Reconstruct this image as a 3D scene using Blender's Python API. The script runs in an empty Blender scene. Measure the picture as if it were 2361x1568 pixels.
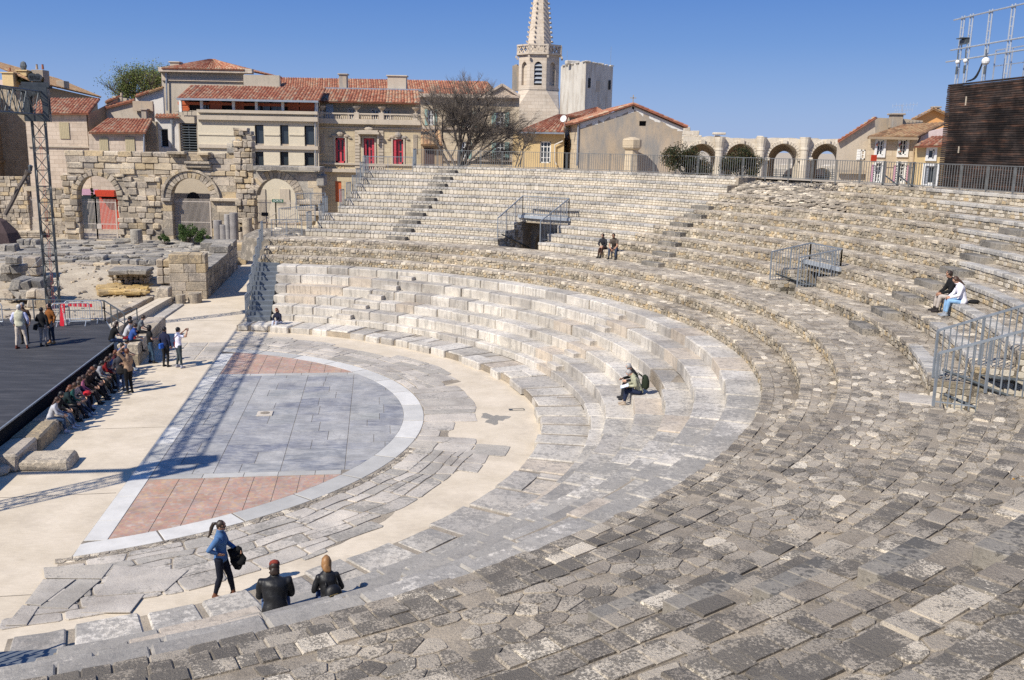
import bpy, bmesh, math, random
import numpy as np
from mathutils import Vector, Matrix
from mathutils.geometry import tessellate_polygon
R = math.radians
scn = bpy.context.scene
COL = scn.collection
# ---------------------------------------------------------------- camera
CAMZ = 9.6144; PITCH = 0.204786; ROLL = 0.018929; FPX = 2177.957   # focal length in units of a 2361 px wide picture
_f = Vector((0, math.cos(PITCH), -math.sin(PITCH))); _r = Vector((1, 0, 0)); _u = _r.cross(_f)
_r2 = _r*math.cos(ROLL)+_u*math.sin(ROLL); _u2 = -_r*math.sin(ROLL)+_u*math.cos(ROLL)
cam = bpy.data.cameras.new('camera'); camo = bpy.data.objects.new('camera', cam); COL.objects.link(camo)
cam.sensor_width = 36; cam.lens = FPX/2361*36; cam.clip_end = 3000; cam.clip_start = 0.1
_m = Matrix((( _r2.x, _u2.x, -_f.x, 0), (_r2.y, _u2.y, -_f.y, 0), (_r2.z, _u2.z, -_f.z, CAMZ), (0, 0, 0, 1)))
camo.matrix_world = _m
scn.camera = camo
# ---------------------------------------------------------------- sky, sun, exposure
SUN_EL = R(44.0); SUN_SHADOW = R(44.0)      # elevation; world direction in which shadows fall (from +x)
world = bpy.data.worlds.new('World'); scn.world = world; world.use_nodes = True
nt = world.node_tree; bg = nt.nodes['Background']; bg.inputs[1].default_value = 0.10
sky = nt.nodes.new('ShaderNodeTexSky'); sky.sky_type = 'NISHITA'; sky.sun_disc = False
sky.sun_elevation = SUN_EL; sky.sun_rotation = math.pi/2-(SUN_SHADOW+math.pi)
sky.air_density = 1.1; sky.dust_density = 0.4; sky.ozone_density = 3.2; sky.altitude = 0
tc = nt.nodes.new('ShaderNodeTexCoord'); sx = nt.nodes.new('ShaderNodeSeparateXYZ'); rp = nt.nodes.new('ShaderNodeValToRGB'); mxs = nt.nodes.new('ShaderNodeMix'); mxs.data_type = 'RGBA'
nt.links.new(tc.outputs['Generated'], sx.inputs[0]); nt.links.new(sx.outputs[2], rp.inputs[0]); e = rp.color_ramp.elements      # clear spring sky: paler at the horizon, deep blue above
e[0].position = 0.0; e[0].color = (2.3, 3.4, 5.8, 1); e[1].position = 0.16; e[1].color = (0.50, 1.5, 4.5, 1)
for ps, cc in ((0.045, (1.7, 2.85, 5.5, 1)), (0.10, (0.95, 2.1, 5.0, 1)), (0.5, (0.42, 1.25, 3.8, 1))): k = rp.color_ramp.elements.new(ps); k.color = cc
mxs.inputs[0].default_value = 0.88; nt.links.new(sky.outputs[0], mxs.inputs[6]); nt.links.new(rp.outputs[0], mxs.inputs[7]); nt.links.new(mxs.outputs[2], bg.inputs[0])
sun = bpy.data.lights.new('sun', 'SUN'); sun.energy = 4.6; sun.angle = R(0.5); sun.color = (1.0, 0.94, 0.84)
suno = bpy.data.objects.new('sun', sun); COL.objects.link(suno)
sd = Vector((math.cos(SUN_SHADOW)*math.cos(SUN_EL), math.sin(SUN_SHADOW)*math.cos(SUN_EL), -math.sin(SUN_EL)))
suno.rotation_euler = sd.to_track_quat('-Z', 'Y').to_euler(); suno.location = (-20, -20, 40)
scn.view_settings.view_transform = 'Standard'; scn.view_settings.look = 'None'
scn.view_settings.exposure = 0.38; scn.view_settings.gamma = 1.0
scn.cycles.max_bounces = 5; scn.cycles.diffuse_bounces = 3; scn.cycles.glossy_bounces = 2; scn.cycles.use_denoising = False
scn.cycles.sample_clamp_indirect = 4
# ---------------------------------------------------------------- frames
CX, CY = -14.9302, 31.3542; TH = R(8.16436); CT, ST = math.cos(TH), math.sin(TH)
def TW(x, y, z=0.0):                       # theatre frame (origin: centre of the orchestra circle, x towards the seats) to world
    return Vector((CX+x*CT-y*ST, CY+x*ST+y*CT, z))
def PW(a, r, z=0.0): return TW(r*math.cos(a), r*math.sin(a), z)
def TD(x, y, z=0.0): return Vector((x*CT-y*ST, x*ST+y*CT, z))
def ray(u, v):
    return _r2*((u-1180.5)/FPX)-_u2*((v-784)/FPX)+_f
def at(u, v, y):                            # point of the vertical plane at world depth y seen at (u, v)
    d = ray(u, v); return Vector((0, 0, CAMZ))+d*(y/d.y)
def atz(u, v, z):
    d = ray(u, v); return Vector((0, 0, CAMZ))+d*((z-CAMZ)/d.z)
# ---------------------------------------------------------------- mesh builder
def rr(rng=random): return (rng.random(), rng.random(), rng.random())
class MB:
    def __init__(s): s.v = []; s.f = []; s.m = []; s.r = []
    def add(s, vs, fs, m=0, r=None):
        b = len(s.v); s.v.extend(vs); r = r or (random.random(), random.random(), random.random())
        for f in fs: s.f.append(tuple(b+i for i in f)); s.m.append(m); s.r.append(r)
    def box(s, c, size, rz=0.0, m=0, r=None, ax=None, jit=0.0):
        hx, hy, hz = size[0]/2, size[1]/2, size[2]/2; c = Vector(c)
        if ax is None:
            X = Vector((math.cos(rz), math.sin(rz), 0)); Y = Vector((-math.sin(rz), math.cos(rz), 0)); Z = Vector((0, 0, 1))
        else: X, Y, Z = ax
        vs = []
        for dz in (-1, 1):
            for dx, dy in ((-1, -1), (1, -1), (1, 1), (-1, 1)):
                p = c+X*(dx*hx)+Y*(dy*hy)+Z*(dz*hz)
                if jit: p = p+Vector((random.uniform(-jit, jit), random.uniform(-jit, jit), random.uniform(-jit, jit)))
                vs.append(p)
        s.add(vs, [(3, 2, 1, 0), (4, 5, 6, 7), (0, 1, 5, 4), (1, 2, 6, 5), (2, 3, 7, 6), (3, 0, 4, 7)], m, r)
    def block(s, c, size, rz=0.0, bev=0.02, m=0, r=None, jit=0.0, ax=None):    # box with all edges chamfered
        h = [size[0]/2, size[1]/2, size[2]/2]; c = Vector(c)
        if ax is None: ax = (Vector((math.cos(rz), math.sin(rz), 0)), Vector((-math.sin(rz), math.cos(rz), 0)), Vector((0, 0, 1)))
        X, Y, Z = ax; b = min(bev, min(h)*0.45); vs = []; key = {}
        for sx in (-1, 1):
            for sy in (-1, 1):
                for sz in (-1, 1):
                    j = (random.uniform(-jit, jit), random.uniform(-jit, jit), random.uniform(-jit, jit))
                    for k in range(3):
                        q = [sx*(h[0]-b)+j[0], sy*(h[1]-b)+j[1], sz*(h[2]-b)+j[2]]
                        q[k] += (sx, sy, sz)[k]*b
                        key[(sx, sy, sz, k)] = len(vs); vs.append(c+X*q[0]+Y*q[1]+Z*q[2])
        fs = []
        for k in range(3):
            i, j = (k+1) % 3, (k+2) % 3
            for sk in (-1, 1):
                f = []
                for a, bb in ((-1, -1), (1, -1), (1, 1), (-1, 1)):
                    t = [0, 0, 0]; t[k] = sk; t[i] = a; t[j] = bb; f.append(key[(t[0], t[1], t[2], k)])
                fs.append(tuple(f if sk > 0 else f[::-1]))
        for k in range(3):                     # edges along axis k
            i, j = (k+1) % 3, (k+2) % 3
            for a in (-1, 1):
                for bb in (-1, 1):
                    t0 = [0, 0, 0]; t0[i] = a; t0[j] = bb; t1 = list(t0); t0[k] = -1; t1[k] = 1
                    f = [key[(*t0, i)], key[(*t0, j)], key[(*t1, j)], key[(*t1, i)]]
                    fs.append(tuple(f if a*bb > 0 else f[::-1]))
        for sx in (-1, 1):
            for sy in (-1, 1):
                for sz in (-1, 1):
                    f = [key[(sx, sy, sz, k)] for k in range(3)]
                    fs.append(tuple(f if sx*sy*sz > 0 else f[::-1]))
        s.add(vs, fs, m, r)
    def tube(s, p0, p1, r0, r1=None, n=6, m=0, r=None, caps=True):
        p0 = Vector(p0); p1 = Vector(p1); r1 = r0 if r1 is None else r1; d = p1-p0
        if d.length < 1e-6: return
        d.normalize(); a = d.orthogonal().normalized(); b = d.cross(a); vs = []
        for p, q in ((p0, r0), (p1, r1)):
            for i in range(n):
                t = 2*math.pi*i/n; vs.append(p+a*(math.cos(t)*q)+b*(math.sin(t)*q))
        fs = [(i, (i+1) % n, n+(i+1) % n, n+i) for i in range(n)]
        if caps: fs += [tuple(range(n))[::-1], tuple(range(n, 2*n))]
        s.add(vs, fs, m, r)
    def pipe(s, pts, r0, n=6, m=0, r=None):
        r = r or rr()
        for a, b in zip(pts[:-1], pts[1:]): s.tube(a, b, r0, None, n, m, r)
    def bar(s, p0, p1, w, h, m=0, r=None, up=Vector((0, 0, 1))):      # rectangular bar
        p0 = Vector(p0); p1 = Vector(p1); d = (p1-p0); L = d.length
        if L < 1e-6: return
        d.normalize(); x = d.cross(up)
        if x.length < 1e-3: x = d.cross(Vector((1, 0, 0)))
        x.normalize(); z = x.cross(d); s.box((p0+p1)/2, (w, L, h), m=m, r=r, ax=(x, d, z))
    def lathe(s, c, prof, n=16, m=0, r=None, ax=Vector((0, 0, 1)), squash=1.0):
        c = Vector(c); a = ax.orthogonal().normalized(); b = ax.cross(a); vs = []
        for (q, z) in prof:
            for i in range(n):
                t = 2*math.pi*i/n; vs.append(c+a*(math.cos(t)*q)+b*(math.sin(t)*q*squash)+ax*z)
        fs = []
        for k in range(len(prof)-1):
            for i in range(n): fs.append((k*n+i, k*n+(i+1) % n, (k+1)*n+(i+1) % n, (k+1)*n+i))
        fs += [tuple(range(n))[::-1], tuple(range((len(prof)-1)*n, len(prof)*n))]
        s.add(vs, fs, m, r)
    def ball(s, c, rad, n=8, m=0, r=None, sc=(1, 1, 1)):
        c = Vector(c); vs = [c+Vector((0, 0, -rad*sc[2]))]; fs = []; k = n//2
        for j in range(1, k):
            ph = -math.pi/2+math.pi*j/k
            for i in range(n):
                t = 2*math.pi*i/n
                vs.append(c+Vector((math.cos(t)*math.cos(ph)*rad*sc[0], math.sin(t)*math.cos(ph)*rad*sc[1], math.sin(ph)*rad*sc[2])))
        vs.append(c+Vector((0, 0, rad*sc[2]))); L = len(vs)-1
        for i in range(n):
            fs.append((0, 1+(i+1) % n, 1+i)); fs.append((L, L-n+i, L-n+(i+1) % n))
        for j in range(k-2):
            for i in range(n): fs.append((1+j*n+i, 1+j*n+(i+1) % n, 1+(j+1)*n+(i+1) % n, 1+(j+1)*n+i))
        s.add(vs, fs, m, r)
    def prism(s, outer, holes, fr, depth, m=0, r=None, mh=None):
        # 2-D outline with holes in frame fr = (origin, X, Z, N); extruded by depth along N (N points away from the viewer)
        O, X, Z, N = fr; loops = [outer]+list(holes)
        tri = tessellate_polygon([[Vector((p[0], p[1], 0)) for p in lp] for lp in loops])
        fl = [p for lp in loops for p in lp]; n = len(fl)
        vs = [O+X*p[0]+Z*p[1] for p in fl]+[O+X*p[0]+Z*p[1]+N*depth for p in fl]
        fs = []
        for t in tri:
            a, b, c = t
            ar = (fl[b][0]-fl[a][0])*(fl[c][1]-fl[a][1])-(fl[b][1]-fl[a][1])*(fl[c][0]-fl[a][0])
            if ar < 0: a, c = c, a
            fs.append((a, b, c)); fs.append((n+c, n+b, n+a))
        s.add(vs, fs, m, r)
        i0 = 0
        for li, lp in enumerate(loops):
            k = len(lp); q = []
            ar = sum(lp[i][0]*lp[(i+1) % k][1]-lp[(i+1) % k][0]*lp[i][1] for i in range(k))
            for i in range(k):
                a, b = i0+i, i0+(i+1) % k
                f = (a, n+a, n+b, b)
                if (ar > 0) == (li > 0): f = f[::-1]
                q.append(f)
            bb = len(s.v)-2*n
            for f in q: s.f.append(tuple(bb+i for i in f)); s.m.append(m if (li == 0 or mh is None) else mh); s.r.append(r or (0.5, 0.5, 0.5))
            i0 += k
    def stone(s, pts, nrm, h, bev, m=0, r=None, dome=0.0):       # polygon raised by h with a chamfered rim
        k = len(pts); c = sum(pts, Vector())/k
        av = sum((p-c).length for p in pts)/k; q = max(0.3, 1-bev/max(av, 1e-4))
        vs = list(pts)+[c+(p-c)*(1-(1-q)*0.3)+nrm*(h*0.75) for p in pts]
        top = [c+(p-c)*q+nrm*h for p in pts]
        if dome:
            vs += top+[c+nrm*(h+dome)]
            fs = [(i, (i+1) % k, k+(i+1) % k, k+i) for i in range(k)]+[(k+i, k+(i+1) % k, 2*k+(i+1) % k, 2*k+i) for i in range(k)]
            fs += [(2*k+i, 2*k+(i+1) % k, 3*k) for i in range(k)]
        else:
            vs += top
            fs = [(i, (i+1) % k, k+(i+1) % k, k+i) for i in range(k)]+[(k+i, k+(i+1) % k, 2*k+(i+1) % k, 2*k+i) for i in range(k)]+[tuple(range(2*k, 3*k))]
        s.add(vs, fs, m, r)
    def mesh(s, name):
        me = bpy.data.meshes.new(name); me.from_pydata([tuple(v) for v in s.v], [], s.f)
        if s.f:
            me.polygons.foreach_set('material_index', s.m)
            at_ = me.attributes.new('rnd', 'FLOAT_COLOR', 'CORNER')
            a = np.ones((len(me.loops), 4), dtype=np.float32); i = 0
            cnt = np.array([len(f) for f in s.f]); a[:, :3] = np.repeat(np.array(s.r, dtype=np.float32), cnt, axis=0)
            at_.data.foreach_set('color', a.ravel())
        return me
def obj(name, mb, mats, parent=None, smooth=False, origin=None):
    if origin is not None:
        o_ = Vector(origin)
        mb.v = [Vector(v)-o_ for v in mb.v]
    me = mb.mesh(name) if isinstance(mb, MB) else mb
    for m in (mats if isinstance(mats, (list, tuple)) else [mats]): me.materials.append(m)
    if smooth: me.polygons.foreach_set('use_smooth', [True]*len(me.polygons))
    me.update()
    o = bpy.data.objects.new(name, me); COL.objects.link(o)
    if origin is not None: o.location = Vector(origin)
    if parent:
        o.parent = parent
        if origin is None and parent.get('_abs'): o.location = -Vector(parent.location)
    return o
def tag(o, label=None, cat=None, group=None, kind=None):
    if label: o['label'] = label
    if cat: o['category'] = cat
    if group: o['group'] = group
    if kind: o['kind'] = kind
    return o
def thing(name, label, cat, loc=(0, 0, 0), group=None, absolute=True):   # Empty at the base; parts are given in world coordinates
    o = bpy.data.objects.new(name, None); COL.objects.link(o); o.location = loc; o.empty_display_size = 0.2
    if absolute: o['_abs'] = 1
    return tag(o, label, cat, group)
def copy_thing(o, label, offset=(0, 0, 0), group=None):
    c = o.copy(); COL.objects.link(c); c.location = Vector(o.location)+Vector(offset); c['label'] = label
    if group: c['group'] = group
    for ch in list(o.children):
        d = ch.copy(); COL.objects.link(d); d.parent = c
        for g in list(ch.children):
            e = g.copy(); COL.objects.link(e); e.parent = d
    return c
# ---------------------------------------------------------------- materials
def rgb(c): return (c[0], c[1], c[2], 1.0)
class NT:
    def __init__(s, name):
        s.mat = bpy.data.materials.new(name); s.mat.use_nodes = True; s.t = s.mat.node_tree; s.n = s.t.nodes; s.l = s.t.links
        s.b = s.n['Principled BSDF']; s.b.inputs['Roughness'].default_value = 0.9; s.b.inputs['Specular IOR Level'].default_value = 0.25
        s.co = s.n.new('ShaderNodeTexCoord').outputs['Object']
    def att(s):
        a = s.n.new('ShaderNodeAttribute'); a.attribute_name = 'rnd'; x = s.n.new('ShaderNodeSeparateColor'); s.l.new(a.outputs['Color'], x.inputs[0]); return x.outputs
    def mp(s, sc=(1, 1, 1), rot=(0, 0, 0)):
        m = s.n.new('ShaderNodeMapping'); m.inputs['Scale'].default_value = sc; m.inputs['Rotation'].default_value = rot; s.l.new(s.co, m.inputs[0]); return m.outputs[0]
    def noise(s, scale, det=6, rough=0.6, co=None, dist=0.0):
        m = s.n.new('ShaderNodeTexNoise'); m.inputs['Scale'].default_value = scale; m.inputs['Detail'].default_value = det
        m.inputs['Roughness'].default_value = rough; m.inputs['Distortion'].default_value = dist; s.l.new(co or s.co, m.inputs['Vector']); return m.outputs[0]
    def vor(s, scale, feat='F1', co=None, out=0, rnd=1.0):
        m = s.n.new('ShaderNodeTexVoronoi'); m.feature = feat; m.inputs['Scale'].default_value = scale; m.inputs['Randomness'].default_value = rnd
        s.l.new(co or s.co, m.inputs['Vector']); return m.outputs[out]
    def ramp(s, fac, stops, interp='LINEAR'):
        m = s.n.new('ShaderNodeValToRGB'); m.color_ramp.interpolation = interp; e = m.color_ramp.elements
        while len(e) > 1: e.remove(e[-1])
        e[0].position = stops[0][0]; e[0].color = rgb(stops[0][1]) if isinstance(stops[0][1], tuple) else rgb((stops[0][1],)*3)
        for p, c in stops[1:]:
            k = e.new(p); k.color = rgb(c) if isinstance(c, tuple) else rgb((c,)*3)
        s.l.new(fac, m.inputs[0]); return m.outputs[0]
    def mix(s, a, b, fac, mode='MIX'):
        m = s.n.new('ShaderNodeMix'); m.data_type = 'RGBA'; m.blend_type = mode
        for k, x in ((6, a), (7, b)):
            if isinstance(x, tuple): m.inputs[k].default_value = rgb(x)
            else: s.l.new(x, m.inputs[k])
        if isinstance(fac, (int, float)): m.inputs[0].default_value = fac
        else: s.l.new(fac, m.inputs[0])
        return m.outputs[2]
    def math(s, op, a, b=0.0, c=None):
        m = s.n.new('ShaderNodeMath'); m.operation = op
        for k, x in enumerate((a, b) if c is None else (a, b, c)):
            if isinstance(x, (int, float)): m.inputs[k].default_value = x
            else: s.l.new(x, m.inputs[k])
        return m.outputs[0]
    def bump(s, h, strength=0.4, dist=0.02):
        m = s.n.new('ShaderNodeBump'); m.inputs['Strength'].default_value = strength; m.inputs['Distance'].default_value = dist
        s.l.new(h, m.inputs['Height']); s.l.new(m.outputs[0], s.b.inputs['Normal'])
    def out(s, col, rough=None):
        if isinstance(col, tuple): s.b.inputs['Base Color'].default_value = rgb(col)
        else: s.l.new(col, s.b.inputs['Base Color'])
        if rough is not None: s.b.inputs['Roughness'].default_value = rough
        return s.mat
def stone_mat(name, cols, stain=0.5, lichen=0.5, sc=1.0, bump=0.5, streak=0.0, lcol=(0.05, 0.048, 0.045), use_b=False, mort=None, lsc=9.0, spots=False):
    # cols: ramp over the per-stone random value; stain: soft weathering; lichen: dark speckled growth (more where the stone's third value is high)
    t = NT(name); a = t.att(); n = len(cols)
    c = t.ramp(a[0], [((i+0.5)/n, cc) for i, cc in enumerate(cols)])
    v = t.ramp(t.noise(2.2*sc, 7, 0.65), [(0.25, 0.62), (0.5, 0.95), (0.75, 1.18)])
    c = t.mix(c, v, stain, 'MULTIPLY')
    big = t.ramp(t.noise(0.42, 5, 0.62, t.mp((1, 1, 2.5))), [(0.34, (0.70, 0.675, 0.65)), (0.5, (1.0, 0.99, 0.97)), (0.66, (1.24, 1.20, 1.13))])
    c = t.mix(c, big, min(1.0, stain*1.4), 'MULTIPLY')
    fine = t.ramp(t.noise(38*sc, 4, 0.7), [(0.3, 0.72), (0.7, 1.22)])
    c = t.mix(c, fine, 0.55, 'MULTIPLY')
    if streak:
        sk = t.noise(1.0, 5, 0.7, t.mp((7*sc, 7*sc, 0.7*sc))); sk = t.ramp(sk, [(0.5, 0.0), (0.62, 1.0)])
        c = t.mix(c, (0.11, 0.105, 0.1), t.math('MULTIPLY', sk, streak))
    if lichen:
        l = t.noise(lsc*sc, 6, 0.75); l2 = t.noise(1.1*sc, 3, 0.6)
        q = t.math('ADD', l, t.math('MULTIPLY', t.math('SUBTRACT', l2, 0.5), 0.8))
        if use_b: q = t.math('ADD', q, t.math('MULTIPLY', t.math('SUBTRACT', a[2], 0.5), 0.30))
        else: q = t.math('ADD', q, t.math('MULTIPLY', t.math('SUBTRACT', a[1], 0.5), 0.16))
        msk = t.ramp(q, [(0.5, 0.0), (0.585, 1.0)])
        c = t.mix(c, lcol, t.math('MULTIPLY', msk, lichen))
        if spots:       # a few orange lichen rosettes
            sv = t.vor(2.6); sg = t.noise(0.5, 2); c = t.mix(c, (0.55, 0.28, 0.04), t.math('MULTIPLY', t.ramp(sv, [(0.05, 1.0), (0.07, 0.0)]), t.ramp(sg, [(0.56, 0.0), (0.6, 0.9)])))
    h = t.math('ADD', t.noise(14*sc, 6, 0.7), t.math('MULTIPLY', t.noise(60*sc, 3, 0.6), 0.4))
    t.bump(h, bump, 0.03)
    return t.out(c)
def plain(name, col, rough=0.6, var=0.15, sc=8, metal=0.0, bump=0.0, spec=0.4):
    t = NT(name); n = t.ramp(t.noise(sc, 4), [(0.3, 1-var), (0.7, 1+var)]); c = t.mix(col, n, 1.0, 'MULTIPLY')
    t.b.inputs['Metallic'].default_value = metal; t.b.inputs['Specular IOR Level'].default_value = spec
    if bump: t.bump(t.noise(sc*6, 4), bump, 0.01)
    return t.out(c, rough)
M = {}
M['mortar'] = stone_mat('mortar', [(0.36, 0.31, 0.245), (0.36, 0.31, 0.245)], 0.8, 0.5, 1.6, 0.8, lsc=16, lcol=(0.16, 0.14, 0.115))
M['mortar_dark'] = stone_mat('mortar_grey', [(0.25, 0.22, 0.185), (0.26, 0.23, 0.19)], 0.8, 0.5, 1.0, 0.9)
M['rubble'] = stone_mat('rubble_top', [(0.34, 0.295, 0.24), (0.40, 0.35, 0.285), (0.45, 0.395, 0.32), (0.50, 0.44, 0.355), (0.38, 0.335, 0.275), (0.57, 0.50, 0.40), (0.80, 0.71, 0.57)], 0.6, 0.8, 2.0, 0.9, lcol=(0.10, 0.09, 0.078), use_b=True, lsc=15, spots=True)
M['riser'] = stone_mat('riser_stone', [(0.30, 0.26, 0.19), (0.52, 0.45, 0.34), (0.42, 0.37, 0.29), (0.60, 0.53, 0.42), (0.50, 0.39, 0.24)], 0.5, 0.55, 1.2, 0.7)
M['neat'] = stone_mat('dressed_riser_stone', [(0.54, 0.49, 0.40), (0.61, 0.55, 0.455), (0.51, 0.455, 0.36), (0.64, 0.58, 0.49)], 0.35, 0.12, 1.4, 0.5)
M['coping'] = stone_mat('coping_stone', [(0.40, 0.385, 0.36), (0.52, 0.49, 0.44), (0.46, 0.44, 0.41)], 0.5, 0.4, 1.4, 0.6)
M['marble_old'] = stone_mat('old_limestone', [(0.42, 0.39, 0.35), (0.54, 0.50, 0.44), (0.49, 0.455, 0.40), (0.50, 0.43, 0.35), (0.60, 0.56, 0.50)], 0.55, 0.62, 0.9, 0.6, streak=0.4, lcol=(0.20, 0.19, 0.175), use_b=True)
M['slab'] = stone_mat('paving_slab', [(0.40, 0.37, 0.325), (0.50, 0.455, 0.40), (0.44, 0.405, 0.36), (0.56, 0.51, 0.445)], 0.6, 0.75, 1.1, 0.6, lcol=(0.22, 0.205, 0.18), use_b=True)
def concrete():
    t = NT('beige_concrete'); c = t.ramp(t.noise(0.9, 6, 0.6), [(0.3, (0.56, 0.475, 0.355)), (0.7, (0.68, 0.585, 0.455))])
    c = t.mix(c, t.ramp(t.noise(30, 3), [(0.3, 0.86), (0.7, 1.1)]), 0.6, 'MULTIPLY')
    sp = t.ramp(t.noise(16, 3, 0.5), [(0.70, 0.0), (0.74, 1.0)]); c = t.mix(c, (0.30, 0.25, 0.19), t.math('MULTIPLY', sp, 0.6)); c = t.mix(c, (0.44, 0.37, 0.28), t.ramp(t.noise(0.55, 8, 0.7), [(0.52, 0.0), (0.72, 0.7)])); c = t.mix(c, t.ramp(t.noise(3.5, 6, 0.7, t.mp((1, 3, 1))), [(0.3, 0.9), (0.7, 1.06)]), 1.0, 'MULTIPLY')
    t.bump(t.noise(50, 4), 0.25, 0.01); return t.out(c)
M['concrete'] = concrete()
def marble(name, cols, vein, cell=0, veinsc=1.6, rot=0.5):
    t = NT(name); a = t.att(); n = len(cols); c = t.ramp(a[0], [((i+0.5)/n, cc) for i, cc in enumerate(cols)])
    w = t.noise(veinsc, 8, 0.65, t.mp((1.0, 4.5, 1.0), (0, 0, rot)), 1.2)
    c = t.mix(c, vein, t.ramp(w, [(0.45, 0.0), (0.62, 0.75)]))
    if cell:
        d = t.vor(cell, 'DISTANCE_TO_EDGE', t.co, 0); vc = t.vor(cell, 'F1', None, 1)
        x = t.n.new('ShaderNodeSeparateColor'); t.l.new(vc, x.inputs[0])
        c = t.mix(c, t.ramp(x.outputs[0], [(0.0, (0.50, 0.25, 0.17)), (0.35, (0.42, 0.26, 0.20)), (0.6, (0.53, 0.36, 0.20)), (0.8, (0.33, 0.25, 0.23)), (1.0, (0.52, 0.43, 0.35))]), 0.6)
        c = t.mix(c, (0.40, 0.32, 0.27), t.ramp(d, [(0.0, 0.6), (0.10, 0.0)]))
    else:
        d = t.vor(5.5, 'DISTANCE_TO_EDGE', t.mp((1, 1.6, 1)), 0); k = t.ramp(t.noise(0.75, 4), [(0.47, 0.0), (0.58, 1.0)])
        c = t.mix(c, (0.48, 0.46, 0.42), t.math('MULTIPLY', k, 0.5)); c = t.mix(c, (0.27, 0.26, 0.26), t.math('MULTIPLY', t.ramp(d, [(0.0, 0.9), (0.05, 0.0)]), k))
    c = t.mix(c, t.ramp(t.noise(1.3, 7, .7), [(0.3, 0.74), (0.7, 1.18)]), 1.0, 'MULTIPLY')
    t.b.inputs['Specular IOR Level'].default_value = 0.35; t.bump(t.noise(12, 5), 0.15, 0.01)
    return t.out(c, 0.6)
M['blue'] = marble('blue_grey_marble', [(0.235, 0.235, 0.25), (0.285, 0.28, 0.28), (0.35, 0.34, 0.32), (0.26, 0.26, 0.265), (0.30, 0.30, 0.275), (0.19, 0.195, 0.225)], (0.42, 0.41, 0.39))
M['pink'] = marble('pink_marble', [(0.47, 0.27, 0.19), (0.43, 0.28, 0.21), (0.54, 0.33, 0.20), (0.38, 0.25, 0.20)], (0.42, 0.33, 0.27), cell=9.0)
def whitem():
    t = NT('white_marble'); a = t.att(); c = t.ramp(a[0], [(0.2, (0.42, 0.405, 0.37)), (0.5, (0.55, 0.53, 0.485)), (0.8, (0.64, 0.615, 0.565))])
    c = t.mix(c, t.ramp(t.noise(1.2, 7, 0.65), [(0.3, 0.80), (0.65, 1.08)]), 0.8, 'MULTIPLY')
    c = t.mix(c, (0.42, 0.40, 0.37), t.ramp(t.noise(7, 7, 0.7), [(0.60, 0.0), (0.72, 0.5)])); t.bump(t.noise(20, 4), 0.12, 0.01); return t.out(c, 0.6)
M['white'] = whitem()
M['steel'] = plain('galvanised_steel', (0.26, 0.29, 0.32), 0.5, 0.15, 4, 0.35)
M['steel_dark'] = plain('dark_painted_steel', (0.10, 0.115, 0.125), 0.5, 0.15, 4, 0.3)
M['steel_light'] = plain('pale_galvanised_steel', (0.50, 0.54, 0.58), 0.42, 0.1, 4, 0.5)
M['truss'] = plain('grey_truss_steel', (0.085, 0.095, 0.10), 0.5, 0.2, 5, 0.4)
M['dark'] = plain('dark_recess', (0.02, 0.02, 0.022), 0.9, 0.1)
# ================================================================ SETTING: ground sheets
rng = random.Random(7)
def sheet(name, pts, mat, m=0):
    mb = MB(); mb.add([Vector(p) for p in pts], [tuple(range(len(pts)))], 0, (0.5, 0.5, 0.5)); o = obj(name, mb, mat); return tag(o, kind='structure')
def earthm():
    t = NT('dry_earth'); c = t.ramp(t.noise(0.7, 8, 0.65), [(0.3, (0.34, 0.28, 0.21)), (0.55, (0.46, 0.39, 0.29)), (0.75, (0.55, 0.48, 0.37))])
    c = t.mix(c, t.ramp(t.noise(9, 5), [(0.3, 0.75), (0.7, 1.2)]), 0.8, 'MULTIPLY'); t.bump(t.noise(6, 8, 0.7), 0.6, 0.06); return t.out(c)
M['earth'] = earthm()
sheet('ground', [(-900, -300, -0.06), (900, -300, -0.06), (900, 2400, -0.06), (-900, 2400, -0.06)], M['earth'])
# concrete floor of the orchestra and the way out
mb = MB()
pl = [(-3.2, -24), (19, -24), (19, 17), (4.5, 17), (4.3, 27), (4.3, 52), (-0.9, 52), (-0.9, 26), (-3.2, 19)]
mb.add([TW(x, y, 0.0) for x, y in pl], [tuple(range(len(pl)))], 0, (0.5, 0.5, 0.5))
tag(obj('orchestra_floor', mb, M['concrete']), kind='structure')
# expansion joints in the concrete, and one painted shadow line
mb = MB()
for y in (-1.2, -7.4, -13.4):
    mb.bar(TW(0.1, y, 0.002), TW(3.1, y+0.1, 0.002), 0.025, 0.006)
mb.bar(TW(-0.9, 18.6, 0.002), TW(3.3, 18.6, 0.002), 0.025, 0.006)  # dark line that paints the cast shadow of an overhead beam
tag(obj('joints_and_shadow_line', mb, M['mortar_dark']), kind='structure')
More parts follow.
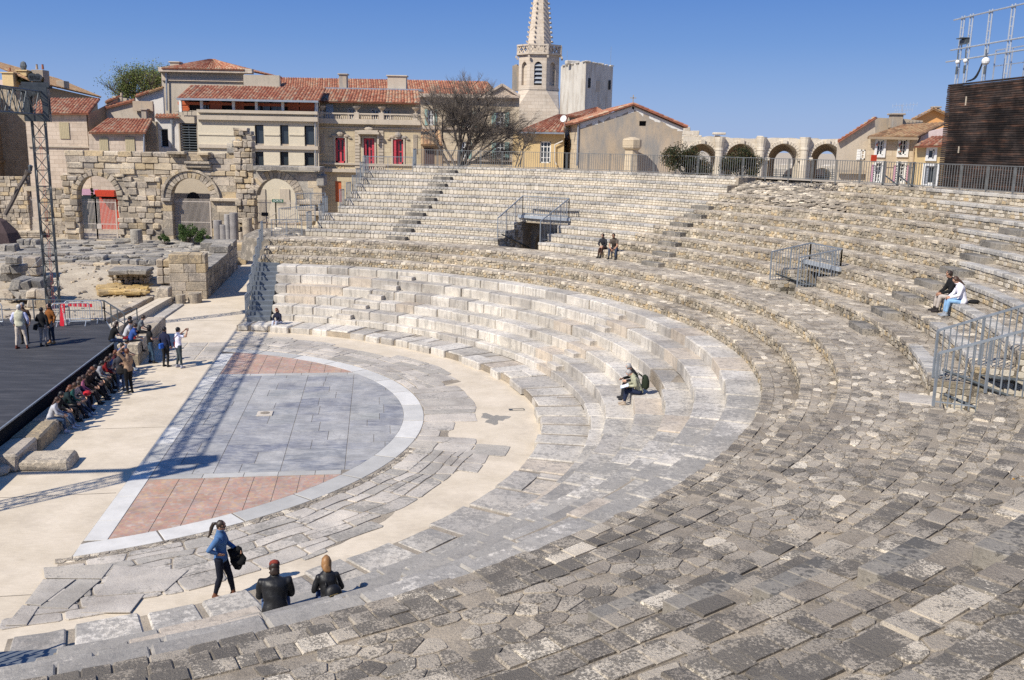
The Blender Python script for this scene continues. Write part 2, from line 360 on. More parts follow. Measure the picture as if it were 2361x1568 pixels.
# ---------------------------------------------------------------- Voronoi / brick cells
def clip(poly, nx, ny, d):
    out = []; n = len(poly)
    for i in range(n):
        a = poly[i]; b = poly[(i+1) % n]; da = a[0]*nx+a[1]*ny-d; db = b[0]*nx+b[1]*ny-d
        if da <= 0: out.append(a)
        if (da < 0 < db) or (db < 0 < da):
            t = da/(da-db); out.append((a[0]+(b[0]-a[0])*t, a[1]+(b[1]-a[1])*t))
    return out
def cells(u0, u1, v0, v1, su, sv, jit, rg, keep=None):
    nu = max(1, round((u1-u0)/su)); nv = max(1, round((v1-v0)/sv)); du = (u1-u0)/nu; dv = (v1-v0)/nv
    P = {}
    for j in range(-1, nv+1):
        off = rg.uniform(0, 1)
        for i in range(-2, nu+1):
            P[(i, j)] = ((i+0.5+rg.uniform(-jit, jit)+off)*du, (j+0.5+rg.uniform(-jit, jit)*0.8)*dv)
    k = du/dv; res = []
    for j in range(nv):
        for i in range(-1, nu):
            p = P[(i, j)]
            if not (0 <= p[0] <= nu*du): continue
            if keep and not keep(u0+p[0], v0+p[1]): continue
            poly = [(max(0, p[0]-2*du), max(0, p[1]-2*dv)*k), (min(nu*du, p[0]+2*du), max(0, p[1]-2*dv)*k), (min(nu*du, p[0]+2*du), min(nv*dv, p[1]+2*dv)*k), (max(0, p[0]-2*du), min(nv*dv, p[1]+2*dv)*k)]
            px, py = p[0], p[1]*k
            for jj in (-1, 0, 1):
                for ii in (-2, -1, 0, 1, 2):
                    if (ii or jj) and (i+ii, j+jj) in P:
                        q = P[(i+ii, j+jj)]; qx, qy = q[0], q[1]*k; nx, ny = qx-px, qy-py
                        poly = clip(poly, nx, ny, (qx*qx+qy*qy-px*px-py*py)/2)
                        if len(poly) < 3: break
                if len(poly) < 3: break
            if len(poly) >= 3: res.append([(u0+a, v0+b/k) for a, b in poly])
    return res
def bricks(u0, u1, v0, v1, su, sv, rg):      # courses of irregular quadrangular stones, some of them split
    res = []; nv = max(1, round((v1-v0)/sv)); ph = [rg.uniform(0, 6) for _ in range(nv+1)]; vb = [v0+(v1-v0)*(j+(rg.uniform(-.22, .22) if 0 < j < nv else 0))/nv for j in range(nv+1)]
    wv = lambda j, u: vb[j]+(0.09*math.sin(u*0.9+ph[j])+0.04*math.sin(u*2.7+ph[j]*2) if 0 < j < nv else 0)
    for j in range(nv):
        u = u0-rg.uniform(0, su); e0 = (0, 0)
        while u < u1:
            L = su*rg.choice((0.55, 0.8, 1.0, 1.0, 1.3, 1.7)); e1 = (rg.uniform(-.1, .1), rg.uniform(-.1, .1)); m = u+L/2
            q = [(u+e0[0], wv(j, u)), (m, wv(j, m)+rg.uniform(-.03, .03)), (u+L+e1[0], wv(j, u+L)), (u+L+e1[1], wv(j+1, u+L)), (m, wv(j+1, m)+rg.uniform(-.03, .03)), (u+e0[1], wv(j+1, u))]
            if rg.random() < .22: t = rg.uniform(.35, .65); a = (q[0][0]*(1-t)+q[5][0]*t, q[0][1]*(1-t)+q[5][1]*t); b = (q[2][0]*(1-t)+q[3][0]*t, q[2][1]*(1-t)+q[3][1]*t); res += [[q[0], q[1], q[2], b, a], [a, b, q[3], q[4], q[5]]]
            else: res.append(q)
            u += L; e0 = e1
    return res
def shrink(poly, g):
    cx = sum(p[0] for p in poly)/len(poly); cy = sum(p[1] for p in poly)/len(poly); out = []
    for x, y in poly:
        d = math.hypot(x-cx, y-cy); q = max(0.4, 1-g/max(d, 1e-3)); out.append((cx+(x-cx)*q, cy+(y-cy)*q))
    return out
def chaikin(poly, t=0.22):
    out = []; n = len(poly)
    for i in range(n):
        a = poly[i]; b = poly[(i+1) % n]
        if math.hypot(a[0]-b[0], a[1]-b[1]) < 0.04: out.append(((a[0]+b[0])/2, (a[1]+b[1])/2)); continue
        out.append((a[0]+(b[0]-a[0])*t, a[1]+(b[1]-a[1])*t)); out.append((a[0]+(b[0]-a[0])*(1-t), a[1]+(b[1]-a[1])*(1-t)))
    return out
UP = Vector((0, 0, 1))
# ---------------------------------------------------------------- orchestra paving
def ringp(r0, r1, a0, a1, n): return [(r0*math.cos(a0+(a1-a0)*i/n), r0*math.sin(a0+(a1-a0)*i/n)) for i in range(n+1)]+[(r1*math.cos(a1+(a0-a1)*i/n), r1*math.sin(a1+(a0-a1)*i/n)) for i in range(n+1)]
RI, RO, XC, XS = 11.17, 11.88, 3.17, 3.74
mb = MB()
n = 15; a0, a1 = -math.acos(XC/RO), math.acos(XC/RO)
for i in range(n):
    b0 = a0+(a1-a0)*i/n+0.002; b1 = a0+(a1-a0)*(i+1)/n-0.002
    p = ringp(RI, RO, b0, b1, 6)
    if i in (0, n-1):
        q = [(max(x, XC), y) for x, y in p]; p = q
    mb.stone([TW(x, y, 0.004) for x, y in p][::1], UP, 0.012, 0.01, 0, (rng.choice((0.25, 0.45, 0.75, 0.8, 0.7, 0.2)), rng.random(), 0))
y = -10.55; k = 0
while y < 10.1:
    L = rng.uniform(1.1, 2.2); y2 = min(y+L, 10.25)
    v = 0.75 if y < -6.9 else rng.choice((0.2, 0.4, 0.25, 0.7))
    if y2-y > 0.2: mb.stone([TW(XC+0.01, y+.01, 0.004), TW(XS-.01, y+.01, 0.004), TW(XS-.01, y2-.01, 0.004), TW(XC+.01, y2-.01, 0.004)], UP, 0.011, 0.01, 0, (v, rng.random(), 0))
    y = y2
for (ya, yb) in ((-6.33, -5.97), (5.93, 6.28)):
    x = XS+0.01; xe = math.sqrt(RI*RI-ya*ya)-0.02
    while x < xe-0.1:
        x2 = min(x+rng.uniform(0.7, 1.5), xe); mb.stone([TW(x, ya+.01, 0.004), TW(x2-.015, ya+.01, 0.004), TW(x2-.015, yb-.01, 0.004), TW(x, yb-.01, 0.004)], UP, 0.011, 0.008, 0, (rng.choice((0.2, 0.35)), rng.random(), 0)); x = x2
floor = thing('marble_orchestra_floor', 'half-round floor of blue-grey and pink marble ringed by a white marble band', 'marble floor', TW(7, 0, 0))
o = obj('white_band', mb, M['white'], floor)
def inside(x, y, r=RI): return math.hypot(x, y) < r
def slabs(x0, x1, y0, y1, dl, mat, name, jx=0.0):
    mb = MB(); xs = x0
    for a, b in zip(x0, x0[1:]):
        y = y0
        while y < y1-0.05:
            y2 = min(y1, y+dl*rng.uniform(0.75, 1.25))
            if y1-y2 < 0.3: y2 = y1
            parts = [(a, b)]
            if b-a > 1.5 and rng.random() < 0.6: c = a+(b-a)*rng.uniform(0.3, 0.7); parts = [(a, c), (c, b)]
            for p, q in parts:
                poly = [(p+.008, y+.008), (q-.008, y+.008), (q-.008, y2-.008), (p+.008, y2-.008)]
                poly = [poly[0]]+[((poly[0][0]*(5-i)+poly[1][0]*i)/5, poly[0][1]) for i in range(1, 5)]+[poly[1]]+[(poly[1][0], (poly[1][1]*(3-i)+poly[2][1]*i)/3) for i in range(1, 3)]+[poly[2]]+[((poly[2][0]*(5-i)+poly[3][0]*i)/5, poly[2][1]) for i in range(1, 5)]+[poly[3]]
                # cut by the ring: half planes tangent to the circle
                for i in range(-14, 15):
                    t = i*0.1; poly = clip(poly, math.cos(t), math.sin(t), RI-0.015+0.003)
                    if len(poly) < 3: break
                if len(poly) >= 3: mb.stone([TW(u, v, 0.003) for u, v in poly], UP, 0.010, 0.005, 0, (rng.random(), rng.random(), rng.random()))
            y = y2
    return obj(name, mb, mat, floor)
slabs([XS, 5.48, 7.38, 9.26, 11.3], 0, -5.96, 5.92, 0.92, M['blue'], 'blue_marble_panel')
slabs([XS, 4.6, 5.3, 6.0, 6.7, 7.37, 8.0, 8.7, 9.3], 0, -10.9, -6.34, 1.45, M['pink'], 'pink_marble_panel')
slabs([XS, 4.6, 5.3, 6.0, 6.7, 7.37, 8.0, 8.7, 9.3], 0, 6.29, 10.9, 1.3, M['pink'], 'pink_marble_panel')
mb = MB(); mb.block(TW(6.26, 0.2, 0.02), (0.55, 0.55, 0.06), TH, 0.02, 0, (0.4, 0.5, 0.2)); mb.lathe(TW(6.26, 0.2, 0.05), [(0.17, 0), (0.17, 0.006)], 14, 1)
obj('drain_stone', mb, [M['slab'], M['mortar_dark']], floor)
mb = MB(); p = ringp(0.0, RO+0.0, -1.3, 1.3, 40)
mb.add([TW(max(x, XC), y, 0.0035) for x, y in ringp(RO-0.01, RO, a0, a1, 60)[:61]]+[TW(XC, 0, 0.0035)], [tuple(range(61))], 0, (0.5, 0.5, 0.5)); obj('bedding', mb, M['mortar_dark'], floor)
# limestone paving round the marble
def rout(x, y):
    a = math.atan2(y, x)
    if abs(a) < 0.30: return 13.25+0.25*math.sin(9*a)
    return 14.45+0.22*math.sin(13*a)+0.3*math.sin(5*a+1)
mb = MB(); bd = MB()
NB = 90; am = math.acos(3.2/13.2)
ring_o = []; ring_i = []
for i in range(NB+1):
    a = -1.375+2.62*i/NB; ro = rout(math.cos(a), math.sin(a))-0.1+0.06*math.sin(40*a); 
    ring_o.append(TW(max(3.0, ro*math.cos(a)), ro*math.sin(a), 0.004)); ring_i.append(TW(max(3.0, (RO+.01)*math.cos(a)), (RO+.01)*math.sin(a), 0.004))
bd.add(ring_o+ring_i, [(i, i+1, NB+2+i, NB+1+i) for i in range(NB)], 0, (0.4, 0.5, 0.5))
def pave(a0, a1, su, sv, jit, g=0.03):
    rm = 13.2
    for poly in bricks(a0*rm, a1*rm, (RO+0.3 if a0 < -1 else RO+0.03), 15.1, su, sv, rng):
        cx = sum(p[0] for p in poly)/len(poly)/rm; cy = sum(p[1] for p in poly)/len(poly)
        if cy > rout(math.cos(cx), math.sin(cx))+0.1: continue
        if cy*math.cos(cx) < 3.25: continue
        near = cx < -0.5
        
        q = shrink(poly, g*(1.0 if near else 0.7)); q = chaikin(q, 0.12)
        pts = [PW(u/rm, v, 0.005) for u, v in q]
        mb.stone(pts, UP, rng.uniform(0.012, 0.03), 0.02, 0, (rng.random(), rng.random(), rng.uniform(0.1, 0.7) if near else rng.uniform(0, 0.35)))
pave(-1.345, -0.33, 0.85, 0.46, 0.30, 0.026)
pave(-0.33, 0.26, 0.62, 1.9, 0.12, 0.02)
pave(0.26, 1.35, 0.95, 0.5, 0.28, 0.02)
fp = thing('limestone_paving', 'irregular pale limestone paving between the marble band and the beige path', 'paving', TW(13, 0, 0))
obj('paving_stones', mb, M['slab'], fp); obj('mortar_bed', bd, M['mortar'], fp)
# small dark rubble strip against the white band, near side
mb = MB()
for poly in cells(-1.33*12, -0.33*12, RO+0.01, RO+0.31, 0.2, 0.15, 0.4, rng):
    mb.stone([PW(u/12, v, 0.004) for u, v in shrink(poly, 0.012)], UP, rng.uniform(0.01, 0.022), 0.01, 0, (rng.random(), rng.random(), 0.55))
obj('rubble_strip', mb, M['rubble'], fp)
# larger slabs at the near end of the paving and on the far side
mb = MB()
for pts, v in (([(2.75, -12.05), (4.25, -12.0), (4.2, -12.75), (2.95, -12.6)], 0.15), ([(2.95, -12.65), (3.65, -12.72), (3.3, -13.9), (2.95, -13.8)], 0.2), ([(3.7, -12.72), (4.2, -12.8), (3.9, -14.1), (3.35, -14.0)], 0.1), ([(2.93, -13.85), (3.28, -13.95), (3.3, -14.7), (2.9, -14.7)], 0.3),
               ([(4.3, -12.1), (6.0, -12.5), (5.7, -13.5), (4.3, -13.6)], 0.5), ([(4.35, -13.65), (5.3, -13.6), (5.2, -14.4), (4.2, -14.3)], 0.4)):
    mb = MB(); mb.stone([TW(x, y, 0.036) for x, y in pts], UP, 0.014, 0.015, 0, (v, 0.5, 0.15)); obj('large_slab', mb, M['slab'], fp)
for i in range(3):
    for j in range(4):
        x = 0.35+i*0.95; y = 9.0+j*0.95
        if rng.random() < 0.9: mb = MB(); mb.stone([TW(x+rng.uniform(0, .05), y, 0.004), TW(x+0.9, y+rng.uniform(0, .05), 0.004), TW(x+0.9, y+0.9, 0.004), TW(x, y+0.9, 0.004)], UP, 0.012, 0.01, 0, (rng.random()*0.5, 0.5, 0.3)); obj('large_slab', mb, M['slab'], fp)
mb = MB(); mb.stone([TW(-0.1+0.5, 4.0, 0.004), TW(1.3, 4.5, 0.004), TW(1.6, 5.3, 0.004), TW(0.7, 5.4, 0.004), TW(0.3, 4.6, 0.004)], UP, 0.02, 0.02, 0, (0.6, 0.5, 0.3))
obj('large_slab', mb, M['slab'], fp)
# worn patch and inspection frame in the beige path
mb = MB(); pts = []
for i in range(26):
    a = i*2*math.pi/26; q = 0.42+0.16*math.sin(3*a+1)+0.09*math.sin(7*a); pts.append(TW(14.35+q*math.cos(a), -0.95+q*1.35*math.sin(a), 0.002))
mb.stone(pts, UP, 0.004, 0.03, 0, (0.15, 0.3, 0.95)); tag(obj('worn_floor_patch', mb, M['slab']), 'dark worn patch of old stone in the beige concrete path', 'floor patch')
mb = MB()
for a, b in (((15.05, .02), (15.6, .02)), ((15.6, .02), (15.6, .22)), ((15.6, .22), (15.05, .22)), ((15.05, .22), (15.05, .02))): mb.bar(TW(*a, 0.006), TW(*b, 0.006), 0.03, 0.012)
mb.box(TW(15.12, .12, 0.008), (0.1, 0.16, 0.01), TH); tag(obj('hatch_frame', mb, M['truss']), 'small rectangular metal hatch frame set in the beige path', 'floor hatch')
# ================================================================ CAVEA
ROWS = [ # name, radius of the riser, z of its foot, style
 ('K', 15.98, 0.0), ('M1', 17.62, 0.32), ('M2', 18.12, 0.596), ('M3', 19.04, 1.007), ('M4', 19.95, 1.394), ('M5', 20.82, 1.83), ('M6', 21.70, 2.27),
 ('R1', 22.70, 2.664), ('R2', 23.67, 3.046), ('R3', 24.60, 3.47)]
for k in range(1, 11): ROWS.append(('U%d' % k, 26.65+.91*(k-1), 3.86+.417*(k-1)))
ROWS.append(('TOP', 36.9, 8.03))
XEND = {'K': 3.1, 'M1': 4.72, 'M2': 4.7, 'M3': 4.68, 'M4': 4.66, 'M5': 4.64, 'M6': 4.62, 'R1': 3.57, 'R2': 3.7, 'R3': 3.9, 'U1': 5.9, 'U2': 6.6, 'U3': 6.8, 'U4': 7.8, 'U5': 8.2, 'U6': 8.55, 'U7': 8.8, 'U8': 9.04, 'U9': 9.3, 'U10': 12.7}
VOM = [(R(44.2), R(50.1)), (R(4.1), R(8.3)), (R(-34.3), R(-28.6))]; VROWS = (3, 2, 3)      # openings through U1..U3
cavea = thing('stone_seating', 'curved tiers of stone seats rising round the orchestra of the ruined theatre', 'theatre seating', TW(22, 0, 0))
CAM = Vector((0, 0, CAMZ))
def arc_ranges(name, r):
    a1 = math.acos(min(1, XEND[name]/r)); a0 = -math.acos((4.75 if name[0] == 'M' else 3.3)/r)
    if name in ('U1', 'U2', 'U3'):
        out = []; lo = a0
        for (v0, v1), nr_ in sorted(zip(VOM, VROWS)):
            if int(name[1:]) > nr_: continue
            out.append((lo, v0)); lo = v1
        out.append((lo, a1)); return out
    return [(a0, a1)]
def sector(mb, a0, a1, r0, r1, z, m=0):     # flat base under the tread stones
    n = max(2, int((a1-a0)*r1/0.8)); vs = []
    for i in range(n+1):
        a = a0+(a1-a0)*i/n; vs += [PW(a, r0, z), PW(a, r1, z)]
    mb.add(vs, [(2*i, 2*i+1, 2*i+3, 2*i+2) for i in range(n)], m, (0.5, 0.5, 0.5))
def riserface(mb, a0, a1, r, z0, z1, m=0):
    n = max(2, int((a1-a0)*r/0.8)); vs = []
    for i in range(n+1):
        a = a0+(a1-a0)*i/n; vs += [PW(a, r, z0), PW(a, r, z1)]
    mb.add(vs, [(2*i, 2*i+1, 2*i+3, 2*i+2) for i in range(n)], m, (0.5, 0.5, 0.5))
def endface(mb, a, r0, r1, z0, z1, m=0, flip=False):
    f = [PW(a, r0, z0), PW(a, r1, z0), PW(a, r1, z1), PW(a, r0, z1)]
    mb.add(f, [(0, 1, 2, 3)], m, (0.5, 0.5, 0.5))
def pblock(mb, a0, a1, r0, r1, z0, z1, bev, m, rn, jit=0.0, nseg=2):
    # block bent to the curve, chamfered front and ends
    b = bev; vs = []; J = lambda: rng.uniform(-jit, jit)
    for i in range(nseg+3):
        if i == 0: a = a0; q = 1
        elif i == nseg+2: a = a1; q = 1
        else: a = a0+b/r0+(a1-a0-2*b/r0)*(i-1)/nseg; q = 0
        dz = J(); dr = J()
        zt = z1-(b if q else 0)+dz; rf = r0+(b if q else 0)+dr
        vs += [PW(a, rf, z0), PW(a, rf, zt-b), PW(a, rf+b*0.9, zt), PW(a, r1, zt+J()*0.5), PW(a, r1, z0)]
    fs = []; k = nseg+2
    for i in range(k):
        for j in range(4): fs.append((i*5+j, (i+1)*5+j, (i+1)*5+j+1, i*5+j+1))
    fs.append((0, 1, 2, 3, 4)); fs.append((k*5+4, k*5+3, k*5+2, k*5+1, k*5))
    mb.add(vs, fs, m, rn)
def darkness(a):    # lichen is heavier towards the near side
    return 0.26+0.44*max(0.0, min(1.0, (-0.1-a)/0.95))-0.20*max(0.0, min(1.0, (a-0.2)/0.5))
MATS = [M['mortar'], M['rubble'], M['riser'], M['neat'], M['coping'], M['marble_old'], M['slab']]
def ruined(name, a):      # collapsed stretch of the top rows
    return name in ('U9', 'U10') and R(19.2) < a < R(30.3) or name == 'U8' and R(15) < a < R(24)
for idx, (name, r, z) in enumerate(ROWS[:-1]):
    rn_, zn = ROWS[idx+1][1], ROWS[idx+1][2]
    if name == 'U10': zn = 8.03
    mb = MB(); h = zn-z; tw = rn_-r
    for a0, a1 in arc_ranges(name, r):
        if name[0] in 'KM':
            # big limestone blocks
            sector(mb, a0, a1, r+0.05, rn_, zn-0.05); riserface(mb, a0, a1, r+0.06, z-0.1, zn-0.05)
            a = a0+0.002
            Lk = {'K': (0.9, 1.7), 'M1': (1.2, 2.2)}.get(name, (0.9, 1.9))
            while a < a1-0.01:
                L = rng.uniform(*Lk)/r; b = min(a1, a+L)
                if a1-b < 0.03: b = a1
                new = rng.random() < 0.13; v = 0.72 if new else rng.choice((0.1, 0.3, 0.5, 0.9, 0.35, 0.95)); dk = darkness(a)
                jr = rng.uniform(-0.035, 0.035) if not new else 0.0
                if name == 'K':
                    d0 = r+rng.uniform(-0.12, 0.08); zt = zn+rng.uniform(-0.035, 0.02)
                    mid = d0+(rng.uniform(0.65, 0.95) if rng.random() < .35 else 1.75)
                    pblock(mb, a+.004, b-.004, d0, mid-.01, z-0.06 if rng.random() < 0.75 else z+0.05, zt, rng.uniform(0.02, 0.06), 5, (v, rng.random(), dk-0.05), 0.015, 3)
                    aa = a if mid < d0+1 else b
                    while aa < b-0.005:
                        bb = min(b, aa+rng.uniform(0.5, 1.2)/r)
                        pblock(mb, aa+.003, bb-.003, mid, rn_+0.02, z, zt-rng.uniform(0, 0.03), 0.02, 5 if rng.random() < .5 else 6, (rng.random(), rng.random(), dk), 0.012, 2); aa = bb
                else:
                    gap = 0.012/r if not new else 0.004/r
                    bev = rng.uniform(0.02, 0.05) if not new else 0.012
                    r1 = rn_+0.02
                    if name != 'M1' and rng.random() < 0.04 and not new:      # chipped or cut-down block
                        pblock(mb, a+gap, b-gap, r+jr+0.06, r1, z-0.02, zn-rng.uniform(0.02, 0.045), 0.06, 5, (v, rng.random(), dk+.3), 0.02)
                    else: pblock(mb, a+gap, b-gap, r+jr, r1, z-0.02, zn+rng.uniform(-0.018, 0.014), bev, 5, (v, rng.random(), (dk-0.1+.55*max(0, min(1, (-.25-a)/.6))) if not new else 0.0), 0.012 if not new else 0.002)
                a = b
        else:
            # mortar core
            if name not in ('U8', 'U9', 'U10'):
                sector(mb, a0, a1, r+0.03, rn_+0.03, zn-0.02); riserface(mb, a0, a1, r+0.03, z-0.05, zn-0.02)
            else:
                lo, hi = (R(15), R(24)) if name == 'U8' else (R(19.2), R(30.3))
                for s0, s1 in ((a0, lo), (hi, a1)):
                    sector(mb, s0, s1, r+0.03, rn_+0.03, zn-0.02); riserface(mb, s0, s1, r+0.03, z-0.05, zn-0.02); endface(mb, lo if s1 == lo else hi, r+.03, rn_, z, zn-.02)
            for ae in (a0, a1): endface(mb, ae, r+0.03, rn_+.03, z-0.4, zn-0.02)
            near_lim = R(-52)
            # riser stones
            def neat(a):
                if name[0] == 'R': return False
                k = int(name[1:])
                if a > R(30)+0.03*(5-k)*0: return a > R(36-1.0*k)
                return a < R(10-3.3*(10-k)) and a > R(-27)
            u0, u1 = max(a0, near_lim)*r, a1*r
            if u1 > u0+0.1:
                # neat part: coping + one or two courses; rough part: small rubble
                seg = []; s = u0; cur = neat(u0/r+1e-4)
                while s < u1-1e-6:
                    e = s
                    while e < u1 and neat((e+0.01)/r) == cur: e += 0.25
                    e = min(e, u1); seg.append((s, e, cur)); s = e; cur = not cur
                for s0, s1, nt_ in seg:
                    if s1-s0 < 0.3: continue
                    if nt_:
                        zc = zn-0.125; s = s0
                        while s < s1-0.02:
                            L = rng.uniform(0.22, 0.4); e = min(s+L, s1)
                            if ruined(name, s/r): s = e; continue
                            pblock(mb, (s+.006)/r, (e-.006)/r, r-0.015+rng.uniform(-.012, .008), r+0.36, zc, zn+rng.uniform(-.008, .008), 0.022, 4, (rng.random(), rng.random(), darkness(s/r)), 0.003, 1); s = e
                        two = (int(s0*3) % 2 == 0) or s0/r < 0
                        zz = [(z, zc)] if not two else [(z, z+(zc-z)*rng.uniform(.45, .55)), None]
                        if two: zz[1] = (zz[0][1], zc)
                        if s1/r > R(30):   # left half: some stretches single big stones, some two courses
                            brk = s1-(0.35+0.4*((int(name[1:])*37) % 10)/10)*(s1-s0)
                            plan = [(brk, s1, [(z, zc)]), (s0, brk, [(z, (z+zc)/2), ((z+zc)/2, zc)])]
                        else: plan = [(s0, s1, [(z, (z+zc)/2), ((z+zc)/2, zc)])]
                        for t0, t1, zs_ in plan:
                            for z0_, z1_ in zs_:
                                s = t0
                                while s < t1-0.02:
                                    L = rng.uniform(0.17, 0.33)*(1 if len(zs_) > 1 else 1.1); e = min(s+L, t1)
                                    if ruined(name, s/r): s = e; continue
                                    g = 0.010
                                    c = [(s+g, z0_+g), (e-g, z0_+g), (e-g, z1_-g), (s+g, z1_-g)]
                                    c = chaikin([(x+rng.uniform(-.008, .008), y+rng.uniform(-.008, .008)) for x, y in c], 0.18)
                                    am = (s+e)/2/r; nr = TD(-math.cos(am), -math.sin(am))
                                    mb.stone([PW(x/r, r+.03, y) for x, y in c][::-1], nr, rng.uniform(.012, .03), 0.015, 3 if (am > R(28) or rng.random() < .4) else 2, (rng.random(), rng.random(), darkness(am))); s = e
                    else:
                        hs = 0.15 if s1/r > 0 else 0.14
                        s = s0
                        while s < s1-0.02:      # irregular rim stones
                            L = rng.uniform(0.16, 0.42); e = min(s+L, s1)
                            if ruined(name, s/r) or rng.random() < 0.03: s = e; continue
                            hh = rng.uniform(0.10, 0.17)
                            pblock(mb, (s+.01)/r, (e-.01)/r, r-0.01+rng.uniform(-.03, .03), r+0.3, zn-hh, zn+rng.uniform(-.02, .012), 0.03, 1, (rng.random()*0.9, rng.random(), darkness(s/r)+.12), 0.01, 1); s = e
                        for poly in cells(s0, s1, z-0.01, zn-0.13, 0.19, hs, 0.32, rng):
                            am = poly[0][0]/r
                            if ruined(name, am) or rng.random() < 0.05: continue
                            q = chaikin(shrink(poly, 0.012), 0.2); nr = TD(-math.cos(am), -math.sin(am))
                            mb.stone([PW(x/r, r+.03, y) for x, y in q][::-1], nr, rng.uniform(.008, .045), 0.015, 2, (rng.random(), rng.random(), darkness(am)))
            # tread stones
            r_in, r_out = r+0.32, min(rn_, 36.6)+0.02
            if name == 'U10': r_out = 36.6
            su, sv = (0.33, 0.215)
            rm = (r_in+r_out)/2
            w0 = a0
            while w0 < a1-0.01:
                w1 = min(a1, w0+R(6)); w1 = near_lim if w0 < near_lim-.001 < w1 else w1; am = (w0+w1)/2; pc = PW(am, rm, zn); dist = (pc-CAM).length
                ang = math.degrees(math.atan2(pc.x, pc.y))
                if pc.y < -4: w0 = w1; continue
                s = 1.12 if dist < 14 else 1.0
                for poly in cells(w0*rm, w1*rm, r_in, r_out, su*s, sv*s, 0.46, rng):
                    cc = poly[0][0]/rm
                    if ruined(name, cc) or rng.random() < 0.05: continue
                    q = shrink(poly, rng.uniform(0.002, 0.013))
                    if dist < 40: q = chaikin(q, rng.uniform(.10, .24))
                    hh = rng.uniform(0.002, 0.012); dk = darkness(cc)
                    v = min(1, max(0, rng.gauss(.45, .26)))
                    pts = [PW(x/rm, y, zn-0.02) for x, y in q]
                    tl = Vector((rng.uniform(-.012, .012), rng.uniform(-.012, .012), 1))
                    pts = [q_+Vector((0, 0, rng.uniform(-.004, .004))) for q_ in pts]
                    mb.stone(pts, tl, hh+0.012, 0.014, 1, (v, rng.random(), dk+rng.choice((-.3, -.15, -.05, 0, 0.1, .2))))
                w0 = w1
            if near_lim > a0:        # front stones of the near rows, seen from above
                s = a0*r
                while s < near_lim*r:
                    e = s+rng.uniform(0.22, 0.55)
                    
                    if rng.random() < .94: pblock(mb, (s+.004)/r, (e-.004)/r, r+rng.uniform(-.014, .014), r+rng.uniform(.28, .34), zn-0.2, zn+rng.uniform(-.004, .008), 0.02, 1, (rng.random(), rng.random(), darkness(s/r)+rng.choice((-.3, -.05, .1, .25))), 0.012, 1)
                    s = e
    obj('seat_row', mb, MATS, cavea)
# collapsed slope
mb = MB(); A0, A1 = R(15.0), R(30.3); NA, NR = 60, 22
def slope_z(a, q):      # q 0..1 from r 33.0 to 37
    r_ = 32.9+3.9*q; e = min(1, max(0, (a-A0)/R(4)))*min(1, (A1-a)/R(1.2))
    return 6.78+1.14*(q**0.8)*1.0+0.10*math.sin(a*23)*math.sin(r_*2.1)+rng.uniform(-.03, .03)
vs = []
for i in range(NA+1):
    for j in range(NR+1):
        a = A0+(A1-A0)*i/NA; q = j/NR; vs.append(PW(a, 32.9+3.9*q, slope_z(a, q)))
mb.add(vs, [(i*(NR+1)+j, (i+1)*(NR+1)+j, (i+1)*(NR+1)+j+1, i*(NR+1)+j+1) for i in range(NA) for j in range(NR)], 0, (.5, .5, .5))
for i in range(1100):
    a = rng.uniform(A0, A1); q = rng.random(); r_ = 32.9+3.9*q; c = PW(a, r_, slope_z(a, q)); s = rng.uniform(0.06, 0.17)
    k = rng.randint(5, 7); t0 = rng.uniform(0, 6)
    pts = [c+Vector((math.cos(t0+t*6.283/k)*s*1.5, math.sin(t0+t*6.283/k)*s, 0)) for t in range(k)]
    mb.stone(pts, Vector((rng.uniform(-.3, .3), rng.uniform(-.3, .3), 1)), s*rng.uniform(.3, .7), s*.3, 1, (rng.random(), rng.random(), .45))
obj('collapsed_slope', mb, MATS, cavea)
# vomitory walls, floors and header
for (v0, v1), NR_ in zip(VOM, VROWS):
    mb = MB()
    r0, r1 = 26.70, 26.67+.91*NR_; HZ = 3.86+.417*NR_
    tb = MB()
    for a, sgn in ((v0, 1), (v1, -1)):
        for k in range(NR_):
            ra, rb = 26.65+.91*k, 26.65+.91*(k+1); zt = 3.86+.417*(k+1)-0.03
            endface(mb, a, ra+0.03, rb+0.03, 2.2, zt)
            nx = TD(-math.sin(a), math.cos(a))*sgn
            for poly in cells(ra+.03, rb+.03, 2.6, zt, 0.27, 0.145, 0.12, rng):
                q = chaikin(shrink(poly, 0.009), 0.15); pts = [PW(a, x, y) for x, y in q]
                if sgn > 0: pts = pts[::-1]
                mb.stone(pts, nx, rng.uniform(.01, .025), 0.012, 3 if rng.random() < .5 else 2, (rng.random(), rng.random(), .3))
        endface(mb, a, r1, r1+6, 1.6, HZ+.36)
    sector(mb, v0, v1, 26.2, r1+6, 2.9)
    riserface(mb, v0, v1, r1+6, 1.5, HZ+.36)
    # flat landing at the mouth, arched vault further in
    sector(mb, v0, v1, 24.6, 26.95, 3.835)
    am = (v0+v1)/2; hw = (v1-v0)/2*r1; n = 10; ring = []
    X = TD(-math.sin(am), math.cos(am)); N = TD(math.cos(am), math.sin(am)); O = PW(am, r1+0.9, 0)
    hole = [(-hw*.82, 2.9)]+[(-hw*.82*math.cos(math.pi*i/n), 3.85+(HZ-4.2)*math.sin(math.pi*i/n)) for i in range(n+1)]+[(hw*.82, 2.9)]
    mb.prism([(-hw-.1, 2.6), (hw+.1, 2.6), (hw+.1, HZ+.33), (-hw-.1, HZ+.33)], [[(x, max(z_, 2.7)) for x, z_ in hole][::-1]], (O, X, UP, N), 1.6, 0, (.5, .5, .5))
    obj('passage_mouth', mb, MATS, cavea)
    tb.bar(PW(v0-0.01, r1-.05, HZ+.3), PW(v1+0.01, r1-.05, HZ+.3), 0.16, 0.16); obj('lintel_beam', tb, M['steel_light'], cavea)
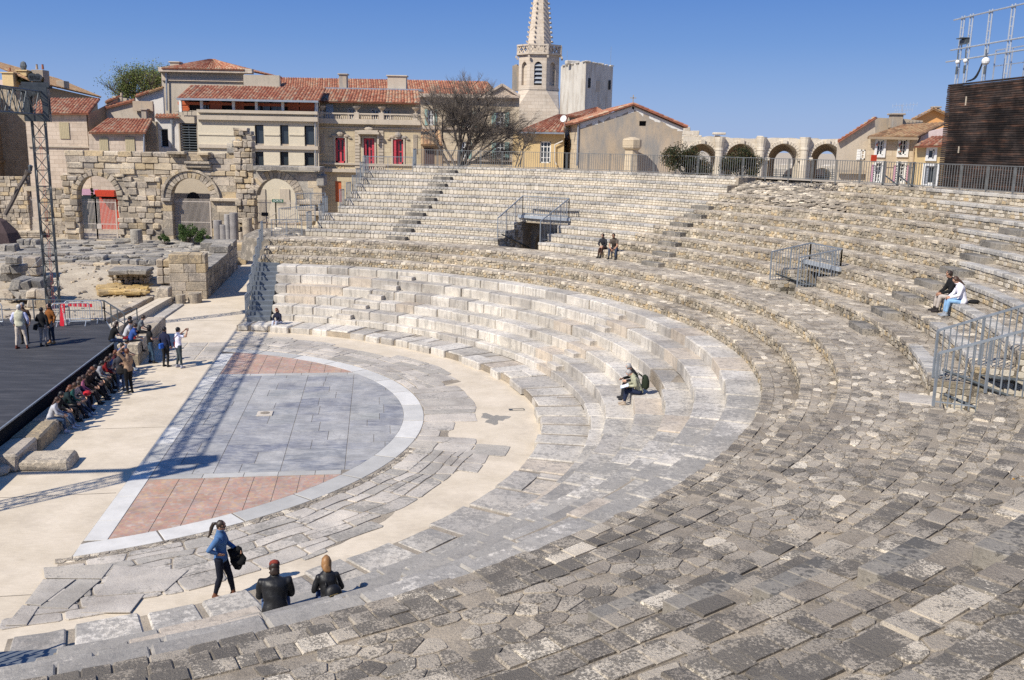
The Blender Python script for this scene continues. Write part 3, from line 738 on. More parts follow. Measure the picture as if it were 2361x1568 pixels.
# ---------------------------------------------------------------- step blocks of the stairways (one half-height block on each seat)
M['step'] = stone_mat('step_block_stone', [(0.24, 0.225, 0.20), (0.33, 0.30, 0.255)], 0.7, 0.85, 1.7, 0.6, streak=0.3, lcol=(.09, .085, .078))
def stepblock(a, r, z, w, label, grp, d=0.44, h=0.2, n=4):
    mb = MB(); W = w/r
    for i in range(n):
        pblock(mb, a-W/2+W*i/n+.002/r, a-W/2+W*(i+1)/n-.002/r, r-d, r+.01, z-.02, z+h, 0.012, 0, (0.55+rng.uniform(-.3, .3), rng.random(), .4), 0.001, 1)
    o = obj('step_block', mb, M['step'], origin=PW(a, r-d/2, z)); tag(o, label, 'step block', grp)
ORD = ['lowest', 'second', 'third', 'fourth', 'fifth', 'sixth', 'seventh', 'eighth', 'ninth', 'topmost']
def uk(k): return 26.65+.91*(k-1), 3.86+.417*(k-1)
for k in range(1, 11):
    r, z = uk(k); stepblock(R(64.35), r, z, 1.25, '%s step block of the far stairway under the tree' % ORD[k-1], 'step blocks of the far left stairway')
for k, a in zip(range(1, 8), (26.3, 26.75, 27.9, 29.1, 29.8, 29.6, 30.2)):
    r, z = uk(k); stepblock(R(a), r, z, 1.25, '%s step block of the stairway leading up to the collapsed slope' % ORD[k-1], 'step blocks of the middle stairway')
for k, a in zip(range(1, 9), (-10.6, -9.3, -8.0, -7.2, -6.9, -6.0, -5.2, -4.4)):
    r, z = uk(k); stepblock(R(a), r, z, 1.45, '%s step block of the stairway behind the couple on the right' % ORD[k-1], 'step blocks of the right stairway', 0.52, 0.21)
for k, a in zip(range(0, 6), (-57.6, -58.0, -57.4, -56.6, -55.6, -54.6)):
    r, z = (24.6+.95, 3.8) if k == 0 else uk(k)
    if k: stepblock(R(a)-.6/r, r, z, 1.3, '%s step block of the nearest stairway at the bottom right' % ORD[k-1], 'step blocks of the nearest stairway', 0.5, 0.21)
# low steps cut into the marble rows
for k, (nm, r, z) in enumerate(ROWS[2:7]):
    for a, w, nme, s in ((61.5, 0.9, 'left', 1.2), (13.0, 0.9, 'middle', -1.0)):
        h = ROWS[3+k][2]-z; mbx = MB(); aa = R(a-s*k)
        pblock(mbx, aa-w/2/r, aa+w/2/r, r-.36, r+.01, z-.01, z+h*.5, 0.015, 0, (0.85, .5, 0.0), 0.002, 2)
        tag(obj('low_step', mbx, M['marble_old'], origin=PW(aa, r-.18, z)), '%s low limestone step of the %s run through the large block seats' % (ORD[k], nme), 'step', 'low steps in the large block seats')
# promenade and high ground outside the rim
mb = MB(); pts = [PW(R(-75)+R(145)*i/60, 36.4, 7.97) for i in range(61)]; po = [PW(R(-75)+R(145)*i/60, 38.6, 7.97) for i in range(61)]; pb = [Vector((q.x, q.y, 5.4)) for q in po]
mb.add(pts+po+pb, [(i, 61+i, 62+i, i+1) for i in range(60)]+[(61+i, 122+i, 123+i, 62+i) for i in range(60)], 0, (.5, .5, .5))
outer = [TW(17, 96, 5.5), TW(32, 70, 5.5), TW(130, 62, 5.5), TW(130, -90, 5.5), TW(20, -90, 5.5)]; pin = [Vector((q.x, q.y, 5.5)) for q in po]
mb.add(pin+outer, [tuple(range(len(pin)))+tuple(range(len(pin), len(pin)+5))], 0, (.5, .5, .5))
mb.add([TW(17, 96, 5.5), TW(17, 32.2, 5.5), TW(17, 32.2, 0), TW(17, 96, 0)], [(0, 1, 2, 3)], 0, (.5, .5, .5))
tag(obj('upper_terrace', mb, M['earth']), kind='structure')

mb = MB(); pblock(mb, R(-30.6), R(-28.7), 26.0, 26.75, 3.8, 3.88, .01, 0, (.7, .5, .1), 0, 2); tag(obj('threshold_slab', mb, M['slab'], origin=PW(R(-29.6), 26.4, 3.86)), 'pale flat threshold slab at the mouth of the right passage', 'slab')
# ================================================================ BUILDINGS
rng = random.Random(11)
XW = Vector((1, 0, 0)); YW = Vector((0, 1, 0))
def rect(u0, v0, u1, v1, y):
    um, vm = (u0+u1)/2, (v0+v1)/2
    return at(u0, vm, y).x, at(um, v1, y).z, at(u1, vm, y).x, at(um, v0, y).z      # x0, z0, x1, z1
def plaster(name, c, stain=0.5, sc=0.5, dark=(0.2, 0.18, 0.15), amt=0.35, courses=None, lo=0.52):
    t = NT(name); v = t.ramp(t.noise(sc, 7, 0.65), [(0.3, 0.78), (0.7, 1.12)]); k = t.mix(c, v, stain, 'MULTIPLY')
    s = t.ramp(t.noise(sc*2.2, 8, 0.7, t.mp((1.6, 1.6, 0.5))), [(lo, 0.0), (lo+.2, 1.0)]); k = t.mix(k, dark, t.math('MULTIPLY', s, amt))
    k = t.mix(k, t.ramp(t.noise(9, 4), [(0.3, 0.88), (0.7, 1.1)]), 0.7, 'MULTIPLY')
    if courses:
        b = t.n.new('ShaderNodeTexBrick'); b.inputs['Scale'].default_value = 1.0; b.inputs['Brick Width'].default_value = courses*2.1; b.inputs['Row Height'].default_value = courses
        b.inputs['Mortar Size'].default_value = 0.018; b.inputs['Color1'].default_value = (1, 1, 1, 1); b.inputs['Color2'].default_value = (0.86, 0.84, 0.82, 1); b.inputs['Mortar'].default_value = (0.66, 0.63, 0.6, 1)
        sp = t.n.new('ShaderNodeSeparateXYZ'); cb = t.n.new('ShaderNodeCombineXYZ'); t.l.new(t.co, sp.inputs[0])
        t.l.new(t.math('ADD', sp.outputs[0], sp.outputs[1]), cb.inputs[0]); t.l.new(sp.outputs[2], cb.inputs[1]); t.l.new(cb.outputs[0], b.inputs['Vector'])
        k = t.mix(k, b.outputs[0], 1.0, 'MULTIPLY')
    t.bump(t.noise(7, 6), 0.3, 0.03); return t.out(k)
M['pl_cream'] = plaster('cream_limestone_wall', (0.60, 0.50, 0.36), courses=0.42)
M['pl_ashlar'] = plaster('ashlar_wall', (0.60, 0.50, 0.40), 0.6, 0.5, courses=0.40)
M['pl_modern'] = plaster('smooth_limestone_wall', (0.62, 0.55, 0.42), 0.3, 0.4, amt=0.1)
M['pl_town'] = plaster('townhouse_stone', (0.56, 0.47, 0.32), 0.5, 0.5, amt=0.3, courses=0.5)
M['pl_grey'] = plaster('grey_render', (0.46, 0.37, 0.27), 1.0, 0.22, (0.24, 0.235, 0.225), 0.85, lo=.42)
M['pl_beige'] = plaster('beige_render', (0.50, 0.43, 0.34), 0.5, 0.4)
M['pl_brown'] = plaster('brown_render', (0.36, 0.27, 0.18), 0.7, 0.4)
M['pl_yellow'] = plaster('ochre_render', (0.62, 0.46, 0.24), 0.6, 0.4)
M['pl_orange'] = plaster('orange_render', (0.70, 0.36, 0.14), 0.5, 0.5, amt=0.15)
M['pl_white'] = plaster('weathered_white_render', (0.66, 0.62, 0.56), 0.6, 0.25, (0.36, 0.31, 0.25), 0.7)
M['pl_tower'] = plaster('whitewashed_tower_wall', (0.58, 0.545, 0.48), 0.7, 0.22, (0.34, 0.29, 0.23), 0.85, lo=.46)
M['pl_church'] = plaster('church_stone', (0.60, 0.52, 0.425), 0.5, 0.3, amt=0.3, courses=0.45)
M['pl_pink'] = plaster('pinkish_render', (0.62, 0.50, 0.47), 0.3, 0.4, amt=0.1)
M['pl_arena'] = plaster('pale_arena_stone', (0.68, 0.61, 0.50), 0.7, 0.35, (0.3, 0.27, 0.23), 0.5, courses=0.6)
M['rubblewall'] = plaster('rubble_wall', (0.48, 0.41, 0.31), 0.9, 0.9, (0.2, 0.17, 0.13), 0.7, courses=0.22)
def tilem():
    t = NT('clay_roof_tiles'); a = t.att()
    c = t.ramp(a[0], [(0.0, (0.20, 0.09, 0.06)), (0.18, (0.34, 0.12, 0.07)), (0.45, (0.43, 0.18, 0.105)), (0.65, (0.48, 0.26, 0.16)), (0.85, (0.50, 0.36, 0.24)), (1.0, (0.40, 0.32, 0.24))])
    c = t.mix(c, t.ramp(t.noise(3, 6), [(0.3, 0.6), (0.7, 1.15)]), 0.8, 'MULTIPLY'); c = t.mix(c, (0.12, 0.10, 0.08), t.ramp(t.noise(0.8, 6, 0.7), [(0.55, 0.0), (0.75, 0.6)])); return t.out(c, 0.9)
M['tile'] = tilem()
M['tile_old'] = None
def tilem2():
    t = NT('old_brown_roof_tiles'); a = t.att()
    c = t.ramp(a[0], [(0.0, (0.22, 0.14, 0.08)), (0.4, (0.42, 0.24, 0.13)), (0.7, (0.52, 0.36, 0.20)), (1.0, (0.46, 0.30, 0.16))]); c = t.mix(c, t.ramp(t.noise(3, 6), [(0.3, 0.6), (0.7, 1.15)]), 0.8, 'MULTIPLY'); return t.out(c, 0.9)
M['tile_old'] = tilem2()
def glassm(name, c=(0.03, 0.04, 0.05)):
    t = NT(name); t.b.inputs['Specular IOR Level'].default_value = 0.6; return t.out(c, 0.12)
M['glass'] = glassm('dark_window_glass')
M['white_paint'] = plain('white_window_paint', (0.72, 0.72, 0.70), 0.6, 0.1)
M['red_paint'] = plain('crimson_window_paint', (0.50, 0.055, 0.075), 0.5, 0.15)
M['orange_wood'] = plain('orange_red_shutter_wood', (0.50, 0.12, 0.04), 0.5, 0.2)
M['teal'] = plain('faded_teal_shutter_paint', (0.28, 0.42, 0.37), 0.7, 0.15)
M['ochre_shutter'] = plain('faded_yellow_shutter_paint', (0.42, 0.355, 0.22), 0.7, 0.25, 20)
M['grey_shutter'] = plain('grey_shutter_paint', (0.28, 0.30, 0.33), 0.7, 0.1)
M['purple'] = plain('mauve_shutter_paint', (0.48, 0.28, 0.36), 0.7, 0.1)
M['blue_shutter'] = plain('pale_blue_shutter_paint', (0.50, 0.56, 0.60), 0.7, 0.1)
M['zinc'] = plain('zinc_sheet', (0.35, 0.38, 0.42), 0.4, 0.15, 3, 0.5)
M['redband'] = plain('red_shop_front_paint', (0.50, 0.05, 0.02), 0.5, 0.2)
M['roofdark'] = plain('dark_brown_and_shade', (0.09, 0.06, 0.055), 0.9, 0.3)  # dark brown of door, core and cover; also paints shade behind inner arches
def roof(parent, e0, e1, r0, r1, mat='tile', col=0.33, row=0.42, name='roof', h=0.12, thick=0.10):
    # e0,e1 eave ends; r0,r1 ridge ends; half-round tile rows running up the slope
    e0, e1, r0, r1 = map(Vector, (e0, e1, r0, r1)); mb = MB()
    W = max((e1-e0).length, (r1-r0).length); S = ((r0+r1)/2-(e0+e1)/2).length; nc = max(2, int(W/col)); nr = max(2, int(S/row))
    nrm = (e1-e0).cross((r0+r1)/2-(e0+e1)/2).normalized()
    if nrm.z < 0: nrm = -nrm
    P = lambda s, t: (e0.lerp(e1, s)).lerp(r0.lerp(r1, s), t)
    ph = [0.02, 0.75, 1.0, 0.75, 0.02]
    for i in range(nc):
        cr_ = rng.random()
        for j in range(nr):
            rn = (cr_*.35+rng.random()*.65, rng.random(), rng.random()); vs = []
            for q, t in ((0, j/nr), (1, (j+1.04)/nr)):
                for k in range(5):
                    s = (i+k/4)/nc; vs.append(P(s, min(t, 1.0))+nrm*(ph[k]*h+(0.03 if q == 0 else 0.0)))
            mb.add(vs, [(k, k+1, 6+k, 5+k) for k in range(4)]+[(0, 1, 2, 3, 4)], 0, rn)
    dn = -nrm*thick
    mb.add([e0, e1, r1, r0, e0+dn, e1+dn, r1+dn, r0+dn], [(7, 6, 5, 4), (0, 4, 5, 1), (1, 5, 6, 2), (2, 6, 7, 3), (3, 7, 4, 0)], 0, (0.1, .5, .5))
    return obj(name, mb, M[mat], parent)
def window(parent, y, u0, v0, u1, v1, frame='white_paint', cols=2, rows=3, bar=0.06, recess=0.25, name='window', arch=0.0, glass='glass', sur=None):
    x0, z0, x1, z1 = rect(u0, v0, u1, v1, y); mb = MB(); yy = y+recess; fb = bar*1.5
    for a, b, c, d in ((x0, z0, x0+fb, z1), (x1-fb, z0, x1, z1), (x0, z0, x1, z0+fb), (x0, z1-fb, x1, z1)):
        mb.box(((a+c)/2, yy-.03, (b+d)/2), (c-a, 0.08, d-b))
    for i in range(1, cols): mb.box((x0+(x1-x0)*i/cols, yy-.025, (z0+z1)/2), (bar*(1.5 if cols == 2 else 1), 0.06, z1-z0-2*fb))
    for j in range(1, rows): mb.box(((x0+x1)/2, yy-.02, z0+(z1-z0)*j/rows), (x1-x0-2*fb, 0.05, bar))
    w = obj(name, mb, M[frame], parent)
    g = MB(); g.add([Vector((x0, yy+.02, z0)), Vector((x1, yy+.02, z0)), Vector((x1, yy+.02, z1)), Vector((x0, yy+.02, z1))], [(0, 1, 2, 3)]); po = obj('pane', g, M[glass], w)
    if sur:
        s = MB(); t = 0.16
        for a, b, c, d in ((x0-t, z0-t, x0, z1+t), (x1, z0-t, x1+t, z1+t), (x0, z1, x1, z1+t), (x0, z0-t, x1, z0)): s.box(((a+c)/2, y-.04, (b+d)/2), (c-a, 0.12, d-b))
        obj('surround', s, M[sur], w)
    return w
def shutter(parent, y, u0, v0, u1, v1, mat, slats=True, proud=0.06, name='shutter'):
    x0, z0, x1, z1 = rect(u0, v0, u1, v1, y); mb = MB()
    mb.box(((x0+x1)/2, y-proud, (z0+z1)/2), (x1-x0, 0.05, z1-z0))
    if slats:
        n = max(3, int((z1-z0)/0.16))
        for i in range(n): mb.box(((x0+x1)/2, y-proud-.03, z0+(z1-z0)*(i+.5)/n), ((x1-x0)*0.8, 0.02, (z1-z0)/n*0.5))
    else:
        n = max(2, int((x1-x0)/0.15))
        for i in range(1, n): mb.box((x0+(x1-x0)*i/n, y-proud-.028, (z0+z1)/2), (0.02, 0.01, z1-z0), r=(0, 0, 0))
    return obj(name, mb, M[mat], parent)
def wall(parent, y, u0, v0, u1, v1, mat, holes=(), depth=0.4, name='wall', zb=None, back=None, slope=None):
    x0, z0, x1, z1 = rect(u0, v0, u1, v1, y)
    if zb is not None: z0 = zb
    out = [(x0, z0), (x1, z0), (x1, z1), (x0, z1)]
    if slope: out = [(x0, z0), (x1, z0)]+[(at(u, v, y).x, at(u, v, y).z) for u, v in slope]
    hs = []
    for h in holes:
        a, b, c, d = rect(*h[:4], y); hs.append([(a, b), (c, b), (c, d), (a, d)])
    mb = MB(); mb.prism(out, hs, (Vector((0, y, 0)), XW, UP, YW), depth)
    if back:       # side and back walls
        zt_ = min(p[1] for p in out[2:]); q = (y+depth+back)/y; q = min(q, 1.0+back/y)
        for x, sg in ((x0, 1), (x1, -1)):       # flanks, splayed a little like the plots of the old town
            xe = x*q if x*sg > 0 else x; a_ = Vector((x+sg*.15, y+depth*.5, z0)); b_ = Vector((xe+sg*.15, y+depth+back, z0)); d_ = (b_-a_).normalized(); n_ = Vector((-d_.y, d_.x, 0)); mb.box((a_+b_)/2+UP*(zt_-z0)/2, ((b_-a_).length, .3, zt_-z0-.01), ax=(d_, n_, UP))
        xa_, xb_ = (x0*q if x0 > 0 else x0), (x1*q if x1 < 0 else x1); mb.box(((xa_+xb_)/2, y+depth+back, (z0+zt_)/2), (max(.5, xb_-xa_), 0.3, zt_-z0-.02))
    return obj(name, mb, M[mat], parent)
def chimney(parent, y, u0, v0, u1, v1, mat='pl_grey', d=1.0, cap=True, pots=0, pot='tile'):
    x0, z0, x1, z1 = rect(u0, v0, u1, v1, y); mb = MB(); mb.block(((x0+x1)/2, y, (z0+z1)/2), (x1-x0, d, z1-z0), 0, 0.03)
    if cap: mb.block(((x0+x1)/2, y, z1+.06), (x1-x0+.25, d+.25, 0.14), 0, 0.03)
    for i in range(pots): mb.lathe(((x0+(x1-x0)*(i+.5)/pots), y, z1+.1), [(0.14, 0), (0.11, 0.5), (0.13, 0.55)], 8, 1)
    return obj('chimney', mb, [M[mat], M[pot]], parent)
def band(parent, y, u0, u1, v, h, proud, mat, name='cornice'):
    a = at(u0, v, y); b = at(u1, v+(u1-u0)*0.0, y); mb = MB(); z = at((u0+u1)/2, v, y).z; mb.box(((a.x+b.x)/2, y-proud/2+.02, z), (b.x-a.x, proud, h)); return obj(name, mb, M[mat], parent)
def base(u, y): return (at(u, 400, y).x, y, 0)
# ---- modern limestone building
Y = 97.5
b = thing('stone_building', 'long modern pale stone building with orange shuttered loggia under red tiles', 'building', base(590, Y))
wins = [(587.7, 288, 608, 335), (645.7, 288.8, 665.3, 336), (702, 289.8, 724.7, 338), (587.7, 349.8, 608, 389), (645.7, 350.3, 665.3, 389.3), (702, 352, 724.7, 389.5)]
wall(b, Y, 457, 257, 734, 405, 'pl_modern', wins, 0.5, zb=0, back=10)
for w in wins:
    window(b, Y, *w, frame='dark', cols=1, rows=1, recess=0.3)
    x0, z0, x1, z1 = rect(w[0], w[3]-4 if w[3] < 345 else w[3]-8, w[2], w[3], Y); mb = MB(); mb.box(((x0+x1)/2, Y+.2, (z0+z1)/2), (x1-x0, .05, z1-z0)); obj('blind', mb, M['pl_grey'], b)
for v, h, p in ((258.5, 0.3, 0.5), (273, 0.45, 0.4), (280, 0.1, 0.12), (311, 0.12, 0.1), (339, 0.35, 0.25), (380, 0.12, 0.1)):
    for a, c in (((457, 734),) if v < 285 or v == 339 else ((457, 586), (609, 644.5), (666.5, 700.5))): band(b, Y, a, c, v, h, p, 'pl_beige' if h > .2 else 'pl_modern', 'string_course')
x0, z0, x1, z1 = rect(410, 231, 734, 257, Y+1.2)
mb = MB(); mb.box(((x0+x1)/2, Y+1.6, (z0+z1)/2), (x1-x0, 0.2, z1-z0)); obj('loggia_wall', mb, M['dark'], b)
for i, (ua, ub, kind) in enumerate([(415, 437, 'o'), (438, 459, 'd'), (466, 481, 'g'), (484, 512, 'o'), (515, 533, 'd'), (541, 563, 'o'), (566, 590, 'd'), (592, 622, 'g'), (626, 648, 'g'), (632, 662, 'g2'), (664, 690, 'o'), (692, 724, 'o')]):
    if kind == 'o': shutter(b, Y+1.2, ua, 233+i*.0, ub, 256, 'orange_wood')
    elif kind == 'g': window(b, Y+1.2, ua, 235, ub, 256, frame='grey_shutter', cols=2, rows=1, recess=0.1)
mb = MB(); a = at(410, 232, Y+1.1); c = at(733, 235, Y+1.1); mb.box(((a.x+c.x)/2, Y+1.1, a.z-.25), (c.x-a.x, .12, .28)); obj('shutter_rail', mb, M['orange_wood'], b)
for u in (413, 462, 536, 589, 650, 728):
    a = at(u, 231, Y); c = at(u, 258, Y); mb = MB(); mb.box((a.x, Y+.35, (a.z+c.z)/2), (.26, .26, a.z-c.z)); obj('column', mb, M['white_paint'], b)
e0, e1 = at(407, 228, Y-.6), at(736, 232.5, Y-.6); zz = (e0.z+e1.z)/2; e0.z = e1.z = zz
r0, r1 = at(440, 198, Y+6), at(752, 203, Y+6); r0.z = r1.z = (r0.z+r1.z)/2
roof(b, e0, e1, r0, r1)
band(b, Y-.5, 409, 735, 231.5, 0.2, 0.3, 'zinc', 'gutter')
mb = MB(); mb.tube(at(727, 232, Y-.15), at(727, 400, Y-.15), .07, n=6); obj('downpipe', mb, M['zinc'], b)
# ---- narrow white house and louvred bay left of it
Y = 99.0
b = thing('narrow_house', 'narrow white rendered house with one dark window beside the black louvred bay', 'house', base(385, Y))
wall(b, Y, 359, 268, 412, 352, 'pl_white', [(369, 297, 388, 340)], 0.4, zb=0, back=5)
window(b, Y, 369, 297, 388, 340, frame='blue_shutter', cols=1, rows=1, recess=.3, glass='dark')
roof(b, at(357, 270, Y-.4), at(413, 270, Y-.4), at(359, 264, Y+3), at(413, 264, Y+3))
mb = MB(); mb.tube(at(397, 285, Y-.1), at(398, 350, Y-.1), .08); mb.lathe(at(397, 283, Y-.1), [(.1, -.2), (.22, .3)], 8); obj('downpipe', mb, M['zinc'], b)
b = thing('louvred_bay', 'grey concrete bay closed with black horizontal louvres', 'building', base(435, 99))
wall(b, 99, 412, 266, 459, 352, 'pl_beige', [(415, 284, 458, 350)], 0.4, zb=0, back=4)
mb = MB(); x0, z0, x1, z1 = rect(415, 284, 458, 350, 99)
for i in range(11): mb.box(((x0+x1)/2, 99.25, z0+(z1-z0)*(i+.5)/11), (x1-x0, .12, .09))
mb.box(((x0+x1)/2-.1, 99.3, (z0+z1)/2), (.08, .08, z1-z0)); obj('louvres', mb, M['steel_dark'], b)
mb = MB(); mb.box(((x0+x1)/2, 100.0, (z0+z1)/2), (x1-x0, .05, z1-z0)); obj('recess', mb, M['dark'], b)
mb = MB()
for u in (412, 422, 432, 442): mb.tube(at(u, 266, 98.9), at(u, 255, 98.9), .025, n=4)
mb.tube(at(405, 257, 98.9), at(446, 257, 98.9), .025, n=4); obj('roof_rail', mb, M['steel_dark'], b)
# ---- town house
Y = 99.0
b = thing('town_house', 'ornate golden stone town house with crimson windows and a roof balustrade', 'house', base(850, Y))
main = [(773.3, 318, 796, 375.8), (839, 318.7, 863.8, 394), (906, 321, 930, 378.5), (773, 418, 787.5, 466)]
wall(b, Y, 735, 282, 971, 470, 'pl_town', main, 0.5, zb=0)
att = [(805, 252, 818, 275), (858, 253.5, 873, 276), (885, 254, 899, 276)]
wall(b, Y+2.5, 737, 236, 969, 284, 'pl_town', att, 0.4, name='attic_wall', back=8)
for w in att: window(b, Y+2.5, *w, frame='blue_shutter', cols=2, rows=2, recess=.2, sur='pl_beige')
shutter(b, Y+2.5, 752, 240, 769, 275, 'blue_shutter')
for w in (main[0], main[2]): window(b, Y, *w, frame='red_paint', cols=2, rows=2, bar=.13, recess=.3, sur='pl_beige')
window(b, Y, *main[1], frame='red_paint', cols=2, rows=3, bar=.12, recess=.3, name='door', sur='pl_beige')
shutter(b, Y+.15, 840, 320, 845.5, 394, 'red_paint'); shutter(b, Y+.15, 858, 320, 863.5, 394, 'red_paint'); shutter(b, Y+.1, 907, 323, 914, 378, 'red_paint')
shutter(b, Y+.2, *main[3], 'orange_wood', False, name='door')
for v, h, p in ((281, .5, .55), (285, .25, .3), (296, .12, .15), (379, .18, .2), (394, .35, .4)): band(b, Y, 735, 971, v, h, p, 'pl_beige')
mb = MB(); n = 62
for i in range(n): a = at(738+231*i/(n-1), 284.5, Y); mb.box((a.x, Y-.2, a.z), (.12, .25, .14))
obj('dentils', mb, M['pl_town'], b)
mb = MB(); zt = at(850, 263, Y).z; zb_ = at(850, 277, Y).z; xa, xb = at(738, 270, Y).x, at(970, 270, Y).x
mb.box(((xa+xb)/2, Y-.1, zt), (xb-xa, .35, .14)); mb.box(((xa+xb)/2, Y-.1, zb_), (xb-xa, .35, .14))
n = 46
for i in range(n): mb.lathe((xa+(xb-xa)*(i+.5)/n, Y-.1, zb_+.05), [(.045, 0), (.085, .16), (.05, .38), (.045, zt-zb_-.1)], 6)
for u in (741, 823, 880, 958): a = at(u, 270, Y); mb.box((a.x, Y-.1, (zt+zb_)/2+.05), (.5, .42, zt-zb_+.2))
obj('balustrade', mb, M['pl_beige'], b)
for u in (743, 823, 881, 959):
    a = at(u, 262, Y); mb = MB(); mb.lathe((a.x, Y-.1, zt+.1), [(.18, 0), (.08, .12), (.12, .25), (.36, .5), (.42, .62), (.2, .64)], 10); obj('urn', mb, M['pl_grey'], b)
for u, w, v in ((784.6, 11, 313), (918, 11, 316)):
    a = at(u, v, Y); mb = MB(); mb.ball((a.x, Y-.15, a.z+.2), .38, 8, sc=(1, .5, .8)); 
    for s in (-1, 1): mb.ball((a.x+s*.62, Y-.1, a.z), .26, 6, sc=(1.4, .4, .6)); mb.ball((a.x+s*1.0, Y-.1, a.z-.2), .16, 6, sc=(1.3, .4, .6))
    obj('keystone_carving', mb, M['pl_grey'], b)
a = at(851, 307, Y); mb = MB(); mb.box((a.x, Y-.35, a.z), (2.2, .7, .22)); mb.box((a.x, Y-.25, a.z+.2), (1.9, .5, .2)); mb.ball((a.x, Y-.2, a.z+.45), .35, 8, sc=(1.4, .5, .7))
for s in (-1, 1): mb.box((a.x+s*.95, Y-.2, a.z-.6), (.2, .35, 1.0))
obj('door_hood', mb, M['pl_beige'], b)
mb = MB()      # rusticated strips by the door, fluted pilasters at the ends
for u in (824, 878.5):
    for i in range(12): a = at(u, 303+7.4*i, Y); mb.box((a.x, Y-.04, a.z), (.5, .1, .27))
for u in (744, 957):
    for k in range(5): a = at(u-4+2*k, 310, Y); c = at(u-4+2*k, 354, Y); mb.box((a.x, Y-.03, (a.z+c.z)/2), (.06, .08, a.z-c.z))
obj('pilaster', mb, M['pl_beige'], b)
mb = MB(); a0_ = at(838, 382, Y); z0 = at(850, 393, Y-1).z; z1 = at(850, 382, Y-1).z; xa, xb = at(838, 385, Y-1).x, at(889, 385, Y-1).x
mb.box(((xa+xb)/2, Y-.9, z1), (xb-xa, .2, .1)); mb.box(((xa+xb)/2, Y-.6, z0-.1), (xb-xa, 1.0, .2))
for i in range(11): mb.lathe((xa+(xb-xa)*(i+.5)/11, Y-.9, z0), [(.05, 0), (.09, .12), (.05, .3), (.05, z1-z0)], 6)
obj('balcony', mb, M['pl_beige'], b)
mb = MB()
for u in (784.6, 918):
    for s in (-4.3, 4.3):
        a = at(u+s, 386.5, Y)
        for i in range(12): t = i*math.pi/6; mb.tube((a.x+.2*math.cos(t), Y-.03, a.z+.2*math.sin(t)), (a.x+.2*math.cos(t+.53), Y-.03, a.z+.2*math.sin(t+.53)), .035, n=4)
obj('roundels', mb, M['pl_yellow'], b)
e0, e1 = at(735, 236, Y+1.6), at(970.5, 236.5, Y+1.6); e0.z = e1.z = (e0.z+e1.z)/2; r0, r1 = at(752, 207, Y+7), at(966, 209, Y+7); r0.z = r1.z = (r0.z+r1.z)/2
roof(b, e0, e1, r0, r1)
mb = MB(); mb.box(((r0.x+r1.x)/2, Y+8.2, r0.z+.1), (r1.x-r0.x+.6, 2.4, .22)); obj('zinc_ridge', mb, M['zinc'], b)
chimney(b, Y+8, 783.5, 173, 801, 207, 'pl_grey', .9); chimney(b, Y+8, 895, 177, 938, 210, 'pl_beige', 1.1)
mb = MB()
for u in (749, 767, 797, 820, 850, 868, 900): mb.box((at(u, 390, Y).x, Y+3, 5), (.02, .02, .02))
# ---- rear hipped block and plain block beside it
Y = 118.0
b = thing('hipped_building', 'tall plain building with a low hipped tile roof behind the loggia building', 'building', base(470, Y))
wall(b, Y, 374, 163, 562, 262, 'pl_beige', (), .5, zb=0, back=10)
for v, h, p in ((163, .5, .9), (167, .25, .5), (184.5, .3, .25)): band(b, Y, 371 if v < 180 else 374, 585 if v < 170 else 562, v, h, p, 'pl_ashlar')
mb = MB(); mb.tube(at(383, 163, Y-.3), at(385, 255, Y-.3), .1); obj('downpipe', mb, M['zinc'], b)
pk = at(489, 138, Y+6); el = at(372, 160, Y-1); er = at(562, 158, Y-1); er2 = at(590, 172, Y+9); el.z = er.z = er2.z = (el.z+er.z)/2
roof(b, el, er, pk-XW*.3, pk+XW*.3); roof(b, er, Vector((er.x+1.2, Y+13, er.z)), pk-YW*.2, pk+YW*.2)
chimney(b, Y+1.5, 395, 145, 416, 158, 'pl_beige', 1.0); chimney(b, Y+0.5, 527, 163, 534, 200, 'white_paint', .35, False)
b = thing('rendered_block', 'low plain rendered block between the hipped roof and the long red roof', 'building', base(610, 116))
wall(b, 116, 562, 173, 645, 230, 'pl_beige', (), .5, zb=0, back=8)
# ---- long red roof range with teal shutters
Y = 126.0
b = thing('shuttered_building', 'long building under a red tiled roof with teal shutters behind the bare tree', 'building', base(1000, Y))
wl = [(987, 252, 1000, 289), (1075, 257, 1090, 294), (1144, 258, 1163, 294), (1065, 327, 1079, 366), (1144, 328, 1163, 366)]
wall(b, Y, 645, 215, 1196, 400, 'pl_cream', wl, .5, zb=0)
for w in wl:
    window(b, Y, *w, frame='white_paint', cols=2, rows=3, bar=.09, recess=.2)
    wd = (w[2]-w[0])*.5; shutter(b, Y, w[0]-wd-1, w[1], w[0]-1, w[3], 'teal'); shutter(b, Y, w[2]+1, w[1], w[2]+wd+1, w[3], 'teal')
for v, h, p in ((222, .45, .7), (227, .2, .3), (297, .3, .3), (369, .25, .3)): band(b, Y, 960, 1194, v, h, p, 'pl_ashlar')
e0, e1 = at(640, 215, Y-.6), at(1135, 223, Y-.6); e0.z = e1.z = (e0.z+e1.z)/2; r0, r1 = at(646, 179, Y+9), at(1120, 189, Y+9); r0.z = r1.z = (r0.z+r1.z)/2
roof(b, e0, e1, r0, r1); roof(b, e1, Vector((e1.x+1.5, Y+18, e1.z)), r1, r1+YW*.3+XW*.1)
pa, pb, pc = at(1116, 222, Y-.5), at(1158, 197, Y-.5), at(1199, 216, Y-.5)
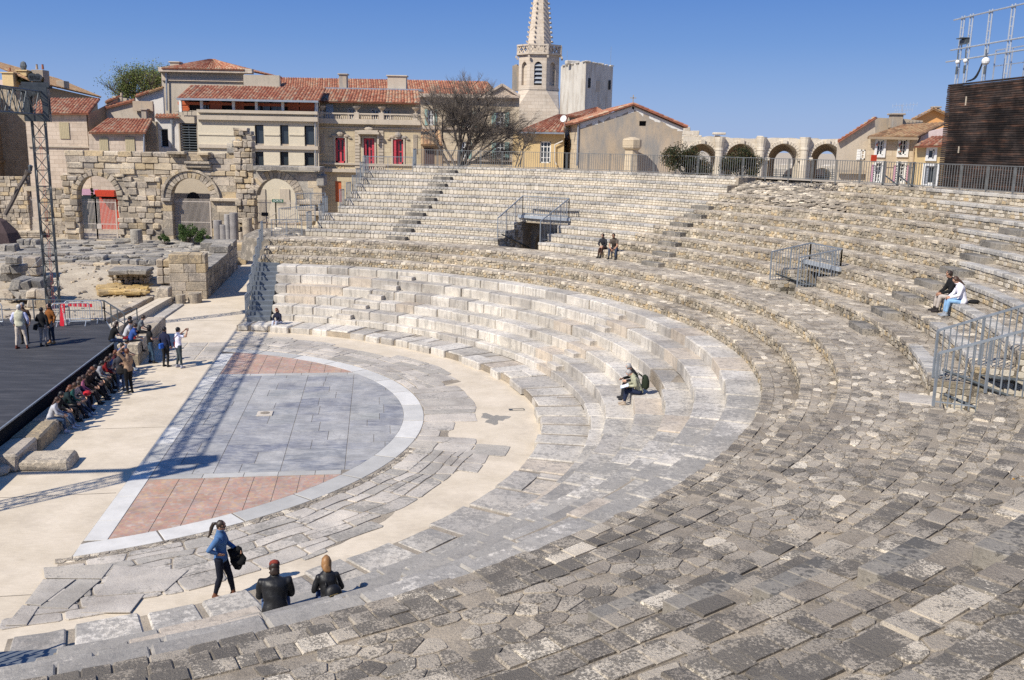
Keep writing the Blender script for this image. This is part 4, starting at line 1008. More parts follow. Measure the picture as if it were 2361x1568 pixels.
mb = MB(); O = Vector((0, Y-.5, 0)); mb.prism([(pa.x, pa.z), (pc.x, pa.z), (pb.x, pb.z)], [], (O, XW, UP, YW), .9); mb.bar(pa+Vector((0, -.1, .1)), pb+Vector((0, -.1, .1)), .5, .3); mb.bar(pb+Vector((0, -.1, .1)), Vector((pc.x, Y-.6, pa.z+.1)), .5, .3); mb.bar(Vector((pa.x, Y-.6, pa.z)), Vector((pc.x, Y-.6, pa.z)), .4, .25)
obj('pediment', mb, M['pl_ashlar'], b)
b = thing('tiled_shed', 'small dark lean-to with old tiles against the town house side', 'shed', base(996, 96))
x0, z0, x1, z1 = rect(972, 333, 1019, 384, 96.5); mb = MB(); mb.box(((x0+x1)/2, 97.5, (z0+z1)/2), (x1-x0, 2, z1-z0)); obj('wall', mb, M['pl_brown'], b)
roof(b, at(970, 334, 95.8), at(1020, 334, 95.8), at(970, 301, 101), at(1017, 302, 101), 'tile_old')
shutter(b, 96.5, 978, 342, 1000, 384, 'roofdark', False, name='door')
# ---- left houses
Y = 97.0
b = thing('ashlar_house', 'pale ashlar house with a closed yellow shutter left of the ruins, behind the lattice tower', 'house', base(140, Y))
wall(b, Y, 64, 262, 204, 420, 'pl_ashlar', (), .4, zb=0, back=8)
shutter(b, Y, 138, 282, 160, 320, 'ochre_shutter', False); band(b, Y, 66, 207, 338, .14, .2, 'pl_beige')
roof(b, at(60, 262, Y-.5), at(204, 262, Y-.5), at(96, 227, Y+7), at(231, 228, Y+7))
mb = MB(); x = at(203, 300, Y).x; s0 = at(204, 262, Y); mb.add([Vector((x+.05, Y, 0)), Vector((x+.05, Y+8, 0)), Vector((x+.05, Y+7.5, at(231, 228, Y+7).z)), Vector((x+.05, Y, s0.z-.1))], [(0, 1, 2, 3)]); obj('side_wall', mb, M['pl_brown'], b)
Y = 93.5
b = thing('low_tiled_house', 'lower stone house with two closed yellow shutters under a sagging tile roof', 'house', base(270, Y))
wall(b, Y, 207, 305, 333, 420, 'pl_ashlar', (), .4, zb=0, back=7)
shutter(b, Y, 230, 317, 250, 349, 'ochre_shutter', False); shutter(b, Y, 290, 316, 311, 349, 'ochre_shutter', False)
roof(b, at(204, 306, Y-.5), at(336, 306, Y-.5), at(248, 274, Y+6), at(352, 275, Y+6))
mb = MB(); mb.tube(at(332, 305, Y-.2), at(332, 352, Y-.2), .08); obj('downpipe', mb, M['zinc'], b)
Y = 101.5
b = thing('patched_house', 'beige house with patched render and a short chimney above the sagging roof', 'house', base(290, Y))
wall(b, Y, 233, 236, 352, 285, 'pl_beige', (), .4, zb=0, back=6, slope=[(352, 240), (306, 234), (236, 252)])
roof(b, at(234, 251, Y-.3), at(308, 233, Y-.3), at(240, 247, Y+4), at(312, 229, Y+4), 'tile')
chimney(b, Y-1, 329, 254, 341, 290, 'pl_grey', .6); wall(b, Y-.5, 306, 233, 352, 256, 'pl_grey', (), .3, name='parapet')
b = thing('dark_gap_wall', 'shaded rubble wall between the sagging roof and the white narrow house', 'wall', base(346, 98))
wall(b, 98.5, 334, 280, 361, 352, 'rubblewall', (), 1, zb=0, name='masonry')
b = thing('gabled_house', 'plain rendered gable end below the leafy tree', 'house', base(345, 110))
wall(b, 110, 312, 205, 375, 265, 'pl_white', (), .4, zb=0, slope=[(375, 203), (340, 214), (312, 222)], back=5); roof(b, at(311, 223, 109.5), at(343, 212, 109.5), at(314, 219, 113), at(346, 209, 113)); roof(b, at(343, 213, 109.5), at(376, 202, 109.5), at(346, 210, 113), at(378, 200, 113), 'tile_old')
b = thing('terracotta_chimney_house', 'low roof with a red clay chimney pot at the foot of the leafy tree', 'house', base(262, 108))
wall(b, 108, 244, 234, 300, 262, 'pl_beige', (), .4, zb=0, back=4, slope=[(300, 228), (272, 224), (244, 236)]); roof(b, at(242, 236, 107.6), at(272, 224, 107.6), at(250, 231, 112), at(282, 222, 112)); chimney(b, 108, 262, 222, 270, 234, 'pl_beige', .6, False); 
mb = MB(); mb.lathe(at(281, 233, 107.5), [(.16, 0), (.12, .5), (.17, .55), (.1, .9)], 8); obj('chimney_pot', mb, M['tile'], b)
# shaded street front at the far left, seen at a slant
b = thing('shaded_street_house', 'tall brown street house in shade at the left edge with a barred window', 'house', base(30, 86))
A = at(-70, 300, 99); B_ = at(66, 300, 122); A.z = B_.z = 0; d = (B_-A).normalized(); N = Vector((-d.y, d.x, 0)); H = at(30, 195, 88).z
mb = MB(); L = (B_-A).length
def onw(s, z): return (s, z)
hole = [(L*.52, 5.4, 1.3, 2.6), (L*.63, 1.6, 1.2, 2.0), (L*.80, 6.8, .9, 2.0)]
hs = [[(s, z), (s+w, z), (s+w, z+h), (s, z+h)] for s, z, w, h in [(L*.50, 9.4, 1.4, 2.3), (L*.60, 2.4, 2.6, 3.6)]]
mb.prism([(0, 0), (L, 0), (L, H), (0, H)], hs, (A, d, UP, N), .5); obj('wall', mb, M['pl_brown'], b)
for s, z, w, h in [(L*.50, 9.4, 1.4, 2.3), (L*.60, 2.4, 2.6, 3.6)]:
    mb = MB(); mb.add([A+d*s+UP*z+N*.4, A+d*(s+w)+UP*z+N*.4, A+d*(s+w)+UP*(z+h)+N*.4, A+d*s+UP*(z+h)+N*.4], [(0, 1, 2, 3)]); 
    o = obj('window', mb, M['glass'], b); g = MB()
    for i in range(6): g.tube(A+d*(s+w*i/5)+UP*z, A+d*(s+w*i/5)+UP*(z+h), .03, n=4)
    for i in range(4): g.tube(A+d*s+UP*(z+h*i/3), A+d*(s+w)+UP*(z+h*i/3), .03, n=4)
    obj('window_bars', g, M['steel_dark'], o)
for s, z in ((L*.82, 7.4), (L*.82, 2.6)):
    g = MB(); 
    for k in range(2): g.box(A+d*(s+k*.75)+UP*(z+1.2)-N*.05, (.68, .06, 2.4), ax=(d, N, UP))
    obj('shutter', g, M['blue_shutter'], b)
g = MB(); g.tube(A+d*L*.75-N*.1, A+d*L*.75-N*.1+UP*H, .1); obj('downpipe', g, M['dark'], b)
g = MB(); g.bar(A+UP*6.6-N*.1, B_+UP*6.6-N*.1, .2, .3); obj('string_course', g, M['pl_brown'], b)
b = thing('old_roofed_house', 'rubble and brick house with four chimneys and an overgrown roof in the left corner', 'house', base(60, 112))
wall(b, 110, -60, 198, 66, 262, 'rubblewall', (), .6, zb=0); wall(b, 110.4, -60, 184, 72, 200, 'pl_pink', (), .5, name='brick_parapet')
A = at(64, 200, 109); B_ = at(224, 226, 140); 
mb = MB(); mb.add([Vector((A.x, A.y, 0)), Vector((B_.x, B_.y, 0)), Vector((B_.x, B_.y, B_.z)), Vector((A.x, A.y, B_.z+.4))], [(0, 1, 2, 3)]); obj('side_wall', mb, M['pl_brown'], b)
roof(b, Vector((A.x+.6, A.y, B_.z+.5)), Vector((B_.x+.6, B_.y, B_.z+.1)), Vector((A.x-7, A.y+1, B_.z+3.4)), Vector((B_.x-6, B_.y+1, B_.z+2.6)), 'tile_old')
chimney(b, 109.5, 12, 170, 38, 200, 'pl_yellow', 1.3, True, 1); chimney(b, 111, 45, 165, 68, 188, 'pl_yellow', 1.2, True, 0); chimney(b, 112, 80, 162, 107, 192, 'pl_grey', 1.5, False, 2); chimney(b, 122, 136, 187, 154, 204, 'pl_grey', 1.4, False)
mb = MB(); mb.lathe(at(54, 163, 111), [(.3, 0), (.25, .3), (.08, .35), (.1, .9)], 8); mb.ball(at(54, 152, 111), .45, 8, sc=(.9, .4, 1.2)); obj('chimney_cowl', mb, M['steel_dark'], b)
# ---- church tower
Y = 135.0
b = thing('church_tower', 'octagonal stone church tower with louvred belfry and a crocketed spire cut by the frame', 'church tower', base(1242, Y))
cx_ = at(1242, 200, Y).x; S = Y/FPX
def octp(rad, z, off=R(22.5)+R(-4)): return [Vector((cx_+rad*math.cos(off+i*math.pi/4), Y+rad*math.sin(off+i*math.pi/4), z)) for i in range(8)]
zb0 = at(1242, 281, Y).z; zb1 = at(1242, 205, Y).z; zb2 = at(1242, 129, Y).z; zb3 = at(1242, 108, Y).z; Rb = 47*S/math.cos(R(8))*1.0
def octring(mb, r0, z0, r1, z1, m=0):
    a = octp(r0, z0); c = octp(r1, z1); mb.add(a+c, [(i, (i+1) % 8, 8+(i+1) % 8, 8+i) for i in range(8)]+[tuple(range(8, 16))], m)
mb = MB()
# belfry with recessed arches on each face
a = octp(Rb, 0); fw = (a[1]-a[0]).length
for i in range(8):
    p = octp(Rb, 0)[i]; q = octp(Rb, 0)[(i+1) % 8]; X = (q-p).normalized(); N = Vector((-X.y, X.x, 0))
    c = Vector((cx_, Y, 0))-(p+q)/2
    if N.dot(c) < 0: p, q = q, p; X = -X; N = -N
    if N.dot(c) < 0: N = -N
    hw = fw*.235; zc = zb1+.35; zs = zb1+(zb2-zb1)*.63; 
    arch = [(fw/2-hw, zc), (fw/2+hw, zc), (fw/2+hw, zs)]+[(fw/2+hw*math.cos(t*math.pi/8)*(1 if True else 1), zs+hw*1.25*math.sin(t*math.pi/8)) for t in range(1, 8)]+[(fw/2-hw, zs)]
    mb.prism([(0, zb1), (fw, zb1), (fw, zb2), (0, zb2)], [arch], (p, X, UP, N), .45)
    cdir = Vector((0, 0, 0)); facing = N.y > 0.85
    bk = MB(); o_ = p+N*.4
    bk.add([o_+X*(fw/2-hw-.1)+UP*zc, o_+X*(fw/2+hw+.1)+UP*zc, o_+X*(fw/2+hw+.1)+UP*(zs+hw*1.3), o_+X*(fw/2-hw-.1)+UP*(zs+hw*1.3)], [(0, 1, 2, 3)])
    if facing:
        obj('belfry_opening', bk, M['dark'], b); lv = MB()
        for k in range(5):
            z = zc+.25+k*(zs+hw*.7-zc)/5; lv.add([p+X*(fw/2-hw)+N*.05+UP*z, p+X*(fw/2+hw)+N*.05+UP*z, p+X*(fw/2+hw)+N*.38+UP*(z+.42), p+X*(fw/2-hw)+N*.38+UP*(z+.42)], [(0, 1, 2, 3)])
        obj('louvres', lv, M['grey_shutter'], b)
    else: obj('blind_arch', bk, M['pl_church'], b)
octring(mb, Rb, zb2, Rb*1.0, zb2+.02)
octring(mb, Rb*1.03, zb1-.25, Rb*1.03, zb1+.05)
# flared square base with broach corners
sq = 56*S; zq = at(1242, 236, Y).z
off = R(-4)
def sqp(h, z): return [Vector((cx_+(h*(-1)**(i in (1, 2)))*math.cos(off)-(h*(1 if i < 2 else -1))*math.sin(off), Y+(h*(-1)**(i in (1, 2)))*math.sin(off)+(h*(1 if i < 2 else -1))*math.cos(off), z)) for i in range(4)]
top = octp(Rb, zb1-.25)
cor = [Vector((cx_+sq*math.cos(off+math.pi/4+i*math.pi/2)*1.2, Y+sq*math.sin(off+math.pi/4+i*math.pi/2)*1.2, zq-1.2)) for i in range(4)]
bot = [Vector((c.x, c.y, 0)) for c in cor]
vs = top+cor+bot; fs = []
for i in range(4):
    # octagon vertices nearest to corner i
    j = (2*i+0) % 8; j2 = (2*i+1) % 8; jn = (2*i+2) % 8
    fs.append((j, j2, 8+i)) if True else None
    fs.append((j2, jn, 8+(i+1) % 4, 8+i)); fs.append((8+i, 8+(i+1) % 4, 12+(i+1) % 4, 12+i))
mb.add(vs, fs); obj('tower_body', mb, M['pl_church'], b)
mb = MB(); rp = Rb*1.06; P8 = octp(rp, zb2); Q8 = octp(rp, zb3); H8 = zb3-zb2
for i in range(8):
    p, q = P8[i], P8[(i+1) % 8]; mb.bar(p+UP*.1, q+UP*.1, .35, .25); mb.bar(p+UP*H8, q+UP*H8, .35, .22); mb.bar(p, p+UP*H8, .3, .3)
    for k in range(3):
        a_, c_ = p.lerp(q, k/3+.03), p.lerp(q, (k+1)/3-.03); mb.bar(a_+UP*.2, c_+UP*(H8-.1), .14, .14); mb.bar(a_+UP*(H8-.1), c_+UP*.2, .14, .14)
    mb.box(p+(p-Vector((cx_, Y, zb2)))*.07+UP*(-.3), (.25, .25, .3))
obj('parapet', mb, M['pl_church'], b)
mb = MB(); rs = 29.5*S*1.04; za = at(1242, -150, Y).z; octring(mb, rs, zb2, .05, za)
for i in range(8):
    p, q = octp(rs, zb3-.6)[i], octp(.05, za)[i]
    for k in range(1, 22): c = p.lerp(q, k/24); mb.box(c+(c-Vector((cx_, Y, c.z))).normalized()*.10, (.22, .22, .15), rz=R(22.5+45*i))
obj('spire', mb, M['pl_church'], b)
mb = MB(); x = at(1190, 180, Y+3).x
mb.box((x, Y+3, (at(1190, 152, Y+3).z+at(1190, 210, Y+3).z)/2), (1.1, 1.1, at(1190, 152, Y+3).z-at(1190, 210, Y+3).z)); mb.tube((x, Y+3, at(1190, 152, Y+3).z), (x, Y+3, at(1190, 149, Y+3).z), .3); obj('stair_turret', mb, M['pl_grey'], b)
# ---- square white tower
b = thing('square_tower', 'square whitewashed medieval tower with three small openings right of the spire', 'tower', base(1352, 150))
A = at(1293, 160, 158); C_ = at(1351, 160, 148); D_ = at(1413.5, 160, 156); zt = at(1351, 142, 148).z
E_ = A+(D_-C_); mb = MB(); P = [A, C_, D_, E_]
mb.add([Vector((p.x, p.y, 0)) for p in P]+[Vector((p.x, p.y, zt+(0.0, 0.15, -.1, 0)[i])) for i, p in enumerate(P)], [(0, 1, 5, 4), (1, 2, 6, 5), (2, 3, 7, 6), (3, 0, 4, 7), (4, 5, 6, 7)])
for i in range(40):
    p, q = P[i % 3], P[i % 3+1]; c = p.lerp(q, rng.random()); mb.block((c.x, c.y, zt+.05), (.5, .4, rng.uniform(.1, .28)), rng.random(), .05)
mb.block((at(1318, 148, 156).x, 154, zt+.3), (2.2, 1, .6), R(20), .08)
obj('masonry', mb, M['pl_tower'], b)
d = (D_-C_).normalized(); N = Vector((d.y, -d.x, 0)); L = (D_-C_).length
for s, v, w, h in ((.13, 195, .5, 1.1), (.88, 201, .5, 1.1)):
    z = at(1380, v, 151).z; mb = MB(); mb.box(C_+d*(L*s)+UP*(z-C_.z)-N*.0, (w*1.5, .15, h*1.3), ax=(d, N, UP)); obj('opening', mb, M['dark'], b)
mb = MB(); mb.box(C_+d*(L*.45)+UP*(at(1380, 203, 151).z-C_.z), (1.3, .08, 1.6), ax=(d, N, UP)); obj('blocked_opening', mb, M['pl_beige'], b)
mb = MB(); mb.tube(A+d*2+UP*(zt-A.z), A+d*2+UP*(zt-A.z+2.5), .03, n=4); mb.tube(D_-d*1+UP*(zt-D_.z), D_-d*1+UP*(zt-D_.z+3), .03, n=4); obj('antenna', mb, M['steel'], b)
# ---- annex with hipped roof and glazed door
Y = 87.0
b = thing('annex', 'low ochre annex with hipped red roof and a tall glazed door beside the chapel', 'building', base(1250, Y))
wall(b, Y, 1182, 305, 1300, 392, 'pl_yellow', [(1245, 326, 1270, 376)], .4, zb=5, back=6)
window(b, Y, 1245, 326, 1270, 376, cols=3, rows=4, bar=.07, recess=.15, name='glazed_door')
ap = at(1291, 266, Y+5); el = at(1192, 304, Y-.6); er = at(1300, 306, Y-.6); el.z = er.z = (el.z+er.z)/2
roof(b, el, er, ap-XW*.2, ap+XW*.8); band(b, Y-.5, 1194, 1300, 306.5, .15, .15, 'zinc', 'gutter')
mb = MB(); mb.pipe([at(1283, 380, Y-.2), at(1279, 372, Y-.2), at(1279, 334, Y-.2), at(1298, 325, Y-.2)], .06); obj('downpipe', mb, M['pl_white'], b)
mb = MB(); c = at(1299.5, 274, 83.5); mb.lathe(c, [(.02, -.1), (.2, -.04), (.3, .05), (.28, .06), (.02, -.05)], 16, ax=Vector((-.5, -.8, .3)).normalized()); mb.tube(c, c+Vector((.2, .6, -.8)), .03); tag(obj('satellite_dish', mb, M['white_paint'], origin=tuple(c)), 'white satellite dish between the annex roof and the chapel eave', 'satellite dish')
mb = MB(); a = at(1266, 386, 84); mb.box((a.x, 84, a.z-.05), (2.4, .5, .08)); 
for s in (-1, 1): mb.box((a.x+s*.9, 84, a.z-.35), (.3, .4, .55))
tag(obj('stone_bench', mb, M['pl_grey'], origin=(a.x, 84, 7.97)), 'dark bench in front of the glazed door of the annex', 'bench')
# ---- chapel
Y = 82.0
b = thing('chapel', 'grey rendered chapel gable with red tile edge and a tiny dark window', 'chapel', base(1450, Y))
cl, ca, cr = at(1335.5, 279.5, Y), at(1460, 240, Y), at(1578, 291, Y)
x0, z0, x1, z1 = rect(1335.5, 300, 1571, 392, Y); h = rect(1474, 279, 1490, 290.5, Y)
mb = MB(); mb.prism([(cl.x, 5), (x1, 5), (x1, cr.z-.1), (ca.x, ca.z-.12), (cl.x, cl.z-.15)], [[(h[0], h[1]), (h[2], h[1]), (h[2], h[3]), (h[0], h[3])]], (Vector((0, Y, 0)), XW, UP, YW), .5)
obj('gable_wall', mb, M['pl_grey'], b)
mb = MB(); mb.add([Vector((h[0], Y+.45, h[1])), Vector((h[2], Y+.45, h[1])), Vector((h[2], Y+.45, h[3])), Vector((h[0], Y+.45, h[3]))], [(0, 1, 2, 3)]); obj('opening', mb, M['dark'], b)
bl = at(1298.6, 292, 94); 
mb = MB(); p0 = Vector((cl.x, Y+.02, 5)); p1 = Vector((bl.x, 94, 5)); mb.add([p0, p1, Vector((p1.x, 94, cl.z-.2)), Vector((p0.x, Y+.02, cl.z-.2))], [(0, 1, 2, 3)]); 
obj('side_wall', mb, M['pl_cream'], b)
for s in (.45, .75): q = p0.lerp(p1, s); mb = MB(); mb.box((q.x-.02, q.y, at(1320, 332, 88).z), (.1, .5, .8)); obj('niche', mb, M['dark'], b)
off_ = Vector((-.75, 12, 0))
roof(b, Vector((cl.x-.5, Y-.35, cl.z-.18)), Vector((bl.x-.5, 94, cl.z-.18)), Vector((ca.x, Y-.35, ca.z+.02)), Vector((ca.x-.7, 94, ca.z+.02)))
roof(b, Vector((cr.x+.25, Y-.35, cr.z-.05)), Vector((cr.x-.5, 94, cr.z-.05)), Vector((ca.x, Y-.35, ca.z+.02)), Vector((ca.x-.7, 94, ca.z+.02)))
M['pl_fresh'] = plaster('fresh_white_plaster', (0.66, 0.64, 0.60), .5, .8)
mb = MB()
for pa_, pb_ in ((cl, ca), (cr, ca)):
    for i in range(9):
        q0, q1 = pa_.lerp(pb_, i/9+.02), pa_.lerp(pb_, (i+1)/9+.02); w_ = rng.uniform(.18, .6); mb.add([q0+Vector((0, -.012, -.2)), q1+Vector((0, -.012, -.2)), q1+Vector((0, -.012, -.2-w_)), q0+Vector((0, -.012, -.2-rng.uniform(.18, .5)))], [(0, 1, 2, 3)])
obj('plaster_patch', mb, M['pl_fresh'], b)
mb = MB(); c = at(1459.5, 240, Y); mb.bar(c, c+UP*.75, .07, .07); mb.bar(c+UP*.5-XW*.25, c+UP*.5+XW*.25, .07, .07); obj('cross', mb, M['pl_grey'], b)
mb = MB(); mb.tube(Vector((cl.x-.08, Y-.1, cl.z-.3)), Vector((cl.x-.08, Y-.1, 7.9)), .07); obj('downpipe', mb, M['zinc'], b)
b = thing('rear_roof_building', 'older building with a faded tile roof rising behind the chapel eave', 'building', base(1330, 100))
e0 = at(1300, 268, 97); e1 = at(1392, 268, 97); mb = MB(); mb.box(((e0.x+e1.x)/2, 103, e0.z/2), (e1.x-e0.x, 10, e0.z)); obj('walls', mb, M['pl_beige'], b)
roof(b, e0, e1+XW, at(1372, 250, 104), at(1376, 249, 104), 'tile'); 
# corbelled stone turret against the chapel
mb = MB(); c = at(1455, 389, 80.5); S8 = 80.5/FPX; z_ = lambda v: at(1455, v, 80.5).z; c.z = 0
b = tag(obj('corbelled_turret', mb, M['pl_yellow']), 'small octagonal corbelled stone turret standing before the chapel wall', 'turret') if False else None
prof = [(17*S8, 5.2), (17*S8, z_(395)), (15*S8, z_(360)), (15*S8, z_(346)), (19*S8, z_(343)), (21*S8, z_(340)), (21.5*S8, z_(336)), (21.5*S8, z_(323)), (19*S8, z_(320)), (5*S8, z_(316))]
mb.lathe(c, prof, 8); tag(obj('corbelled_turret', mb, M['pl_cream'], origin=(c.x, c.y, 7.97)), 'small octagonal corbelled stone turret standing before the chapel wall', 'turret')
# ---- arena arcade
b = thing('roman_arcade', 'upper arcade of the pale Roman arena with half columns between its arches', 'arcade', base(1800, 108))
def arcade(y, centres, hw, vs_, vtop, u0, u1, thick, mat, nm):
    k = y/FPX; holes = []; zt = at((u0+u1)/2, vtop, y).z
    for uc in centres:
        xc = at(uc, 360, y).x; zs = at(uc, vs_, y).z; q = hw*k
        holes.append([(xc-q, 2.1), (xc+q, 2.1), (xc+q, zs)]+[(xc+q*math.cos(t*math.pi/14), zs+q*math.sin(t*math.pi/14)) for t in range(1, 14)]+[(xc-q, zs)])
    xa, xb = at(u0, 360, y).x, at(u1, 360, y).x; n = 30; topl = [(xb+(xa-xb)*i/n, zt+rng.uniform(-.12, .1)) for i in range(n+1)]
    mb = MB(); mb.prism([(xa, 2.0), (xb, 2.0)]+topl, holes, (Vector((0, y, 0)), XW, UP, YW), thick); obj(nm, mb, M[mat], b)
    return k
k = arcade(108, (1618, 1708, 1806, 1905), 34, 367, 318, 1574, 1942, 1.8, 'pl_arena', 'wall')
arcade(112.5, (1619, 1710, 1809, 1909), 23, 372, 330, 1574, 1942, 0.8, 'pl_arena', 'rear_wall')
mb = MB()
for uc in (1618, 1708, 1806, 1905):
    P0 = at(uc, 367, 109.8); P1 = at(uc+3.5, 372, 112.5); r0_, r1_ = 34*108/FPX+.02, 23.3*112.5/FPX; P0.x = at(uc, 367, 108).x; n = 16
    ring = lambda P, q: [Vector((P.x-q, P.y, 2))]+[Vector((P.x-q*math.cos(t*math.pi/n), P.y, P.z+q*math.sin(t*math.pi/n))) for t in range(n+1)]+[Vector((P.x+q, P.y, 2))]
    a_, b_ = ring(P0, r0_), ring(P1, r1_); N_ = len(a_); mb.add(a_+b_, [(i, i+1, N_+i+1, N_+i) for i in range(N_-1)])
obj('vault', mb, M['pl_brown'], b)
mb = MB()
for uc in (1618, 1708, 1806, 1905):
    xc = at(uc, 360, 108).x; zs = at(uc, 367, 108).z
    for t in range(19):
        a0_, a1_ = math.pi*t/19+.012, math.pi*(t+1)/19-.012; ri, ro = 34*k, 42*k
        pts = [Vector((xc+r_*math.cos(a_), 108, zs+r_*math.sin(a_))) for r_, a_ in ((ri, a0_), (ro, a0_), (ro, a1_), (ri, a1_))]
        mb.stone(pts, -YW, .09, .03, 0, (.5, .5, .5))
    mb.box((xc, 107.85, zs+39*k), (.45, .35, 9*k)); 
    for s in (-1, 1): mb.box((xc+s*(38*k), 107.85, zs), (12*k, .35, .3))
obj('arch_ring', mb, M['pl_arena'], b)
for uc in (1660, 1756, 1857):
    a = at(uc, 318.5, 107.7); mb = MB(); z0 = at(uc, 425, 107.7).z
    mb.lathe((a.x, 107.7, 1.2), [(10*k, 0), (10*k, z0-2), (9*k, z0-1.9), (8.4*k, a.z-2-.3), (9.2*k, a.z-2-.2), (9*k, a.z-2), (12.5*k, a.z-2+.9), (13*k, a.z-2+1.0), (4, a.z-2+1.0)] if False else [(9*k, 0), (8.4*k, a.z-2.6), (9.4*k, a.z-2.5), (8.8*k, a.z-2.2), (12*k, a.z-1.3), (12.5*k, a.z-1.1), (1*k, a.z-1.1)], 12)
    obj('half_column', mb, M['pl_arena'], b)
mb = MB()
for u, v0, v1, w in ((1590, 293, 330, 28), (1582, 289, 300, 20), (1604, 300, 330, 16), (1613, 310, 330, 10), (1659, 307, 320, 9), (1756, 317, 321, 10)):
    a = at(u, v0, 108.6); c = at(u, v1+3, 108.6)
    for j in range(max(1, int((a.z-c.z)/.5))): mb.block((a.x+rng.uniform(-.15, .15), 109, c.z+.25+j*.5), (w*k*rng.uniform(.85, 1.1), 1.4, .5), 0, .05, r=rr(), jit=.03)
mb.block(at(1658, 308, 108.5), (1.3, 1.2, .25), 0, .05); obj('broken_attic', mb, M['pl_arena'], b)
b = thing('arena_inner_wall', 'weathered inner arches of the arena glimpsed through the arcade openings', 'arcade', base(1850, 128))
mb = MB()
arcade(130, (1765, 1832, 1898, 1960), 24, 412, 380, 1690, 1990, 3.0, 'pl_arena', 'wall')
mb = MB()
for v in (392, 397, 402, 407, 412, 417, 422): mb.tube(at(1770, v, 118), at(1960, v, 118), .05, n=4)
for i in range(20): mb.tube(at(1770+10*i, 388, 118), at(1770+10*i, 424, 118), .04, n=4)
bk_ = MB(); bk_.add([at(1690, 384, 134), at(1990, 384, 134), Vector((at(1990, 384, 134).x, 134, 2)), Vector((at(1690, 384, 134).x, 134, 2))], [(0, 1, 2, 3)]); obj('shade_backing', bk_, M['roofdark'], b)  # dark sheet added behind the inner arches, painting their openings as shade
tag(obj('scaffold_railing', mb, M['steel_dark'], origin=(at(1860, 400, 118).x, 118, 7.9)), 'dark metal scaffold seating rails seen through the arcade openings', 'railing')
# ---- right houses
Z5 = lambda x, y: (1729.3+x*.2676, 34.6+y*.2676)
def w5(fn, parent, Y, x0, y0, x1, y1, *a, **k): u0, v0 = Z5(x0, y0); u1, v1 = Z5(x1, y1); return fn(parent, Y, u0, v0, u1, v1, *a, **k)
def a5(x, y, Y): return at(*Z5(x, y), Y)
Y = 72.0
b = thing('golden_stone_house', 'golden stone house with two white framed upper windows and mauve lower shutters', 'house', base(2050, Y))
hl = [(1092, 1080, 1148, 1208), (1288, 1076, 1346, 1206), (1075, 1275, 1128, 1440), (1268, 1280, 1325, 1440)]
hh = [(*Z5(*q[:2]), *Z5(*q[2:])) for q in hl]
u0, v0 = Z5(1020, 1052); u1, v1 = Z5(1425, 1460); wall(b, Y, u0, v0, u1, v1, 'pl_cream', hh, .35, zb=5, back=7)
for i, q in enumerate(hh):
    window(b, Y, *q, cols=2, rows=3 if i < 2 else 5, bar=.045, recess=.1, sur='white_paint')
for q in hl[2:]:
    w5(shutter, b, Y, q[0]-34, q[1]+15, q[0]-6, q[3], 'purple'); w5(shutter, b, Y, q[2]+6, q[1]+15, q[2]+34, q[3], 'purple')
for x, y_ in ((1290, 1120), (1287, 1180), (1100, 1115)):
    mb = MB()
    for i in range(14): mb.ball(a5(x+rng.uniform(-8, 8), y_+rng.uniform(-8, 8), Y-.15), .07, 5, 0 if i % 2 else 1)
    tag(obj('flower_basket', mb, [M['redband'], M['teal']], origin=tuple(a5(x, y_, Y-.15))), {1290: 'green hanging flower basket by the right upper window of the golden house', 1287: 'red flowers on the right upper window sill of the golden house', 1100: 'red flowers at the left upper window of the golden house'}[x], 'flowers')
roof(b, a5(1012, 1054, Y-.5), a5(1442, 1052, Y-.5), a5(1305, 955, Y+5), a5(1690, 930, Y+5), 'tile_old'); band(b, Y-.4, Z5(1018, 0)[0], Z5(1438, 0)[0], Z5(0, 1062)[1], .18, .2, 'pl_brown', 'gutter')
mb = MB(); c = a5(1067, 1232, Y-.6)
mb.box(c, (.5, .02, .45), rz=.3); tag(obj('red_banner', mb, M['redband'], origin=tuple(c)), 'small red pennant hanging below the left upper window of the golden house', 'pennant')
mb = MB(); mb.tube(a5(1412, 1150, Y-.2), a5(1400, 1450, Y-.2), .05); mb.tube(a5(1040, 1267, Y-.3), a5(1400, 1267, Y-.3), .02, n=4); obj('downpipe', mb, M['pl_brown'], b)
b = thing('stained_house', 'water-stained beige house with white shutters left of the golden house', 'house', base(1960, 73))
u0, v0 = Z5(770, 1085); u1, v1 = Z5(1025, 1460); wall(b, 73.2, u0, v0, u1, v1, 'pl_beige', (), .35, zb=5, slope=[Z5(1080, 1060), Z5(1075, 890), Z5(765, 1090)], back=6)
roof(b, a5(755, 1092, 72.9), a5(1078, 884, 72.9), a5(775, 1088, 77), a5(1094, 880, 77), 'tile')
w5(window, b, 73.2, 952, 1160, 990, 1245, cols=1, rows=2, recess=.02); w5(shutter, b, 73.2, 917, 1158, 950, 1250, 'white_paint')
mb = MB(); mb.bar(a5(755, 1345, 72.9), a5(1005, 1350, 72.9), .2, .2); obj('string_course', mb, M['pl_grey'], b)
b = thing('grey_party_wall', 'grey rendered party wall with a capped chimney and television aerial', 'house', base(2080, 80))
u0, v0 = Z5(1068, 890); u1, v1 = Z5(1490, 1000); wall(b, 80, u0, v0, u1, v1, 'pl_grey', (), .5, zb=5, slope=[Z5(1490, 910), Z5(1330, 895), Z5(1075, 884)])
u0, v0 = Z5(1210, 862); u1, v1 = Z5(1300, 975); chimney(b, 79.5, u0, v0, u1, v1, 'pl_grey', .9)
mb = MB(); c = a5(1310, 860, 79); mb.tube(c, a5(1310, 770, 79), .03, n=4)
